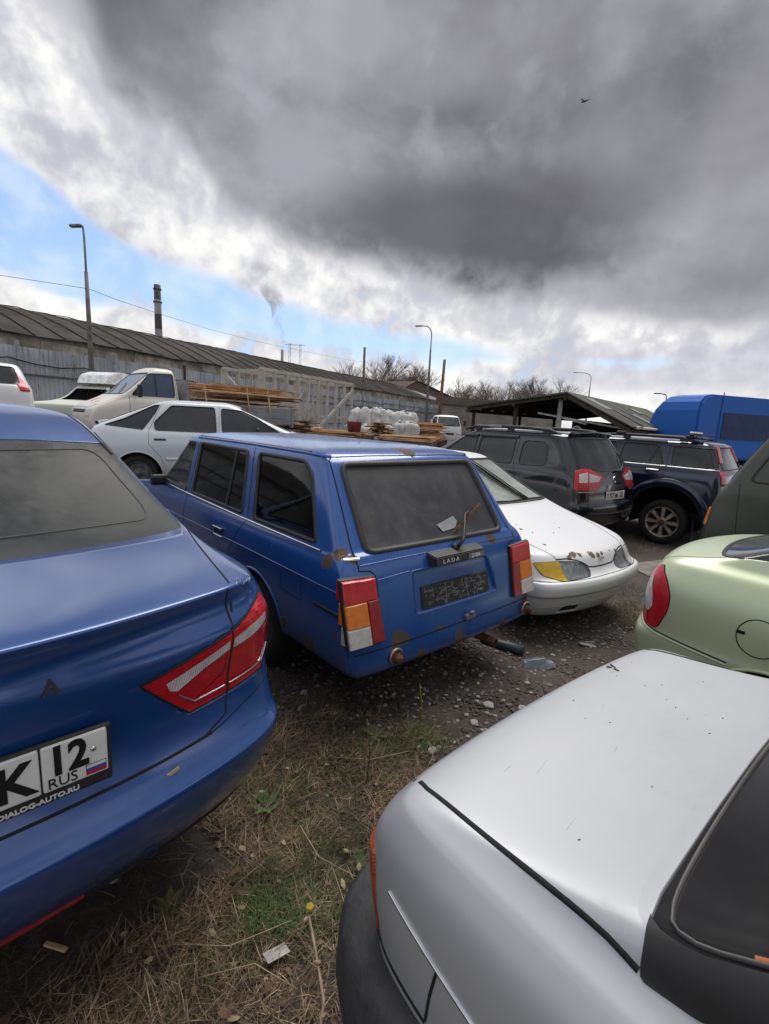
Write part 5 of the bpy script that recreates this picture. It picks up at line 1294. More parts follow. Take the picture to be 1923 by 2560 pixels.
# ---------------------------------------------------------------- white five-door behind the wagon
def white_hatch():
    pt_ = paint('white_hatch_paint', (.62, .66, .70), .25, .1, .10, (.4, .4, .4), coat=.6, streak=.1, grime=.15)
    c = spec_car('w2112', 'white_hatchback', 'clean white hatchback with dark side glass, parked broadside behind the blue wagon', pt_, 3)
    gm = glassmat('hatch_glass', (.02, .022, .03), .12, .04)
    for v in (VR, VL):
        F_ = SF(v)
        c.window(v, [(.36, 1.00), (.62, 1.10), (1.02, 1.315), (1.10, 1.325), (1.04, 1.20), (.87, .95)], glassmat('quarter_glass', (.015, .02, .035), .05, .03), 'quarter_window', filt=F_, seal=.014)
        c.window(v, rpoly([(1.05, .945), (1.93, .94), (1.90, 1.325), (1.27, 1.325), (1.03, 1.06)], .03, 2), gm, 'rear_door_window', filt=F_, seal=.014)
        c.window(v, rpoly([(2.02, .94), (2.95, .955), (2.55, 1.19), (2.30, 1.30), (2.0, 1.315)], .03, 2), gm, 'front_door_window', filt=F_, seal=.014)
        c.line('door_gap', v, [(1.13, 1.345), (.96, .94), (.96, .74), (1.12, .55), (1.2, .35)], .006); c.line('door_gap', v, [(1.97, 1.34), (1.97, .3)], .006); c.line('door_gap', v, [(3.0, .95), (3.0, .3)], .006)
        c.line('door_handle', v, [(1.04, .81), (1.20, .81)], .035, .012, M['blacktrim']); c.line('door_handle', v, [(2.06, .81), (2.22, .81)], .035, .012, M['blacktrim'])
        c.line('side_moulding', v, [(1.2, .52), (3.1, .52)], .05, .012, pt_)
    c.window(VB, rpoly([(-.62, 1.02), (.62, 1.02), (.54, 1.32), (-.54, 1.32)], .04), glassmat('hatch_rear_glass', (.10, .12, .12), .35, .10, (.35, .38, .36)), 'rear_window', filt=lambda cc, n: n.y < -.05 and cc.y < 1.2 and cc.z > .98)
    c.window(VF, rpoly([(-.64, 1.0), (.64, 1.0), (.55, 1.33), (-.55, 1.33)], .04), gm, 'windscreen', filt=lambda cc, n: n.y > .1 and cc.y > 2.1 and cc.z > .96)
    b_ = bmesh.new(); P = c.path(VB, [(-.60, 1.0), (0, 1.0), (.60, 1.0)], False, .1); c.ribbon_bm(P, .05, .05, bm=b_); from_bm('boot_spoiler', b_, pt_, c.root)
    for sg, V_ in ((1, VBR), (-1, VBL)): c.patch(V_, [(sg*.40, .66), (sg*.40, .82), (sg*.60, .82), (sg*.60, .66)], M['red'], 'tail_lamp', .006, lambda cc, n: cc.y < .5)
    arches(c, (.80, 3.25), .34, z=.27)
    c.finish()
    wheels4(c, (.80, 3.25), .72, .285, .17, .18)
    mirror(c, .84, 2.55, 1.0); 
white_hatch()

# ---------------------------------------------------------------- dark green van at the right edge
def green_van():
    pt_ = paint('olive_van_paint', (.040, .050, .034), .36, .15, .30, (.10, .105, .08), coat=.3, streak=.15, grime=.4)
    c = spec_car('green', 'olive_van', 'dark olive van cut by the right edge of the picture, amber lamp on its corner', pt_, 3, cat='van')
    gm = glassmat('van_glass', (.03, .032, .03), .5, .15, (.13, .13, .11))
    for v in (VL, VR):
        F_ = SF(v)
        c.window(v, rpoly([(-1.45, 1.33), (-.45, 1.33), (-.72, 1.92), (-1.45, 1.93)], .08), gm, 'front_door_window', filt=F_)
        c.window(v, rpoly([(-2.9, 1.33), (-1.62, 1.33), (-1.62, 1.93), (-2.9, 1.93)], .08), gm, 'side_window', filt=F_); c.window(v, rpoly([(-4.35, 1.33), (-3.05, 1.33), (-3.05, 1.93), (-4.3, 1.93)], .08), gm, 'side_window', filt=F_)
        c.line('door_gap', v, [(-1.53, 1.98), (-1.53, .4)], .008); c.line('door_gap', v, [(-.38, 1.3), (-.42, .8), (-.5, .4)], .008)
    c.window(VF, rpoly([(-.76, 1.33), (.76, 1.33), (.66, 1.92), (-.66, 1.92)], .06), gm, 'windscreen', filt=lambda cc, n: n.y > .1 and cc.y > -1.7 and cc.z > 1.15)
    for sg, V_ in ((-1, VFL), (1, VFR)):
        t_ = -1 if V_ is VFR else 1
        c.patch(V_, [(-.60*-sg*1 if False else (a), b) for a, b in ([(-.68, .82), (-.68, 1.0), (-.50, 1.0), (-.50, .82)] if V_ is VFR else [(-.68, .82), (-.50, .82), (-.50, 1.0), (-.68, 1.0)])], M['orange'], 'indicator', .012, lambda cc, n: cc.y > -.6)
        c.patch(VF, [(sg*.72, .80), (sg*.72, .98), (sg*.42, .98), (sg*.42, .80)], M['clearlens'], 'headlight', .01, lambda cc, n: cc.y > -.4)
    arches(c, (-.95, -3.85), .40, z=.34)
    c.finish()
    wheels4(c, (-.95, -3.85), .78, .33, .2, .2)
green_van()

# ================================================================ far side of the yard
def plankmat(name, c, var=.35): 
    m, N, b = newmat(name); o = ocoord(N)
    a = N.noise(N.vmath('MULTIPLY', o, (3, 3, 18)), 1.0, 5, .6); g = N.noise(o, 2.3, 3, .6)
    lo = tuple(x*(1-var) for x in c); hi = tuple(x*(1+var) for x in c)
    N.put(b.inputs['Base Color'], N.mix(N.sstep(N.math('ADD', N.math('MULTIPLY', a, .5), N.math('MULTIPLY', g, .5)), .35, .65), lo, hi)); b.inputs['Roughness'].default_value = .85
    return m
M['wood'] = plankmat('fresh_sawn_wood', (.50, .30, .15)); M['wood2'] = plankmat('pale_sawn_wood', (.58, .40, .23)); M['oldwood'] = plankmat('weathered_grey_wood', (.46, .43, .39), .2); M['bark'] = plankmat('bark_edge', (.14, .09, .055))

# ---- corrugated metal fence, one thing per bay run
KF = 1.45   # metres
FA = Vector((-14.5*1.45, 6.42*1.45, 0)); FD = Vector((.422, .9066, 0)); FN = Vector((.9066, -.422, 0))   # faces the yard
def fence():
    m, N, b = newmat('galvanised_fence_sheet'); o = ocoord(N)
    st = N.noise(N.vmath('MULTIPLY', o, (9, 9, .5)), 1.0, 5, .65); a = N.noise(o, .7, 5, .6); rz = N.noise(o, 3.0, 6, .7)
    cc = N.mix(N.sstep(a, .35, .65), (.33, .36, .41), (.50, .53, .57)); cc = N.mix(N.math('MULTIPLY', N.sstep(st, .5, .72), .7), cc, (.20, .19, .17))
    cc = N.mix(N.math('MULTIPLY', N.sstep(N.math('MULTIPLY', st, rz), .30, .38), .7), cc, (.17, .11, .07))
    N.put(b.inputs['Base Color'], cc); b.inputs['Metallic'].default_value = .15; b.inputs['Roughness'].default_value = .6
    root = thing('metal_fence', 'long grey corrugated metal fence with stained sheets along the back of the yard', 'fence', (0, 0, 0))
    rd = random.Random(2)
    L = 92.0; bay = 4.35; s = 0.0; k = 0
    rail = bmesh.new()
    while s < L:
        s1 = min(s+bay, L); bm = bmesh.new(); x = s; pts = []
        dz = rd.uniform(-.04, .04); off = rd.uniform(-.01, .01)
        while x < s1-.001:
            for (dx, dn) in ((0, 0), (.06, 0), (.08, .03), (.14, .03), (.16, 0)): pts.append((x+dx, dn+off))
            x += .20
        low = 0; top = 3.75+dz
        if s < 26: tiers = ((-.2, 2.70), (2.68, 3.78+dz))
        else: tiers = ((-.2, top),)
        for (z0, z1) in tiers:
            prev = None
            for (sx_, dn) in pts:
                p = FA+FD*sx_+FN*(dn+(.04 if z0 > 0 else 0)); g = gz(p.x, p.y)
                a_ = bm.verts.new((p.x, p.y, z0)); b_ = bm.verts.new((p.x, p.y, z1))
                if prev: bm.faces.new((prev[0], a_, b_, prev[1]))
                prev = (a_, b_)
        from_bm('fence_panel', bm, m, root)
        p = FA+FD*s+FN*.08; bm = bmesh.new(); box(bm, (p.x, p.y, 1.95), (.12, .12, 4.15), 0, Matrix.Rotation(math.atan2(FD.y, FD.x), 3, 'Z')); 
        from_bm('fence_post', bm, simple('fence_post_metal', (.30, .33, .36), .6, .2, .3) if k != 5 else simple('dark_red_post', (.06, .018, .016), .8), root)
        s += bay; k += 1
    p0 = FA+FN*.05; p1 = FA+FD*L+FN*.05
    for z in (1.0, 2.69): beam(rail, (p0.x, p0.y, z), (p1.x, p1.y, z), .06, .08)
    from_bm('fence_rail', rail, simple('rail_metal', (.12, .125, .13), .7, .2, .3), root)
fence()
def yard_cable(name, label, pts, r, mat, cat='cable'):
    bm = bmesh.new(); tube(bm, pts, r, 6); o = from_bm(name, bm, mat); tag(o, label, cat); return o
cb = []
for i in range(88):
    s = i*1.05; p = FA+FD*s+FN*.20; cb.append((p.x, p.y, 3.35+.09*math.sin(s*2.1)-.10*abs(math.sin(s*.5))-.12))
yard_cable('fence_cable', 'thick black cable sagging along the top of the grey fence', cb, .035, M['blacktrim'])

# ---- old workshop building with arched sheet roof behind the fence
def workshop():
    root = thing('workshop_building', 'long low workshop with a sagging grey arched roof behind the metal fence', 'building')
    A = FA-FN*4.5-FD*6; D_ = Vector((.428, .904, 0)).normalized(); Nn = Vector((D_.y, -D_.x, 0)); L = 104.0
    wall = simple('stained_plaster', (.34, .31, .26), .9, 0, .45, .8, .3, 6); roofm, N, b = newmat('old_sheet_roof'); o = ocoord(N)
    a = N.noise(o, .25, 6, .65); f = N.noise(o, 2.5, 6, .7)
    cc = N.mix(N.sstep(a, .35, .65), (.045, .040, .037), (.085, .077, .072)); cc = N.mix(N.math('MULTIPLY', N.sstep(f, .55, .7), .6), cc, (.07, .05, .04)); 
    moss = N.node('ShaderNodeSeparateXYZ'); N.l.new(o, moss.inputs[0])
    cc = N.mix(N.math('MULTIPLY', N.sstep(N.math('ADD', moss.outputs[2], f), 7.2, 7.8), .7), cc, (.14, .14, .07))
    N.put(b.inputs['Base Color'], cc); b.inputs['Roughness'].default_value = .95; b.inputs['Specular IOR Level'].default_value = .1
    def P(s, n, z): q = A+D_*s-Nn*n; return Vector((q.x, q.y, z))
    bm = bmesh.new(); vs = [bm.verts.new(P(s, n, z)) for s, n, z in ((0, 0, 0), (L, 0, 0), (L, 0, 4.95), (0, 0, 4.95), (0, 20, 0), (L, 20, 0), (L, 20, 4.9), (0, 20, 4.9))]
    for q in ((0, 1, 2, 3), (5, 4, 7, 6), (1, 5, 6, 2), (4, 0, 3, 7)): bm.faces.new([vs[i] for i in q])
    from_bm('wall', bm, wall, root)
    # wall bays: pale patches and pilasters on the strip that shows over the fence
    rd = random.Random(9)
    for k in range(13):
        s0 = 1+k*5.4; bm = bmesh.new(); z = 4.18+rd.uniform(-.06, .10)
        q = [P(s0, -.05, z), P(s0+4.3, -.05, z-.02), P(s0+4.3, -.05, z+.48), P(s0, -.05, z+.52)]; w_ = [bm.verts.new(v) for v in q]+[bm.verts.new(v+Nn*-.1) for v in q]
        bm.faces.new(w_[:4]); 
        for i in range(4): bm.faces.new((w_[i], w_[(i+1) % 4], w_[4+(i+1) % 4], w_[4+i]))
        from_bm('wall_panel', bm, simple('chipped_whitewash', (.46, .43, .36), .9, 0, .4, 1.6) , root)
    # roof: arched profile with a sag further along
    prof = [(-.5, 4.80), (0, 5.0), (1.8, 5.75), (3.8, 6.45), (6.2, 7.0), (9.5, 7.45), (14, 7.1), (17, 6.3), (20.4, 5.0)]
    bm = bmesh.new(); rows = []; ns = 96
    for i in range(ns+1):
        s = L*i/ns; r = []
        sag = -1.0*max(0, (s-72)/30)**1.5
        for j, (n, z) in enumerate(prof):
            dz = .10*noise.noise(Vector((s*.35, n*.6, 0)))+.05*noise.noise(Vector((s*1.7, n, 4)))
            if s > 74 and j in (2, 3): dz -= .35*abs(noise.noise(Vector((s*.8, n, 2))))
            r.append(bm.verts.new(P(s, n, z+dz+(sag if j > 1 else sag*.5))))
        rows.append(r)
    for i in range(ns):
        for j in range(len(prof)-1):
            if 78 < L*i/ns < 95 and j in (1, 2, 3): continue
            f = bm.faces.new((rows[i][j], rows[i+1][j], rows[i+1][j+1], rows[i][j+1]))
    from_bm('roof', bm, roofm, root)
    # standing seams
    rdk = simple('seam_dark', (.05, .045, .042), .9, 0, .4)
    sb = bmesh.new()
    for k in range(52):
        s = .8+k*1.52
        if s > 77: break
        i = int(s/L*ns)
        pts = [rows_co for rows_co in [P(s+.12*math.sin(k*2.3)*j*.25, n-.02, z+.05+.10*noise.noise(Vector((s*.35, n*.6, 0)))) for j, (n, z) in enumerate(prof[:6])]]
        for a_, b_ in zip(pts, pts[1:]): beam(sb, a_, b_, .08+.05*noise.noise(Vector((k*1.7, 0, 0))), .05)
    o = from_bm('roof_seams', sb, rdk, root)
    # bare rafters of the collapsed bay
    rb = bmesh.new()
    for k in range(15):
        s = 78.4+k*1.18
        pts = [P(s, n, z-.9*max(0, (s-72)/30)) for n, z in prof[:5]]
        for a_, b_ in zip(pts, pts[1:]): beam(rb, a_, b_, .22, .14)
    for n, z in prof[1:5]: beam(rb, P(78, n, z-.3), P(95, n, z-.9), .12, .08)
    from_bm('rafters', rb, simple('bare_rafters', (.50, .50, .50), .7, 0, .2), root)
workshop()

# ---- striped factory chimney
def azp(u, v, dist):
    """world point seen along a photo direction at a given ground distance"""
    d_ = fwd+Rr*((u-961.5)/1236.)-Uu*((v-1280)/1236.); L = math.hypot(d_.x, d_.y); d_ = d_/L*dist; return Vector((d_.x, d_.y, CAM_H+d_.z))
def chimney():
    top = azp(393, 712, 150); x, y = top.x, top.y
    root = thing('factory_chimney', 'tall striped grey and white factory chimney rising beyond the long roof', 'chimney', (x, y, 0))
    dark = simple('chimney_dark_band', (.10, .095, .10), .9, 0, .25, .3); light = simple('chimney_pale_band', (.36, .35, .36), .9, 0, .2, .3)
    zt = top.z; n = 9; z0 = 0
    for k in range(n):
        za, zb = zt*k/n, zt*(k+1)/n; r0, r1 = 1.10-.28*k/n, 1.10-.28*(k+1)/n
        bm = bmesh.new(); lathe(bm, [(r0, za), (r1, zb)]+([(r1-.2, zb), (r1-.2, zb-.5)] if k == n-1 else []), 24, 'Z')
        from_bm('chimney_band', bm, dark if k % 2 == 0 else light, root)
    bm = bmesh.new(); lathe(bm, [(.95, zt-4.4), (1.12, zt-4.4), (1.12, zt-4.1), (.93, zt-4.1)], 24, 'Z'); lathe(bm, [(.85, zt-1.2), (1.02, zt-1.2), (1.02, zt-.9), (.85, zt-.9)], 24, 'Z'); from_bm('gallery_ring', bm, dark, root)
chimney()

# ---- distant thin stack and its smoke
def far_stack():
    b = azp(706, 874, 420)
    bm = bmesh.new(); lathe(bm, [(1.5, 0), (1.1, b.z), (.8, b.z), (.8, b.z-2)], 16, 'Z'); o = from_bm('smoke_stack', bm, simple('far_stack_concrete', (.25, .25, .27), .9), loc=(b.x, b.y, 0)); tag(o, 'thin distant smoke stack, source of the grey plume', 'chimney')
    m = bpy.data.materials.new('smoke'); m.use_nodes = True; N = NT(m.node_tree); N.n.clear()
    out = N.node('ShaderNodeOutputMaterial'); v = N.node('ShaderNodeVolumePrincipled'); o_ = N.node('ShaderNodeTexCoord').outputs['Object']
    s_ = N.node('ShaderNodeSeparateXYZ'); N.l.new(o_, s_.inputs[0])
    n = N.noise(o_, .055, 5, .62, .6)
    den = N.math('MULTIPLY', N.sstep(n, .44, .60), N.sstep(s_.outputs[2], 70, 0, .012, .22)); v.inputs['Color'].default_value = (.70, .70, .74, 1); v.inputs['Anisotropy'].default_value = .3; v.inputs['Emission Strength'].default_value = 0
    N.put(v.inputs['Density'], den); N.l.new(v.outputs[0], out.inputs['Volume'])
    bm = bmesh.new(); pts = []; rs = []
    for i in range(13):
        t = i/12; pts.append(Vector((-16*t**1.5+1.6*math.sin(i*1.3), 0, 66*t))); rs.append(.9+11*t**1.15)
    tube(bm, pts, rs, 14)
    o = from_bm('smoke_plume', bm, m, loc=(b.x, b.y, b.z)); tag(o, 'grey smoke plume drifting up and left from the distant stack', 'smoke')
    # lattice pylon on the horizon
    a = azp(738, 859, 400); bm = bmesh.new(); h = a.z
    for sx_ in (-4, 4):
        for dx in (-1.5, 1.5): beam(bm, (sx_+dx, 0, 0), (sx_+dx*.3, 0, h), .25, .25)
        for z in range(4, int(h), 4): beam(bm, (sx_-1.2, 0, z), (sx_+1.2, 0, z+3), .15, .15)
    beam(bm, (-8, 0, h-1), (8, 0, h-1), .3, .3)
    o = from_bm('power_pylon', bm, simple('pylon_steel', (.32, .34, .38), .7), loc=(a.x, a.y, 0)); tag(o, 'faint lattice power pylon beside the smoke on the horizon', 'pylon')
far_stack()

# ---- street lamps
def lamp_post(label, base_uv, top_uv, dist, arm, group='lamp posts beyond the fence'):
    t = azp(top_uv[0], top_uv[1], dist); b = azp(base_uv[0], base_uv[1], dist)
    h = t.z; root = thing('street_lamp', label, 'street lamp', (b.x, b.y, 0), 0, group)
    dx = Vector((t.x-b.x, t.y-b.y, 0))*0
    pm = simple('concrete_post', (.17, .16, .155), .9, 0, .3, 3)
    bm = bmesh.new(); tube(bm, [(0, 0, 0), (0, 0, h*.55), (0, 0, h*.80)], [h*.014, h*.011, h*.008], 10); from_bm('post', bm, pm, root)
    side = Vector((-1, 0, 0))
    bm = bmesh.new(); P = [(0, 0, h*.79), (0, 0, h*.93)]
    for i in range(7):
        a_ = i/6*math.pi/2; P.append((-arm*.55*(1-math.cos(a_)), 0, h*.93+h*.07*math.sin(a_)))
    P.append((-arm, 0, h)); tube(bm, P, h*.005, 8); from_bm('bracket_arm', bm, simple('lamp_arm_metal', (.28, .29, .31), .6, .3), root)
    bm = bmesh.new(); box(bm, (-arm-.2, 0, h-.02), (min(.75, h*.045+.12), .22, .12), 0, Matrix.Rotation(R(-4), 3, 'Y'), .06, 2); from_bm('lamp_head', bm, simple('lamp_head_metal', (.22, .23, .25), .6, .3), root)
    return root, h
lamp_post('tall street lamp above the left end of the long roof', (227, 880), (218, 566), 25, .10+.0)
lamp_post('slim street lamp standing behind the grey fence near the brick shed', (1068, 1010), (1078, 816), 46, 1.0)
lamp_post('small far street lamp seen over the canopy roof', (1470, 1010), (1474, 933), 80, 2.2)
bm = bmesh.new()
p = azp(1650, 984, 120); lp = thing('street_lamp', 'farthest street lamp, only its head showing above the blue truck box', 'street lamp', (p.x+1.5, p.y, 0), 0, 'lamp posts beyond the fence')
tube(bm, [(0, 0, 0), (0, 0, p.z-.6), (-.4, 0, p.z-.1), (-1.5, 0, p.z)], .11, 8); from_bm('post', bm, M['steel'], lp)
bm = bmesh.new(); box(bm, (-2.0, 0, p.z), (1.4, .4, .22), 0, None, .06, 2); from_bm('lamp_head', bm, M['steel'], lp)
# bare poles
for lab, ub, ut, dist in (('wooden pole rising behind the collapsed roof bay', (911, 905), (912, 868), 62), ('leaning bare wooden pole right of the slim street lamp', (1102, 972), (1112, 899), 52)):
    b = azp(*ub, dist); t = azp(*ut, dist); bm = bmesh.new(); tube(bm, [(b.x, b.y, 0), (t.x, t.y, t.z)], [.17, .14], 8); o = from_bm('wooden_pole', bm, M['bark']); tag(o, lab, 'pole', 'poles behind the fence')
# overhead wire
W_ = []
for i, (u, v, d_) in enumerate(((-250, 660, 22), (0, 688, 24), (222, 722, 25))): W_.append(azp(u, v, d_))
W2 = [azp(222, 722, 25)]+[azp(u, v, dd) for u, v, dd in ((300, 752, 28), (400, 785, 32), (520, 822, 38), (640, 853, 45), (760, 878, 54), (870, 900, 64), (1000, 915, 80))]
def smooth(P):
    out = []
    for a_, b_ in zip(P, P[1:]): out += [a_, (a_*.5+b_*.5)]
    return out+[P[-1]]
yard_cable('overhead_wire', 'thin overhead wire running from the left lamp post down along the long roof', smooth(W_)+smooth(W2)[1:], .010, M['blacktrim'], 'wire')

# ================================================================ trucks and other vehicles further back
def side_boards(c, y0, y1, z0, z1, x, mat, n=4):
    pass
def flatbed_truck():
    pt_ = paint('cream_truck_paint', (.70, .68, .62), .4, 0, .15, (.35, .30, .24), spots=[(.2, -.5, 1.2, .16), (-.3, -.35, 1.15, .10), (-.62, -.3, 1.1, .08)], rustc=(.34, .16, .12), coat=.2, streak=.4, grime=.3)
    rings = [
        dict(z=.50, w=.84, yr=-2.12, yf=-.12, rx=.1, ry=.1, fx=.12, fy=.12),
        dict(z=.62, w=.92, yr=-2.14, yf=.0, rx=.1, ry=.1, fx=.16, fy=.14, bf=.05),
        dict(z=.92, w=.94, yr=-2.15, yf=.0, rx=.1, ry=.1, fx=.16, fy=.14, bf=.05),
        dict(z=[(-1, 1.22), (-.1, 1.05)], w=.94, yr=-2.15, yf=-.08, rx=.1, ry=.1, fx=.18, fy=.16, bf=.06),
        dict(z=[(-.9, 1.32), (-.15, 1.12)], w=.89, yr=-2.15, yf=-.17, rx=.1, ry=.1, fx=.16, fy=.16, bf=.06, cr=.2),
        dict(z=1.37, w=.87, yr=-2.14, yf=-.74, rx=.1, ry=.1, fx=.10, fy=.12, bf=.05, ys=[-1.95, -1.75, -1.5, -1.3, -1.1]),
        dict(z=1.68, w=.83, yr=-2.12, yf=-1.08, rx=.1, ry=.1, bf=.05),
        dict(z=1.98, w=.75, yr=-2.08, yf=-1.42, rx=.1, ry=.1, bf=.05, cr=.2),
        dict(z=2.07, w=.68, yr=-2.04, yf=-1.52, rx=.08, ry=.08), dict(z=2.11, w=.35, yr=-1.95, yf=-1.62, rx=.05, ry=.05)]
    g0 = gz(-5.7, 10.5)
    c = Car('flatbed_truck', 'cream flatbed truck loaded with offcut planks, bonnet pointing left before the fence', rings, pt_, (-7.40, 11.85, .46), 134.6, 3, [-1.9, -1.6, -1.3, -1.0, -.6], cat='truck', group='trucks in the yard')
    cl = clearglass('truck_glass', (.45, .5, .5), .15, (.4, .42, .42), 1.0); F_ = SF(VL)
    for v in (VL, VR):
        F_ = SF(v)
        g = c.window(v, rpoly([(-1.98, 1.40), (-.98, 1.40), (-1.42, 1.93), (-1.98, 1.96)], .05), glassmat('truck_side_glass', (.03, .06, .12), .12, .05), 'door_window', filt=F_, seal=.03)
        c.line('window_divider', v, [(-1.55, 1.41), (-1.55, 1.94)], .03, .006, M['blacktrim'])
        c.line('door_gap', v, [(-2.03, 2.0), (-2.03, .6)], .012); c.line('door_gap', v, [(-.92, 1.38), (-.90, 1.0), (-.95, .6)], .012)
        c.line('door_handle', v, [(-1.95, 1.22), (-1.78, 1.22)], .035, .02, M['blacktrim'])
    c.window(VF, rpoly([(-.78, 1.41), (.78, 1.41), (.68, 1.95), (-.68, 1.95)], .06), glassmat('truck_windscreen', (.10, .11, .11), .45, .06, (.36, .37, .35)), 'windscreen', filt=lambda cc, n: n.y > .1 and cc.y > -1.6 and cc.z > 1.36, seal=.04)
    c.line('wiper', VF, [(-.5, 1.43), (-.1, 1.70)], .012, .02, M['blacktrim']); c.line('wiper', VF, [(.2, 1.43), (.55, 1.70)], .012, .02, M['blacktrim'])
    c.line('bonnet_gap', VT, [(-.84, -.8), (-.80, -.25), (-.5, -.12), (.5, -.12), (.80, -.25), (.84, -.8)], .012)
    c.line('grille', VF, [(-.5, .98), (.5, .98)], .09, .008, M['blacktrim'])
    for sg in (-1, 1): c.patch(VF, [(sg*.82, .86), (sg*.82, 1.03), (sg*.56, 1.03), (sg*.56, .86)], M['clearlens'], 'headlight', .01, lambda cc, n: cc.y > -.5)
    text_obj('door_lettering', 'DIALOG-AUTO', .085, simple('faded_blue_lettering', (.12, .13, .22), .7), c.root, (-.925, -.98, 1.13), (R(90), 0, R(-90)), .001, 1.1)
    arches(c, (-.55,), .40, z=.36)
    c.finish()
    for s_ in (-1, 1):
        bm = bmesh.new(); box(bm, (s_*1.06, -1.10, 1.50), (.10, .10, .30), 0, None, .03, 2); beam(bm, (s_*.86, -1.05, 1.42), (s_*1.04, -1.10, 1.45), .03, .03); from_bm('door_mirror', bm, M['blacktrim'], c.root)
    for x in (-.78, .78):
        wheel(c.root, x, -.55, .34, .2, .2); wheel(c.root, x, -4.0, .34, .3, .2)
    quickmesh('chassis', lambda b: (box(b, (-.4, -3.4, .62), (.1, 4.2, .16)), box(b, (.4, -3.4, .62), (.1, 4.2, .16)), box(b, (0, -3.8, .74), (1.9, 3.0, .08))), M['gap'], c.root)
    bmat = plankmat('grey_bed_boards', (.24, .25, .28), .2)
    def side(b, x):
        for k in range(3): box(b, (x, -3.82, .90+k*.155), (.03, 3.15, .145), 0, None, .006)
        for y in (-2.3, -3.8, -5.35): box(b, (x*1.01, y, 1.02), (.05, .05, .55))
    quickmesh('bed_side', lambda b: side(b, -1.0), bmat, c.root); quickmesh('bed_side', lambda b: side(b, 1.0), bmat, c.root)
    quickmesh('tailboard', lambda b: [box(b, (0, -5.4, .90+k*.155), (2.0, .03, .145)) for k in range(3)], bmat, c.root)
    quickmesh('headboard', lambda b: box(b, (0, -2.27, 1.35), (1.95, .04, 1.0)), bmat, c.root)
    # the load: offcut planks in layers, each bundle one thing
    M4 = c.root.matrix_basis
    bpy.context.view_layer.update(); MW = c.root.matrix_world.copy()
    rd = random.Random(11)
    for k in range(46):
        L = rd.uniform(2.4, 3.6); x = rd.uniform(-.93, .9); lay = k/46; z = 1.22+lay*.62; y = -3.95-rd.uniform(-.15, .35)-(lay*.2)
        bm = bmesh.new(); wv = rd.uniform(.09, .2); n = 5
        tl = rd.uniform(-.02, .06); 
        for i in range(n):
            a = (x+rd.uniform(-.006, .006), y-L/2+L*i/n, z+tl*(i/n-.5)+rd.uniform(-.008, .008)); b_ = (x+rd.uniform(-.006, .006), y-L/2+L*(i+1)/n+.02, z+tl*((i+1)/n-.5))
            beam(bm, a, b_, wv*rd.uniform(.85, 1.1), rd.uniform(.018, .03))
        o = from_bm('offcut_plank', bm, [M['wood'], M['wood2'], M['bark']][rd.choice((0, 0, 1, 1, 2))]); o.matrix_world = MW
        tag(o, 'sawn offcut plank in the load on the cream flatbed truck', 'plank', 'planks loaded on the flatbed truck')
    for y in (-2.75, -3.95, -4.6):
        bm = bmesh.new(); beam(bm, (-1.03, y, 1.15), (-1.0, y+.06, 1.78), .10, .03); o = from_bm('upright_stake', bm, M['wood2']); o.matrix_world = MW
        tag(o, 'upright wooden stake holding the plank load on the cream truck', 'stake', 'stakes on the flatbed truck')
flatbed_truck()

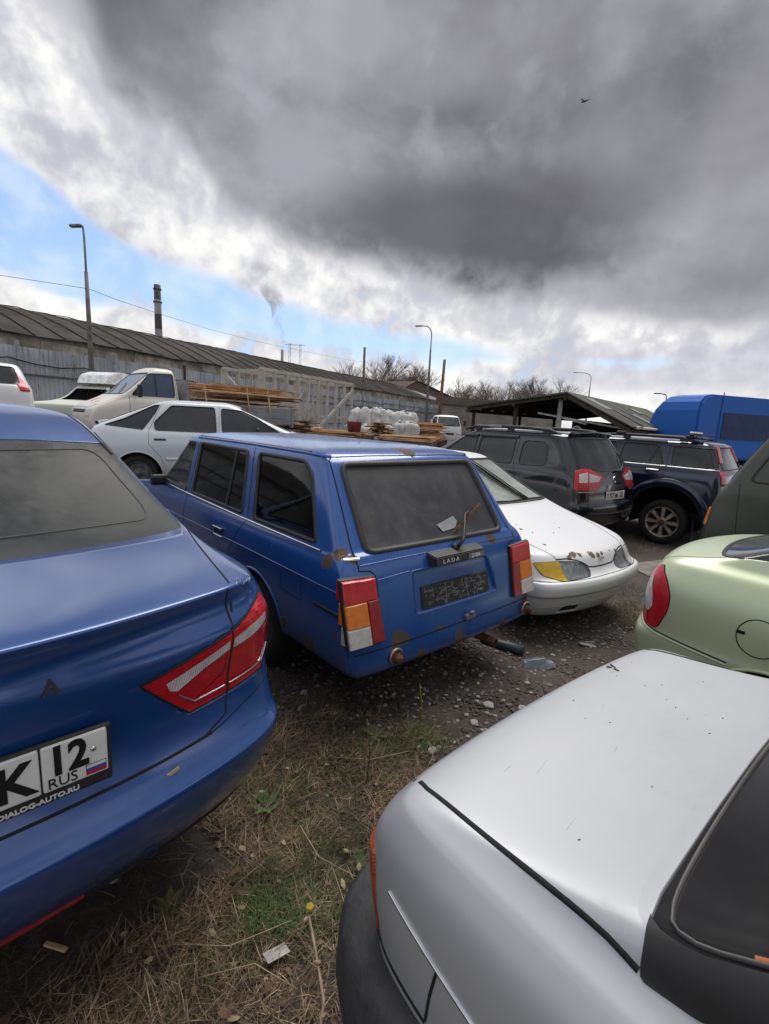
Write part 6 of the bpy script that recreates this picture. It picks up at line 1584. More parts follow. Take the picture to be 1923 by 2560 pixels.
def small_truck():
    pt_ = paint('small_truck_white', (.66, .68, .70), .35, 0, .06, coat=.4, grime=.1)
    d = 31.0; p = azp(1128, 1085, d); g0 = gz(p.x, p.y)
    rings = [dict(z=.40, w=.76, yr=-1.6, yf=-.05, rx=.08, ry=.08, fx=.12, fy=.1),
        dict(z=.55, w=.80, yr=-1.62, yf=.0, rx=.08, ry=.08, fx=.14, fy=.12), dict(z=.95, w=.81, yr=-1.62, yf=-.01, rx=.08, ry=.08, fx=.14, fy=.12, bf=.05),
        dict(z=1.18, w=.80, yr=-1.62, yf=-.06, rx=.08, ry=.08, fx=.12, fy=.12, bf=.05, cr=.2), dict(z=1.25, w=.785, yr=-1.61, yf=-.10, rx=.08, ry=.08, fx=.12, fy=.12, bf=.05),
        dict(z=1.82, w=.69, yr=-1.58, yf=-.42, rx=.08, ry=.08, fx=.10, fy=.10, bf=.04, cr=.2), dict(z=1.90, w=.62, yr=-1.54, yf=-.52, rx=.08, ry=.08), dict(z=1.94, w=.3, yr=-1.4, yf=-.7, rx=.06, ry=.06)]
    c = Car('small_truck', 'small white cab over truck facing us beside the lumber stack', rings, pt_, (p.x-.1, p.y, g0), 190, 2, cat='truck', group='trucks in the yard')
    gm = glassmat('small_truck_glass', (.05, .06, .06), .25, .06, (.25, .28, .27))
    c.window(VF, rpoly([(-.70, 1.27), (.70, 1.27), (.62, 1.80), (-.62, 1.80)], .06), gm, 'windscreen', seal=.04, filt=lambda cc, n: n.y > .1 and cc.z > 1.2)
    for v in (VL, VR): c.window(v, rpoly([(-1.2, 1.27), (-.35, 1.27), (-.55, 1.78), (-1.2, 1.80)], .06), simple('reddish_cab_glass', (.20, .09, .07), .2), 'door_window', filt=SF(v), seal=.04)
    c.line('grille', VF, [(-.28, .80), (.28, .80)], .14, .01, M['blacktrim'])
    for sg in (-1, 1):
        c.patch(VF, [(sg*.72, .74), (sg*.72, .92), (sg*.48, .90), (sg*.48, .76)], M['clearlens'], 'headlight', .01, lambda cc, n: cc.y > -.4)
        c.line('wiper', VF, [(sg*.1+.1, 1.27), (sg*.1-.35, 1.38)], .02, .02, M['blacktrim'])
        quickmesh('door_mirror', lambda b: (box(b, (sg*.98, -.15, 1.5), (.16, .08, .34), 0, None, .03), beam(b, (sg*.78, -.2, 1.35), (sg*.95, -.15, 1.4), .03, .03)), M['blacktrim'], c.root)
    c.finish()
    for x in (-.66, .66):
        wheel(c.root, x, -.6, .3, .18, .18); wheel(c.root, x, -3.2, .3, .25, .18)
    quickmesh('cargo_bed', lambda b: (box(b, (0, -3.2, .75), (1.6, 3.1, .1)), box(b, (-.8, -3.2, .95), (.04, 3.1, .4)), box(b, (.8, -3.2, .95), (.04, 3.1, .4)), box(b, (0, -1.7, 1.2), (1.6, .05, .9))), pt_, c.root)
small_truck()

def little_estate():
    pt_ = paint('pale_green_white_paint', (.62, .66, .58), .5, 0, .1, coat=.1, grime=.2)
    d = 16.5; p = azp(118, 1000, d); g0 = gz(p.x, p.y)+.22
    sp = SP['w2115']
    rings = [dict(z=.3, w=.68, yr=-3.6, yf=-.12, rx=.1, ry=.1), dict(z=.45, w=.78, yr=-3.65, yf=-.02, rx=.1, ry=.1), dict(z=.70, w=.79, yr=-3.66, yf=.0, rx=.08, ry=.08), dict(z=.90, w=.78, yr=-3.65, yf=-.04, rx=.08, ry=.08, cr=.4),
        dict(z=.97, w=.74, yr=-3.62, yf=-.12, rx=.08, ry=.08), dict(z=1.02, w=.73, yr=-3.6, yf=-1.2, rx=.08, ry=.08), dict(z=1.45, w=.62, yr=-3.35, yf=-1.62, rx=.08, ry=.08, cr=.3), dict(z=1.52, w=.56, yr=-3.25, yf=-1.75, rx=.08, ry=.08), dict(z=1.55, w=.3, yr=-3.0, yf=-2.0, rx=.06, ry=.06)]
    c = Car('small_estate', 'small pale estate with an empty windscreen frame and a white box on its roof', rings, pt_, (p.x, p.y, g0), 170, 2, cat='car')
    c.hole(VF, rpoly([(-.60, 1.06), (.60, 1.06), (.54, 1.42), (-.54, 1.42)], .05), lambda cc, n: n.y > .1 and cc.y > -1.9 and cc.z > 1.0)
    c.line('windscreen_frame', VF, rpoly([(-.61, 1.05), (.61, 1.05), (.55, 1.43), (-.55, 1.43)], .05), .03, .01, pt_, True)
    for v in (VR, VL):
        F_ = SF(v)
        for k, q in enumerate(([(-3.3, 1.08), (-2.9, 1.08), (-2.9, 1.42), (-3.2, 1.42)], [(-2.82, 1.08), (-2.3, 1.08), (-2.3, 1.42), (-2.82, 1.42)], [(-2.22, 1.08), (-1.5, 1.08), (-1.72, 1.42), (-2.22, 1.42)])):
            c.window(v, rpoly(q, .04), clearglass('estate_glass', (.5, .55, .55), .1), 'side_window', filt=F_, seal=.02)
        c.line('door_gap', v, [(-2.26, 1.45), (-2.26, .4)], .01)
    c.hole(VB, rpoly([(-.55, 1.08), (.55, 1.08), (.50, 1.40), (-.50, 1.40)], .05), lambda cc, n: n.y < -.2)
    arches(c, (-.7, -2.95), .34, z=.3)
    c.finish(); wheels4(c, (-.7, -2.95), .66, .3, .17, .18); seats(c, -2.2, -2.9, .62)
    quickmesh('steering_wheel', lambda b: lathe(b, [(.17, -.012), (.185, 0), (.17, .012), (.158, 0)], 20, 'Z', closed=True), M['blacktrim'], c.root).location = (-.33, -1.75, 1.05)
    bm = bmesh.new(); r = []
    for (y, w_, z) in ((-3.3, .45, .0), (-3.2, .55, .22), (-2.8, .60, .36), (-2.2, .60, .38), (-1.75, .55, .25), (-1.6, .48, .0)):
        r.append([bm.verts.new((-w_, y, 1.58)), bm.verts.new((-w_*.9, y, 1.58+z)), bm.verts.new((w_*.9, y, 1.58+z)), bm.verts.new((w_, y, 1.58))])
    for i in range(5):
        for k in range(3): bm.faces.new((r[i][k], r[i][k+1], r[i+1][k+1], r[i+1][k]))
    bm.faces.new(r[0]); bm.faces.new(r[-1][::-1]); bmesh.ops.bevel(bm, geom=bm.edges[:], offset=.03, segments=2, affect='EDGES')
    o = from_bm('roof_box', bm, simple('white_box_plastic', (.70, .72, .74), .4)); bpy.context.view_layer.update(); o.matrix_world = c.root.matrix_world.copy(); tag(o, 'white humped box lying on the roof of the small pale estate', 'roof box')
little_estate()

def far_left_car():
    pt_ = paint('white_wagon_paint', (.66, .67, .68), .3, 0, .08, coat=.5, grime=.2)
    d = 14.0; p = azp(82, 990, d); g0 = gz(p.x, p.y)+.10; hd = 38
    a = R(hd); cx = p.x-.86*math.cos(a); cy = p.y-.86*math.sin(a)
    sp = SP['terrano']
    c = Car('white_suv', 'white tall car at the left edge showing a red tail lamp above the sedan roof', sp['rings'], pt_, (cx, cy, g0+.25), hd, 2, sp['ys'])
    c.window(VB, rpoly([(-.66, 1.17), (.66, 1.17), (.56, 1.55), (-.56, 1.55)], .06), M['tint'], 'rear_window', filt=lambda cc, n: n.y < -.15 and cc.y < .9)
    for sg, V_ in ((-1, VBL), (1, VBR)): c.patch(V_, [(sg*.75, 1.02), (sg*.72, 1.50), (sg*.60, 1.50), (sg*.56, 1.02)], M['red'], 'tail_lamp', .01, lambda cc, n: cc.y < 1)
    for v in (VL, VR): c.window(v, rpoly([(1.27, 1.15), (2.75, 1.13), (2.3, 1.49), (1.30, 1.51)], .06), M['tint'], 'side_window', filt=SF(v))
    arches(c, (.86, 3.53), .40, z=.34); c.finish(); wheels4(c, (.86, 3.53), .79, .335, .21, .22, 'alloy')
far_left_car()

def blue_box_truck():
    a = azp(1748, 1030, 18.8); b = azp(2010, 1060, 23.0)
    dx = (b-a); dx.z = 0; L = 8.2; D_ = dx.normalized(); ang = math.atan2(D_.y, D_.x)
    root = thing('blue_box_truck', 'large bright blue truck box with a darker panel, behind the navy off roader', 'truck', (a.x, a.y, gz(a.x, a.y)), ang, 'trucks in the yard')
    pt_ = paint('blue_box_paint', (.010, .12, .50), .6, 0, .10, (.10, .14, .2), coat=0, streak=.3, grime=0)
    # x along the length, y depth away from the camera (positive), z up
    prof = [(.0, .9), (.0, 2.45), (.06, 2.72), (.22, 2.90), (.5, 2.97), (3, 2.97), (L, 2.95), (L, .9)]
    bm = bmesh.new(); f0 = [bm.verts.new((x, 0, z)) for x, z in prof]; f1 = [bm.verts.new((x, 2.3-.75*max(0, z-1.6), z)) for x, z in prof]
    bm.faces.new(f0); bm.faces.new(f1[::-1])
    for i in range(len(prof)): j = (i+1) % len(prof); bm.faces.new((f0[j], f0[i], f1[i], f1[j]))
    bmesh.ops.bevel(bm, geom=[e for e in bm.edges if abs(e.verts[0].co.y-e.verts[1].co.y) < .01], offset=.06, segments=2, affect='EDGES')
    from_bm('box_body', bm, pt_, root)
    quickmesh('dark_panel', lambda b: box(b, (2.9, -.012, 2.0), (3.6, .02, .85)), simple('dark_blue_panel', (.012, .035, .12), .6), root)
    quickmesh('seam', lambda b: [box(b, (x, -.012, 2.0), (.03, .015, 2.1)) for x in (.95, 5.4)], simple('blue_seam', (.008, .06, .28), .6), root)
    quickmesh('marker_lamp', lambda b: box(b, (3.6, -.03, 2.48), (.10, .05, .05)), M['white'], root)
    quickmesh('grab_bar', lambda b: (tube(b, [(6.3, -.25, 2.78), (7.6, -.25, 2.70)], .03, 6), tube(b, [(6.3, 0, 2.78), (6.3, -.25, 2.78)], .03, 6)), M['blacktrim'], root)
    quickmesh('roof_vent', lambda b: (beam(b, (5.4, 1, 2.98), (5.8, 1, 3.2), .5, .05), beam(b, (5.8, 1, 3.2), (6.3, 1, 2.98), .5, .05)), M['blacktrim'], root)
    quickmesh('chassis', lambda b: box(b, (3.8, 1.15, .8), (7.4, 1.6, .2)), M['gap'], root)
    for x in (1.3, 6.3):
        for y in (.2, 2.1):
            w_ = wheel(root, .001, y, .42, .25, .24); w_.rotation_euler = (0, 0, R(90)); w_.location = (x, y, .42)
blue_box_truck()

# ================================================================ open canopy shed
def canopy():
    dB = Vector((.62, .785, 0)); dG = Vector((.785, -.62, 0))
    A0 = Vector((5.58, 16.0, 0)); L = 11.0
    root = thing('canopy_shed', 'open sided shed with a mossy sheet roof and dark underside, centre right', 'shed', (A0.x, A0.y, 0))
    o0 = A0.copy()
    def P(t, s, z): q = dG*t+dB*s; return Vector((q.x, q.y, z))
    zr, zl, zg = 2.70, 2.20, 1.74
    m, N, b = newmat('mossy_sheet_roof'); o = ocoord(N); a = N.noise(o, .8, 6, .65); f = N.noise(o, 6, 5, .6)
    cc = N.mix(N.sstep(a, .4, .6), (.055, .055, .048), (.10, .10, .07)); cc = N.mix(N.math('MULTIPLY', N.sstep(f, .5, .7), .5), cc, (.12, .11, .10)); N.put(b.inputs['Base Color'], cc); b.inputs['Roughness'].default_value = .95
    def slab(name, q, th, mat):
        bm = bmesh.new(); n = (q[1]-q[0]).cross(q[3]-q[0]).normalized()
        if n.z < 0: n = -n
        u = [bm.verts.new(v) for v in q]; l = [bm.verts.new(v-n*th) for v in q]; bm.faces.new(u); bm.faces.new(l[::-1])
        for i in range(4): bm.faces.new((u[i], l[i], l[(i+1) % 4], u[(i+1) % 4]))
        return from_bm(name, bm, mat, root)
    # right slope in strips, a few of them paler
    rd = random.Random(6); pale = simple('pale_sheet', (.20, .22, .23), .7, 0, .2)
    for k in range(10):
        s0, s1 = -.25+k*1.14, -.25+(k+1)*1.14; w0 = rd.uniform(-.03, .03)
        o_ = slab('roof_sheet', [P(0, s0, zr+.02), P(0, s1+.03, zr+.02), P(2.0+rd.uniform(-.05, .12), s1+.03, zg-.02+w0), P(2.0+rd.uniform(-.05, .12), s0, zg-.02+w0)], .035, m)
    for s0, s1, t0, t1 in ((.7, 1.5, .3, 1.0), (3.4, 4.0, 1.1, 1.9), (5.6, 6.4, .5, .9), (6.2, 6.8, 1.2, 1.7)):
        zz = lambda t: zr+.05+(zg-zr)*t/2.0
        slab('roof_patch', [P(t0, s0, zz(t0)), P(t0, s1, zz(t0)), P(t1, s1, zz(t1)), P(t1, s0, zz(t1))], .02, pale)
    slab('roof_sheet', [P(-3.5, -.3, zl), P(0, -.3, zr), P(0, L, zr), P(-3.5, L, zl)], .05, m)
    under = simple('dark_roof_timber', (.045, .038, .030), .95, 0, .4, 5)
    bm = bmesh.new()
    for k in range(12):
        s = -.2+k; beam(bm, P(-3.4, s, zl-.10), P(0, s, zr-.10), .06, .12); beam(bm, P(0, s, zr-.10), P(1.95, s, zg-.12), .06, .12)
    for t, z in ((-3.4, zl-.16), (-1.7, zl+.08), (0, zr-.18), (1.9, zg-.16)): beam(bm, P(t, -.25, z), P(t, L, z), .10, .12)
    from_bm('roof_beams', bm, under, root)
    for t, s, z in ((-3.3, .05, zl), (-1.7, .0, 2.4), (-.25, .1, zr-.1), (1.75, .1, zg), (-3.3, 4, zl), (-3.3, 8, zl), (1.75, 4, zg), (1.75, 8, zg), (-3.3, 10.9, zl), (1.75, 10.9, zg)):
        bm = bmesh.new(); beam(bm, P(t, s, 0), P(t, s, z-.1), .11, .11); from_bm('post', bm, simple('whitish_post', (.40, .40, .38), .8) if (t, s) == (-.25, .1) else under, root)
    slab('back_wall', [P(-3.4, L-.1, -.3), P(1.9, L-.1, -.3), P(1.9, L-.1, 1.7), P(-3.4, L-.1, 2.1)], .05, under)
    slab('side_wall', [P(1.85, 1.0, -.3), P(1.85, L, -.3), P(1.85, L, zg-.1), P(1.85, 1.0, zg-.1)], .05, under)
    quickmesh('eave_gutter', lambda b: tube(b, [P(2.02, .2, zg-.02), P(2.05, 5.5, zg-.06)], .05, 6), M['white'], root)
    bm = bmesh.new(); beam(bm, P(-1.0, .2, 2.05), P(1.6, .25, 1.68), .05, .05); beam(bm, P(-.9, .2, 2.05), P(.6, .2, 1.75), .03, .03); from_bm('brace_pipe', bm, simple('whitish_pipe', (.42, .42, .40), .7), root)
    bm = bmesh.new(); P0 = [P(.35+.28*math.cos(a_), .1, 1.05+.62*math.sin(a_)) for a_ in [i*math.pi/10 for i in range(11)]]; tube(bm, P0, .03, 6); from_bm('hoop_pipe', bm, simple('hoop_metal', (.35, .34, .32), .6), root)
canopy()

# ================================================================ timber frame, sacks and lumber by the fence
def timber_frame():
    p0 = azp(654, 940, 20.8); p1 = azp(881, 962, 27.0); q0 = azp(610, 936, 22.4)
    D_ = Vector((p1.x-p0.x, p1.y-p0.y, 0)); L = D_.length; D_.normalize(); E_ = Vector((-D_.y, D_.x, 0)); z1 = 3.30; dp = 1.9
    root = thing('timber_frame', 'grey skeleton frame of upright timbers with diagonal braces, in front of the fence', 'frame', (p0.x, p0.y, 0))
    def P(s, n, z): q = D_*s+E_*n; return Vector((q.x, q.y, z))
    def B(name, a, b, w_, t_): bm = bmesh.new(); beam(bm, a, b, w_, t_); return from_bm(name, bm, M['oldwood'], root)
    for n in (0, dp):
        for k in range(10):
            s = L*k/9; B('upright', P(s, n, 0), P(s, n, z1), .13 if k not in (0,) else .26, .13)
        B('top_rail', P(-.1, n, z1), P(L+.1, n, z1), .10, .14); B('mid_rail', P(0, n, 1.6), P(L, n, 1.55), .06, .10); B('mid_rail', P(0, n, .9), P(L, n, .85), .06, .10)
    for k in range(7): s = L*k/6; B('cross_piece', P(s, 0, z1-.06), P(s, dp, z1-.06), .07, .10)
    B('diagonal_brace', P(L*.50, -.06, .75), P(L, -.06, 3.0), .05, .15); B('diagonal_brace', P(L*.60, dp, 1.4), P(L*.8, dp, 3.0), .05, .12); B('diagonal_brace', P(0, 0, 3.0), P(.9, 0, 1.4), .05, .12); B('diagonal_brace', P(L*.8, 0, .6), P(L, 0, 1.4), .05, .12)
    B('diagonal_brace', P(0, dp*.3, 2.0), P(0, dp, 3.1), .05, .12)
timber_frame()
def sacks():
    m, N, b = newmat('woven_white_sack'); o = ocoord(N); a = N.noise(o, 3, 5, .6); N.put(b.inputs['Base Color'], N.mix(N.sstep(a, .35, .65), (.42, .42, .42), (.66, .66, .65))); b.inputs['Roughness'].default_value = .8
    bn = N.node('ShaderNodeBump'); bn.inputs['Strength'].default_value = .7; bn.inputs['Distance'].default_value = .05; N.put(bn.inputs['Height'], N.noise(o, 5, 5, .7)); N.l.new(bn.outputs[0], b.inputs['Normal'])
    def sack_mesh(seed):
        rd = random.Random(seed); bm = bmesh.new(); bmesh.ops.create_icosphere(bm, subdivisions=3, radius=1)
        for v in bm.verts:
            x, y, z = v.co; rr_ = max(1e-3, math.hypot(x, y)); f_ = math.sqrt(max(0, 1-abs(z)**4.5))/rr_; x *= f_; y *= f_; k = 1-.16*max(0, z)**2; k2 = 1+.12*math.sin(7*math.atan2(y, x)+seed)*(.4+abs(z)); 
            v.co = Vector((x*.30*k*k2, y*.26*k*k2, z*.50))*(1+.22*noise.noise(v.co*2.2+Vector((seed, 0, 0))))
        tube(bm, [(0, 0, .44), (.03, 0, .49), (.07, .02, .50)], [.10, .07, .06], 7)
        me = bpy.data.meshes.new('sack'); bm.to_mesh(me); bm.free(); me.materials.append(m)
        for p in me.polygons: p.use_smooth = True
        return me
    ms = [sack_mesh(i) for i in range(4)]; rd = random.Random(8)
    rows = [(890, 24.2, 1.42), (905, 24.4, 1.40)]+[(915+i*12.5, 23.6+(i % 2)*.35, 1.45-.012*i) for i in range(10)]
    rows2 = [(1000+i*12, 23.0+(i % 2)*.2, 1.0-.0*i) for i in range(4)]+[(918+i*13, 22.9+(i % 2)*.3, .82) for i in range(7)]
    for k, (u, d, z) in enumerate(rows+rows2):
        p = azp(u, 1040, d); o = bpy.data.objects.new('white_sack', ms[k % 4]); col.objects.link(o); o.location = (p.x, p.y, z+.12 if z > 1.2 else z+.0); o.rotation_euler = (rd.uniform(-.2, .2), rd.uniform(-.05, .35), rd.uniform(0, 6)); o.scale = (1.1, 1.1, rd.uniform(.9, 1.1))
        tag(o, 'bulging white woven sack standing in the row before the fence', 'sack', 'white sacks in a row')
sacks()
def lumber():
    rd = random.Random(21)
    def pile(name, label, u, d, wid, h, z0, n, L, ang, spread=.0, group=None, mats=('wood', 'wood2', 'bark')):
        p = azp(u, 1060, d); root = thing(name, label, 'lumber pile', (p.x, p.y, gz(p.x, p.y)), R(ang))
        base = bmesh.new(); box(base, (0, 0, (z0)/2), (wid*.95, L*.9, z0)); 
        if z0 > .05: from_bm('stacked_base', base, M['bark'], root)
        else: base.free()
        for k in range(n):
            t = k/n; ww = wid*(1-spread*t); x = rd.uniform(-ww/2, ww/2); z = z0+h*t; bm = bmesh.new(); a = rd.uniform(-.06, .06)+(rd.uniform(-1.2, 1.2) if spread > .5 else 0)
            l = L*rd.uniform(.75, 1.05); c_, s_ = math.cos(a), math.sin(a); y = rd.uniform(-.1, .1)*L
            beam(bm, (x+s_*l/2, y-c_*l/2, z+rd.uniform(-.01, .02)), (x-s_*l/2, y+c_*l/2, z+rd.uniform(-.01, .04)), rd.uniform(.08, .17), rd.uniform(.022, .04))
            from_bm('plank', bm, M[rd.choice(mats)], root)
    pile('lumber_stack', 'neat tan lumber stack between the white sacks and the small truck', 1066, 24, 1.35, .85, .55, 60, 1.9, 60, .15, mats=('wood', 'wood', 'wood2'))
    pile('firewood_heap', 'loose heap of split slabs in front of the white sacks', 950, 20, 1.75, .75, .55, 85, .8, 20, .85, mats=('wood', 'wood2', 'bark', 'bark'))
    pile('low_plank_pile', 'low spread of orange planks behind the blue wagon roof', 850, 18.5, 2.4, .14, .80, 26, 2.2, 75, 0)
    pile('low_plank_pile', 'low pale boards lying before the lumber stack', 1030, 19, 2.6, .14, .72, 22, 2.0, 80, 0)
    pile('scrap_wood_pile', 'tangle of broken boards behind the flatbed truck tail', 745, 17.5, 1.6, .45, .75, 30, 1.5, 30, .8)
    p = azp(886, 1062, 17.6); bm = bmesh.new(); lathe(bm, [(.20, 0), (.25, .36), (.262, .36), (.262, .34), (.22, .02), (.0001, .02)], 20, 'Z')
    o = from_bm('red_bucket', bm, simple('dull_red_plastic', (.20, .035, .03), .6, 0, .3), loc=(p.x, p.y, 1.10)); tag(o, 'dull red bucket standing on the planks beside the sacks', 'bucket')
lumber()

# ================================================================ brick shed, far roofs, trees, gull
def far_buildings():
    d = 80; a = azp(1002, 956, d); b = azp(1135, 990, d*1.15)
    m, N, bb = newmat('brown_brick'); o = ocoord(N); br = N.node('ShaderNodeTexBrick'); N.put(br.inputs['Vector'], N.vmath('MULTIPLY', o, (1, 1, 1))); br.inputs['Scale'].default_value = 1.5
    br.inputs['Color1'].default_value = (.20, .085, .05, 1); br.inputs['Color2'].default_value = (.14, .06, .04, 1); br.inputs['Mortar'].default_value = (.16, .12, .10, 1)
    N.put(bb.inputs['Base Color'], N.mix(N.math('MULTIPLY', N.noise(o, .6, 5, .6), .6), br.outputs[0], (.12, .07, .05))); bb.inputs['Roughness'].default_value = .9
    dx = Vector((b.x-a.x, b.y-a.y, 0)); L = dx.length; ang = math.atan2(dx.y, dx.x)
    root = thing('brick_building', 'brown brick gabled building partly hidden behind the fence and slim lamp post', 'building', (a.x, a.y, 0), ang)
    z1 = 6.1; bm = bmesh.new()
    pr = [(0, z1), (L*.25, z1+1.7), (L*.36, z1+1.5), (L, z1-.4)]
    f0 = [bm.verts.new((0, 0, 0)), bm.verts.new((L, 0, 0))]+[bm.verts.new((x, 0, z)) for x, z in pr[::-1]]; f1 = [bm.verts.new((v.co.x, 9, v.co.z)) for v in f0]
    bm.faces.new(f0); bm.faces.new(f1[::-1])
    for i in range(len(f0)): j = (i+1) % len(f0); bm.faces.new((f0[i], f1[i], f1[j], f0[j]))
    from_bm('wall', bm, m, root)
    quickmesh('roof', lambda b_: [beam(b_, (p[0]-.1, 4.5, p[1]+.12), (q[0]+.1, 4.5, q[1]+.12), 9.6, .16) for p, q in zip(pr, pr[1:])], simple('dark_felt_roof', (.07, .05, .045), .9), root)
    quickmesh('chimney', lambda b_: box(b_, (L*.36, 2, z1+2.0), (.9, .9, 1.3)), m, root)
    # long low grey store to the right of it
    a = azp(1100, 988, 62); b = azp(1260, 1012, 60); dx = Vector((b.x-a.x, b.y-a.y, 0)); L = dx.length+6
    root = thing('low_store', 'long low grey store with a shallow roof beyond the fence, left of the canopy', 'building', (a.x, a.y, 0), math.atan2(dx.y, dx.x))
    quickmesh('wall', lambda b_: box(b_, (L/2, 3, 1.9), (L, 6, 3.8)), simple('grey_render_wall', (.24, .22, .20), .9, 0, .3, .7), root)
    quickmesh('roof', lambda b_: (beam(b_, (-.3, 0, 4.25), (L+.3, 0, 3.55), .9, .9),), simple('grey_brown_roof', (.13, .11, .09), .9, 0, .3), root)
far_buildings()
def trees():
    bark = simple('grey_bark', (.17, .14, .12), .95, 0, .3, 3)
    def make(seed, H, spread):
        rd = random.Random(seed); tb = bmesh.new(); cb_ = bmesh.new()
        def grow(bm, p, d_, L, r, depth):
            n = 3; pts = [p]; q = p.copy(); dd = d_.copy()
            for i in range(n):
                dd = (dd+Vector((rd.uniform(-1, 1), rd.uniform(-1, 1), rd.uniform(-.3, .8)))*.16).normalized(); q = q+dd*L/n; pts.append(q.copy())
            tube(bm, pts, [r*(1-.5*i/n) for i in range(n+1)], 5 if depth < 2 else 3, cap=False)
            if depth >= 5: return
            for k in range(rd.choice((3, 4)) if depth < 4 else 4):
                t = rd.uniform(.35, 1.0); b_ = pts[0].lerp(pts[-1], t) if depth else pts[0].lerp(pts[-1], rd.uniform(.45, 1.0))
                a = rd.uniform(0, 6.28); sp_ = rd.uniform(.35, .85)*spread; nd = (dd+Vector((math.cos(a)*sp_, math.sin(a)*sp_, rd.uniform(-.1, .35)))).normalized()
                grow(cb_, b_, nd, L*rd.uniform(.58, .80), r*.57, depth+1)
        grow(tb, Vector((0, 0, 0)), Vector((0, 0, 1)), H*.42, H*.018, 0)
        mt = bpy.data.meshes.new('trunk'); tb.to_mesh(mt); tb.free(); mt.materials.append(bark); mc = bpy.data.meshes.new('crown'); cb_.to_mesh(mc); cb_.free(); mc.materials.append(bark)
        return mt, mc
    protos = [make(1, 9, 1.0), make(2, 9, 1.2), make(5, 9, .9), make(9, 9, 1.3)]
    # photo column, top row, distance, label detail
    T = [(905, 893, 105, 1), (945, 876, 100, 0), (985, 882, 102, 2), (1015, 905, 98, 3), (1040, 893, 96, 1), (1092, 905, 110, 0), (1140, 940, 100, 2), (1165, 952, 104, 3), (1188, 948, 96, 1), (1215, 945, 98, 2), (1245, 950, 101, 0), (1275, 942, 90, 3), (1300, 930, 92, 1), (1325, 950, 95, 2), (1352, 935, 84, 3), (1378, 931, 82, 0), (1402, 945, 86, 1), (1640, 1028, 130, 2), (1668, 1032, 135, 0), (870, 900, 112, 2), (1118, 965, 108, 2), (1232, 968, 112, 3)]
    lab = {0: 'spindly bare tree with a wide open crown behind the sheds', 1: 'tall bare tree with upswept branches behind the sheds', 2: 'narrow bare tree with thin branches behind the sheds', 3: 'broad twiggy bare tree behind the sheds'}
    T += [(1155, 962, 120, 0), (1178, 960, 118, 2), (1202, 955, 122, 3), (1228, 958, 119, 1), (1258, 955, 117, 3), (1288, 948, 112, 2), (1312, 944, 108, 3), (1338, 946, 106, 1), (1366, 942, 100, 3), (1392, 942, 98, 2), (920, 895, 116, 3), (960, 892, 114, 3), (1000, 905, 112, 1), (1028, 905, 110, 2)]
    rd = random.Random(3)
    for (u, v, d, k) in T:
        t = azp(u, v, d); mt, mc = protos[k]
        root = thing('bare_tree', lab[k], 'tree', (t.x, t.y, 0), rd.uniform(0, 6.28), 'bare trees on the horizon'); s_ = t.z/9.3; root.scale = (s_*1.1, s_*1.1, s_)
        for nm, me in (('trunk', mt), ('crown', mc)):
            o = bpy.data.objects.new(nm, me); col.objects.link(o); o.parent = root
    # scrub line: low brush along the far fence
trees()
def gull():
    p = azp(1462, 253, 38); root = thing('gull', 'single gull gliding across the dark cloud', 'bird', tuple(p), R(25), rx=R(12), ry=R(-14))
    bm = bmesh.new(); tube(bm, [(0, .30, 0), (0, .20, .015), (0, 0, .0), (0, -.22, -.01), (0, -.34, 0)], [.012, .05, .065, .03, .008], 8)
    for sg in (-1, 1):
        L = [(.03, .07, .0), (.28, .12, .12), (.62, .0, .07)]; T_ = [(.03, -.07, .0), (.28, -.03, .11), (.60, -.08, .06)]
        up_ = [bm.verts.new((sg*x, y, z+.008)) for x, y, z in L]; dn = [bm.verts.new((sg*x, y, z)) for x, y, z in T_]
        for i in range(2): bm.faces.new((up_[i], up_[i+1], dn[i+1], dn[i]))
    r = bmesh.ops.solidify(bm, geom=bm.faces[:], thickness=.006)
    from_bm('body', bm, simple('gull_feathers', (.20, .20, .22), .8, 0, .5, 6), root)
gull()

# ================================================================ grass, gravel and litter on the ground
def grass_amount(x, y):
    n = noise.noise(Vector((x*1.1, y*1.1, 7)))*.35
    a = 1-max(0, (y-2.1+.35*(x-0)*1.2+n*1.2)/.5)          # grassy apron near the camera
    return a
def covered(x, y, m=.0):
    """under a car body: little grows there"""
    for (cx, cy, hd, y0, y1, w_) in ((.449, 2.772, 41.65, .0, 3.9, .78), (-.785, .835, 44, .1, 4.3, .82), (.53, 1.335, -140, 0, 4, .66), (2.11, 3.44, -140.8, 0, 4, .8), (1.985, 4.035, 217.7, -4.3, -.05, .8)):
        a = R(hd); dx, dy = x-cx, y-cy; X_ = dx*math.cos(a)+dy*math.sin(a); Y_ = -dx*math.sin(a)+dy*math.cos(a)
        if abs(X_) < w_-m and y0+m < Y_ < y1-m: return True
    return False
def hgt(x, y):
    z = gz(x, y)
    if abs(x) < 12 and -3 < y < 14: z += .02*(noise.noise(Vector((x*1.3, y*1.3, 0))))+.01*noise.noise(Vector((x*4, y*4, 3)))
    return z
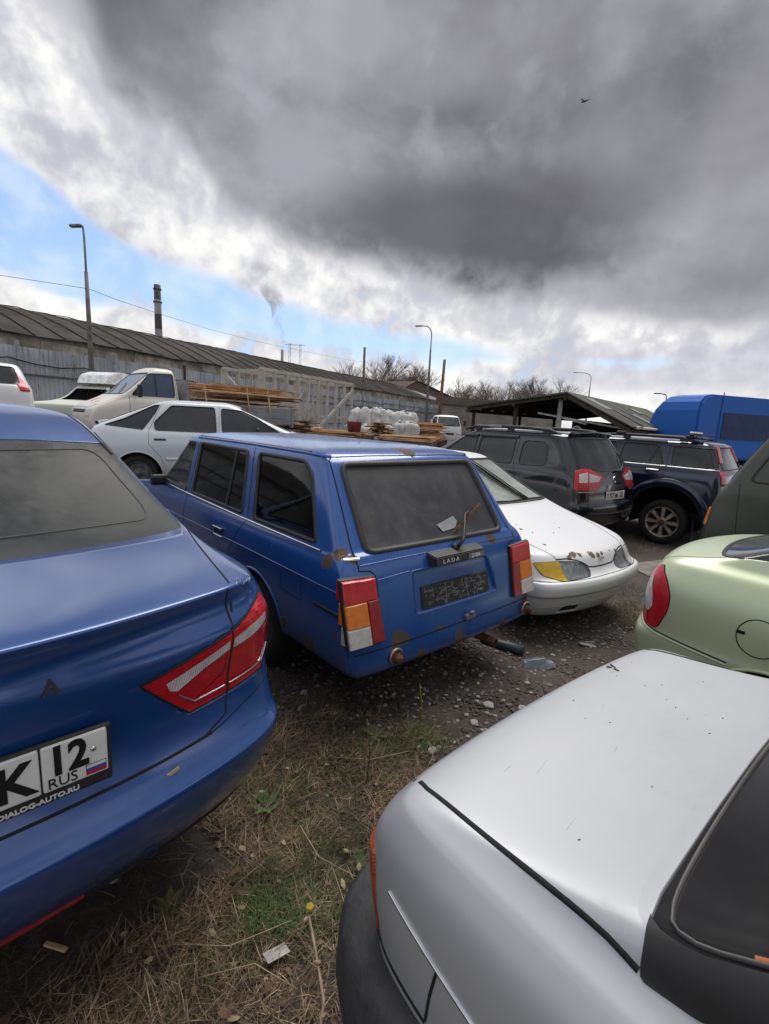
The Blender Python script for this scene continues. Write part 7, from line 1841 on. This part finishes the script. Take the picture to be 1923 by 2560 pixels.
def blades(name, n, region, mats, hrange, lean, curl, seed, dens):
    rd = random.Random(seed); V = []; F = []; MI = []
    k = 0; tries = 0
    while k < n and tries < n*12:
        tries += 1
        x = rd.uniform(region[0], region[1]); y = rd.uniform(region[2], region[3])
        if rd.random() > dens(x, y): continue
        z = hgt(x, y)-.004; L = rd.uniform(*hrange)*(.6+.8*abs(noise.noise(Vector((x*3, y*3, 1))))); a = rd.uniform(0, 6.283); le = rd.uniform(*lean); w_ = rd.uniform(.0011, .0026)
        dx, dy = math.cos(a), math.sin(a); px, py = -dy*w_, dx*w_; b0 = len(V); segs = 3
        cz, ch = 0.0, 0.0
        for i in range(segs+1):
            t = i/segs; ang = le+(curl*t); 
            if i: ch += L/segs*math.sin(min(ang, 1.62)); cz += L/segs*math.cos(min(ang, 1.62))
            ww = (1-t*.85)
            V.append((x+dx*ch-px*ww, y+dy*ch-py*ww, z+max(cz, .002))); V.append((x+dx*ch+px*ww, y+dy*ch+py*ww, z+max(cz, .002)+.0006))
        mi = rd.choice(mats)
        for i in range(segs): F.append((b0+2*i, b0+2*i+1, b0+2*i+3, b0+2*i+2)); MI.append(mi)
        k += 1
    me = bpy.data.meshes.new(name); me.from_pydata(V, [], F); me.polygons.foreach_set('material_index', MI); me.update(); return me
def gmat(name, c):
    m, N, b = newmat(name); o = ocoord(N); a = N.noise(o, 5.0, 4, .6); N.put(b.inputs['Base Color'], N.mix(N.sstep(a, .3, .7), tuple(x*.55 for x in c), tuple(x*1.35 for x in c))); b.inputs['Roughness'].default_value = .8
    return m
GM = [gmat('dry_straw', (.22, .155, .095)), gmat('brown_straw', (.125, .080, .052)), gmat('dark_thatch', (.06, .042, .028)), gmat('olive_blade', (.085, .095, .035)), gmat('green_blade', (.05, .10, .028)), gmat('pale_straw', (.36, .28, .19))]
def grass():
    def dn(x, y):
        if covered(x, y, .12): return .04
        a = grass_amount(x, y)
        if y > 3.6: a = .10*max(0, noise.noise(Vector((x*.9, y*.9, 2)))*3)
        return max(0, min(1, a))*(.45+.55*abs(noise.noise(Vector((x*2.2, y*2.2, 5))))*2)
    me = blades('dry_grass', 62000, (-1.7, 1.4, .45, 3.2), (0, 0, 0, 1, 1, 1, 2, 5), (.03, .13), (.5, 1.5), .5, 1, dn)
    for m in GM: me.materials.append(m)
    o = bpy.data.objects.new('dry_grass', me); col.objects.link(o); tag(o, 'matted brown and straw coloured dry grass between the cars', 'grass', kind='stuff')
    def dg(x, y):
        if covered(x, y, .08): return .0
        return max(0, min(1, grass_amount(x, y)))*max(0, noise.noise(Vector((x*1.7+3, y*1.7, 9)))*2.2+.05)
    me = blades('green_grass', 13000, (-1.7, 1.3, .5, 3.0), (3, 3, 4), (.03, .10), (.1, .9), .6, 2, dg)
    for m in GM: me.materials.append(m)
    o = bpy.data.objects.new('green_grass', me); col.objects.link(o); tag(o, 'sparse olive green grass growing through the dry thatch', 'grass', kind='stuff')
    # distinct green tuft
    def spot(cx, cy, r): return lambda x, y: max(0, 1-math.hypot(x-cx, y-cy)/r)
    for (cx, cy, r, n, lab, mt) in ((-.30, 1.34, .15, 950, 'bright green grass tuft lying flat near the bottom of the gap', (4, 4, 3)), (2.45, 4.45, .45, 900, 'yellow green weeds growing at the white sedan bumper corner', (3, 0, 5)), (.26, 2.32, .14, 260, 'small leafy weed clump at the edge of the gravel', (3, 4, 0)), (-.05, 2.1, .22, 500, 'olive weed patch below the wagon tail lamp', (3, 4, 3))):
        me = blades('grass_tuft', n, (cx-r, cx+r, cy-r, cy+r), mt, (.05, .13) if r < .3 else (.06, .2), (.3, 1.2), .6, 5+n, spot(cx, cy, r))
        for m in GM: me.materials.append(m)
        o = bpy.data.objects.new('grass_tuft', me); col.objects.link(o); tag(o, lab, 'grass tuft')
    # sparse weeds far in the yard
    me = blades('yard_weeds', 9000, (-3, 8, 3.6, 12), (0, 1, 3, 5), (.04, .16), (.2, 1.1), .5, 12, lambda x, y: max(0, noise.noise(Vector((x*.7, y*.7, 2))))*1.2 if not covered(x, y) else 0)
    for m in GM: me.materials.append(m)
    o = bpy.data.objects.new('yard_weeds', me); col.objects.link(o); tag(o, 'thin weeds scattered over the far muddy yard', 'weeds', kind='stuff')
grass()
def gravel():
    rd = random.Random(17); V = []; F = []; MI = []
    base = []
    for s_ in range(7):
        bm = bmesh.new(); bmesh.ops.create_icosphere(bm, subdivisions=1, radius=1)
        for v in bm.verts: v.co = Vector((v.co.x*random.uniform(.7, 1.2), v.co.y*random.uniform(.6, 1.1), v.co.z*random.uniform(.4, .7)))
        bm.verts.ensure_lookup_table(); base.append(([v.co.copy() for v in bm.verts], [[v.index for v in f.verts] for f in bm.faces])); bm.free()
    k = 0; tries = 0
    while k < 22000 and tries < 180000:
        tries += 1
        x = rd.uniform(-.9, 4.2) if rd.random() < .8 else rd.uniform(-1.2, 7); y = rd.uniform(1.4, 4.6) if x < 4.2 else rd.uniform(4, 9)
        g = grass_amount(x, y)
        if rd.random() < max(0, min(.93, g+.1)): continue
        n = noise.noise(Vector((x*1.4, y*1.4, 4)))
        if rd.random() > .55+n: continue
        s_ = rd.choice((.004, .005, .006, .008, .011, .015)) if rd.random() < .985 else rd.uniform(.014, .026)
        vs, fs = base[rd.randrange(7)]; a = rd.uniform(0, 6.28); c_, q_ = math.cos(a), math.sin(a); b0 = len(V); z = hgt(x, y)+s_*.15
        for v in vs: V.append((x+(v.x*c_-v.y*q_)*s_, y+(v.x*q_+v.y*c_)*s_, z+v.z*s_))
        mi = rd.choice((0, 0, 0, 1, 1, 2)) if s_ < .013 else rd.choice((0, 1, 1, 2, 3))
        for f in fs: F.append(tuple(b0+i for i in f)); MI.append(mi)
        k += 1
    me = bpy.data.meshes.new('gravel'); me.from_pydata(V, [], F); me.polygons.foreach_set('material_index', MI); me.update()
    for c_ in ((.06, .048, .042), (.10, .085, .076), (.15, .135, .125), (.27, .26, .24)): me.materials.append(simple('stone', c_, .9, 0, .3, 30))
    o = bpy.data.objects.new('gravel', me); col.objects.link(o); tag(o, 'dark gravel and broken stone over the muddy yard', 'gravel', kind='stuff')
gravel()
def leaves():
    rd = random.Random(44); V = []; F = []; MI = []
    k = 0
    while k < 1500:
        x, y = rd.uniform(-1.6, 3.5), rd.uniform(.6, 5.0)
        if rd.random() > .25+.75*max(0, min(1, grass_amount(x, y))) or covered(x, y, .15): continue
        s_ = rd.uniform(.006, .020); a = rd.uniform(0, 6.28); c_, q_ = math.cos(a), math.sin(a); z = hgt(x, y)+rd.uniform(.004, .03)*(1 if grass_amount(x, y) > .3 else .3); b0 = len(V); t1, t2 = rd.uniform(-.5, .5), rd.uniform(-.4, .4)
        for (u, v, w_) in ((-1, 0, 0), (-.35, .5, .2), (.5, .42, .1), (1, 0, .3), (.4, -.5, .2), (-.4, -.42, .05)):
            V.append((x+(u*c_-v*q_)*s_, y+(u*q_+v*c_)*s_, z+(u*t1+v*t2+w_*.4)*s_))
        F.append(tuple(range(b0, b0+6))); MI.append(rd.choice((0, 0, 1, 1, 2))); k += 1
    me = bpy.data.meshes.new('dead_leaves'); me.from_pydata(V, [], F); me.polygons.foreach_set('material_index', MI); me.update()
    for c_ in ((.13, .075, .04), (.08, .05, .03), (.25, .20, .12)): me.materials.append(simple('dead_leaf', c_, .8, 0, .35, 20))
    o = bpy.data.objects.new('dead_leaves', me); col.objects.link(o); tag(o, 'small dead leaves and bits scattered over grass and dirt', 'leaf litter', kind='stuff')
    # low broad-leaved weeds: rosettes one can pick out
    gm = gmat('weed_leaf', (.07, .11, .03)); gm2 = gmat('weed_leaf_dull', (.10, .10, .04))
    for k, (x, y, r, lab) in enumerate(((-.42, 1.75, .07, 'small green rosette weed between the blue sedan and the gap centre'), (.02, 2.28, .08, 'green rosette weed below the wagon bumper mount'), (.36, 2.05, .06, 'dull green rosette weed beside the silver car corner'), (-.62, 1.30, .06, 'green rosette weed close to the blue sedan bumper'), (2.62, 4.25, .09, 'broad green weed between white and pale green cars'), (.12, 1.62, .05, 'little green rosette weed near the silver bumper'))):
        bm = bmesh.new()
        for i in range(11):
            a = i*2.399; L = r*rd.uniform(.7, 1.1); w_ = L*.22; c_, q_ = math.cos(a), math.sin(a); zz = rd.uniform(.2, .6)*L
            P = [(0, 0, 0), (L*.5, w_, zz*.6), (L, 0, zz), (L*.5, -w_, zz*.6)]
            bm.faces.new([bm.verts.new((u*c_-v*q_, u*q_+v*c_, w2+.004)) for u, v, w2 in P])
        o = from_bm('rosette_weed', bm, gm if k % 2 == 0 else gm2, loc=(x, y, hgt(x, y)+.01)); tag(o, lab, 'weed')
leaves()
def litter():
    def T(nm, bm, mat, lab, cat, x, y, dz=0, rz=0, group=None):
        o = from_bm(nm, bm, mat, loc=(x, y, hgt(x, y)+dz)); o.rotation_euler.z = rz; tag(o, lab, cat, group); return o
    # broken grey plastic lamp housing
    bm = bmesh.new(); pr = [(-.12, -.03), (-.10, .04), (.02, .055), (.12, .03), (.13, -.02), (.04, -.05)]
    lo = [bm.verts.new((x, y, 0)) for x, y in pr]; hi = [bm.verts.new((x*.92, y*.9+.01, .035+.012*math.sin(x*30))) for x, y in pr]; inn = [bm.verts.new((x*.75, y*.6+.01, .012)) for x, y in pr]
    for i in range(6): j = (i+1) % 6; bm.faces.new((lo[i], lo[j], hi[j], hi[i])); bm.faces.new((hi[i], hi[j], inn[j], inn[i]))
    bm.faces.new(inn); box(bm, (.0, .02, .03), (.15, .008, .03), 0, Matrix.Rotation(.2, 3, 'Z'))
    T('broken_housing', bm, simple('grey_blue_plastic', (.26, .30, .33), .35, 0, .3, 20), 'broken pale plastic lamp housing lying on the gravel', 'debris', 1.14, 3.25, .004, .15)
    bm = bmesh.new(); box(bm, (0, 0, .012), (.14, .045, .012), 0, Matrix.Rotation(.2, 3, 'Y'), .004); box(bm, (.03, .02, .02), (.08, .01, .02)); T('plastic_shard', bm, simple('clear_plastic_shard', (.38, .40, .41), .2), 'clear plastic shard near the white sedan bumper', 'debris', 1.69, 3.74, 0, .1)
    rd = random.Random(31)
    for k, (x, y, s_, lab) in enumerate(((.66, 2.62, .035, 'pale angular stone below the wagon bumper'), (.86, 2.62, .03, 'light stone chip on the gravel near the silver boot'), (1.33, 3.5, .02, 'small white fragment beside the plastic shard'), (.98, 2.95, .022, 'whitish pebble in the middle of the gravel strip'), (.30, 2.2, .03, 'pale leaf scrap caught in the grass edge'), (.55, 2.45, .028, 'flat pale stone at the grass edge'), (1.9, 3.3, .03, 'grey stone beside the pale green bumper'))):
        bm = bmesh.new(); bmesh.ops.create_icosphere(bm, subdivisions=2, radius=1)
        for v in bm.verts: v.co = Vector((v.co.x, v.co.y*.8, v.co.z*.45))*s_*(1+.35*noise.noise(v.co*1.7+Vector((k, 0, 0))))
        T('loose_stone', bm, simple('pale_stone', (.34, .33, .31), .9, 0, .3, 20), lab, 'stone', x, y, s_*.2, k)
    # rubber pipe under the wagon
    bm = bmesh.new(); tube(bm, [(-.13, .08, .035), (0, 0, .03), (.15, -.09, .032)], .035, 12); T('rubber_pipe', bm, simple('blue_black_rubber', (.03, .045, .055), .5), 'dark rubber pipe lying by the wagon bumper corner', 'pipe', .93, 3.50, 0, 0)
    # white jar by the crossover
    bm = bmesh.new(); lathe(bm, [(.0001, 0), (.04, 0), (.043, .01), (.043, .055), (.036, .062), (.036, .085), (.0001, .088)], 18, 'Z'); T('white_jar', bm, M['white'], 'small white jar with a lid on the mud behind the black crossover', 'jar', 3.55, 7.05, 0)
    # paper scrap, wood chip, dead stalk, thin stems
    bm = bmesh.new(); box(bm, (0, 0, .01), (.075, .035, .003), 0, Matrix.Rotation(.25, 3, 'Y')); T('paper_scrap', bm, simple('dirty_paper', (.34, .31, .30), .8, 0, .3, 30), 'dirty pale cardboard scrap beside the dead stalk', 'debris', -.25, 1.18, .02, .75)
    bm = bmesh.new(); box(bm, (0, 0, .008), (.075, .016, .008), 0, None, .003); T('wood_chip', bm, M['wood2'], 'pale wood chip on the grass below the blue sedan', 'debris', -.89, 1.17, .02, -.2)
    bm = bmesh.new(); tube(bm, [(0, 0, 0), (.015, .10, .03), (-.01, .20, .05), (-.04, .30, .085)], [.005, .0045, .004, .003], 6); 
    for (x, y, z) in ((.012, .07, .02), (-.005, .18, .05), (-.04, .30, .085), (-.045, .27, .09)): box(bm, (x, y, z), (.018, .010, .012), 0, Matrix.Rotation(x*50, 3, 'Z'), .003)
    T('dead_stalk', bm, simple('dead_stalk', (.28, .20, .15), .8, 0, .3, 30), 'broken dry plant stalk leaning at the bottom of the picture', 'stalk', -.10, .95, .03, .10)
    bm = bmesh.new(); bmesh.ops.create_icosphere(bm, subdivisions=1, radius=.014); T('yellow_bud', bm, simple('yellow_leaf', (.40, .30, .05), .8), 'yellowed leaf bud at the tip of the dry stalk', 'leaf', -.165, 1.25, .12)
    for k in range(16):
        x, y = rd.uniform(-1.0, .25), rd.uniform(.9, 2.3)
        if covered(x, y): continue
        L = rd.uniform(.15, .38); a = rd.uniform(0, 6.28); bm = bmesh.new(); tube(bm, [(0, 0, 0), (L*.5*math.cos(a), L*.5*math.sin(a), .02), (L*math.cos(a+.3), L*math.sin(a+.3), .012)], [.0018, .0015, .001], 4)
        T('dry_stem', bm, GM[5], 'long pale dry stem lying over the matted grass', 'stem', x, y, .03, 0, 'dry stems on the grass')
    for (x, y, h, lab) in ((-.02, 1.95, .32, 'slender reddish weed stem standing near the silver car lamp'), (.24, 2.37, .26, 'weed stem with a yellow head at the gravel edge')):
        bm = bmesh.new(); tube(bm, [(0, 0, 0), (.01, 0, h*.5), (-.01, .01, h)], [.003, .0025, .0015], 5)
        for i in range(7):
            t = .3+.1*i; a = i*2.4; bmesh.ops.create_icosphere(bm, subdivisions=1, radius=.007, matrix=Matrix.Translation((.01*math.cos(a)*1.5, .015*math.sin(a), h*t)))
        T('weed_stem', bm, simple('reddish_stem', (.13, .075, .045), .8) if h > .3 else gmat('yellow_weed', (.26, .22, .04)), lab, 'weed', x, y, 0)
    # flat slab in the mud near the off-roader
    bm = bmesh.new(); pr = [(-.5, -.2), (-.1, -.32), (.5, -.12), (.42, .22), (-.3, .25)]; lo = [bm.verts.new((x, y, -.02)) for x, y in pr]; hi = [bm.verts.new((x, y, .035)) for x, y in pr]; bm.faces.new(hi); bm.faces.new(lo[::-1])
    for i in range(5): j = (i+1) % 5; bm.faces.new((lo[i], lo[j], hi[j], hi[i]))
    T('flat_slab', bm, simple('grey_slab', (.17, .16, .14), .9, 0, .3, 6, .4, 20), 'flat broken grey slab on the mud by the big wheel', 'slab', 3.55, 6.15, 0, .5)
litter()
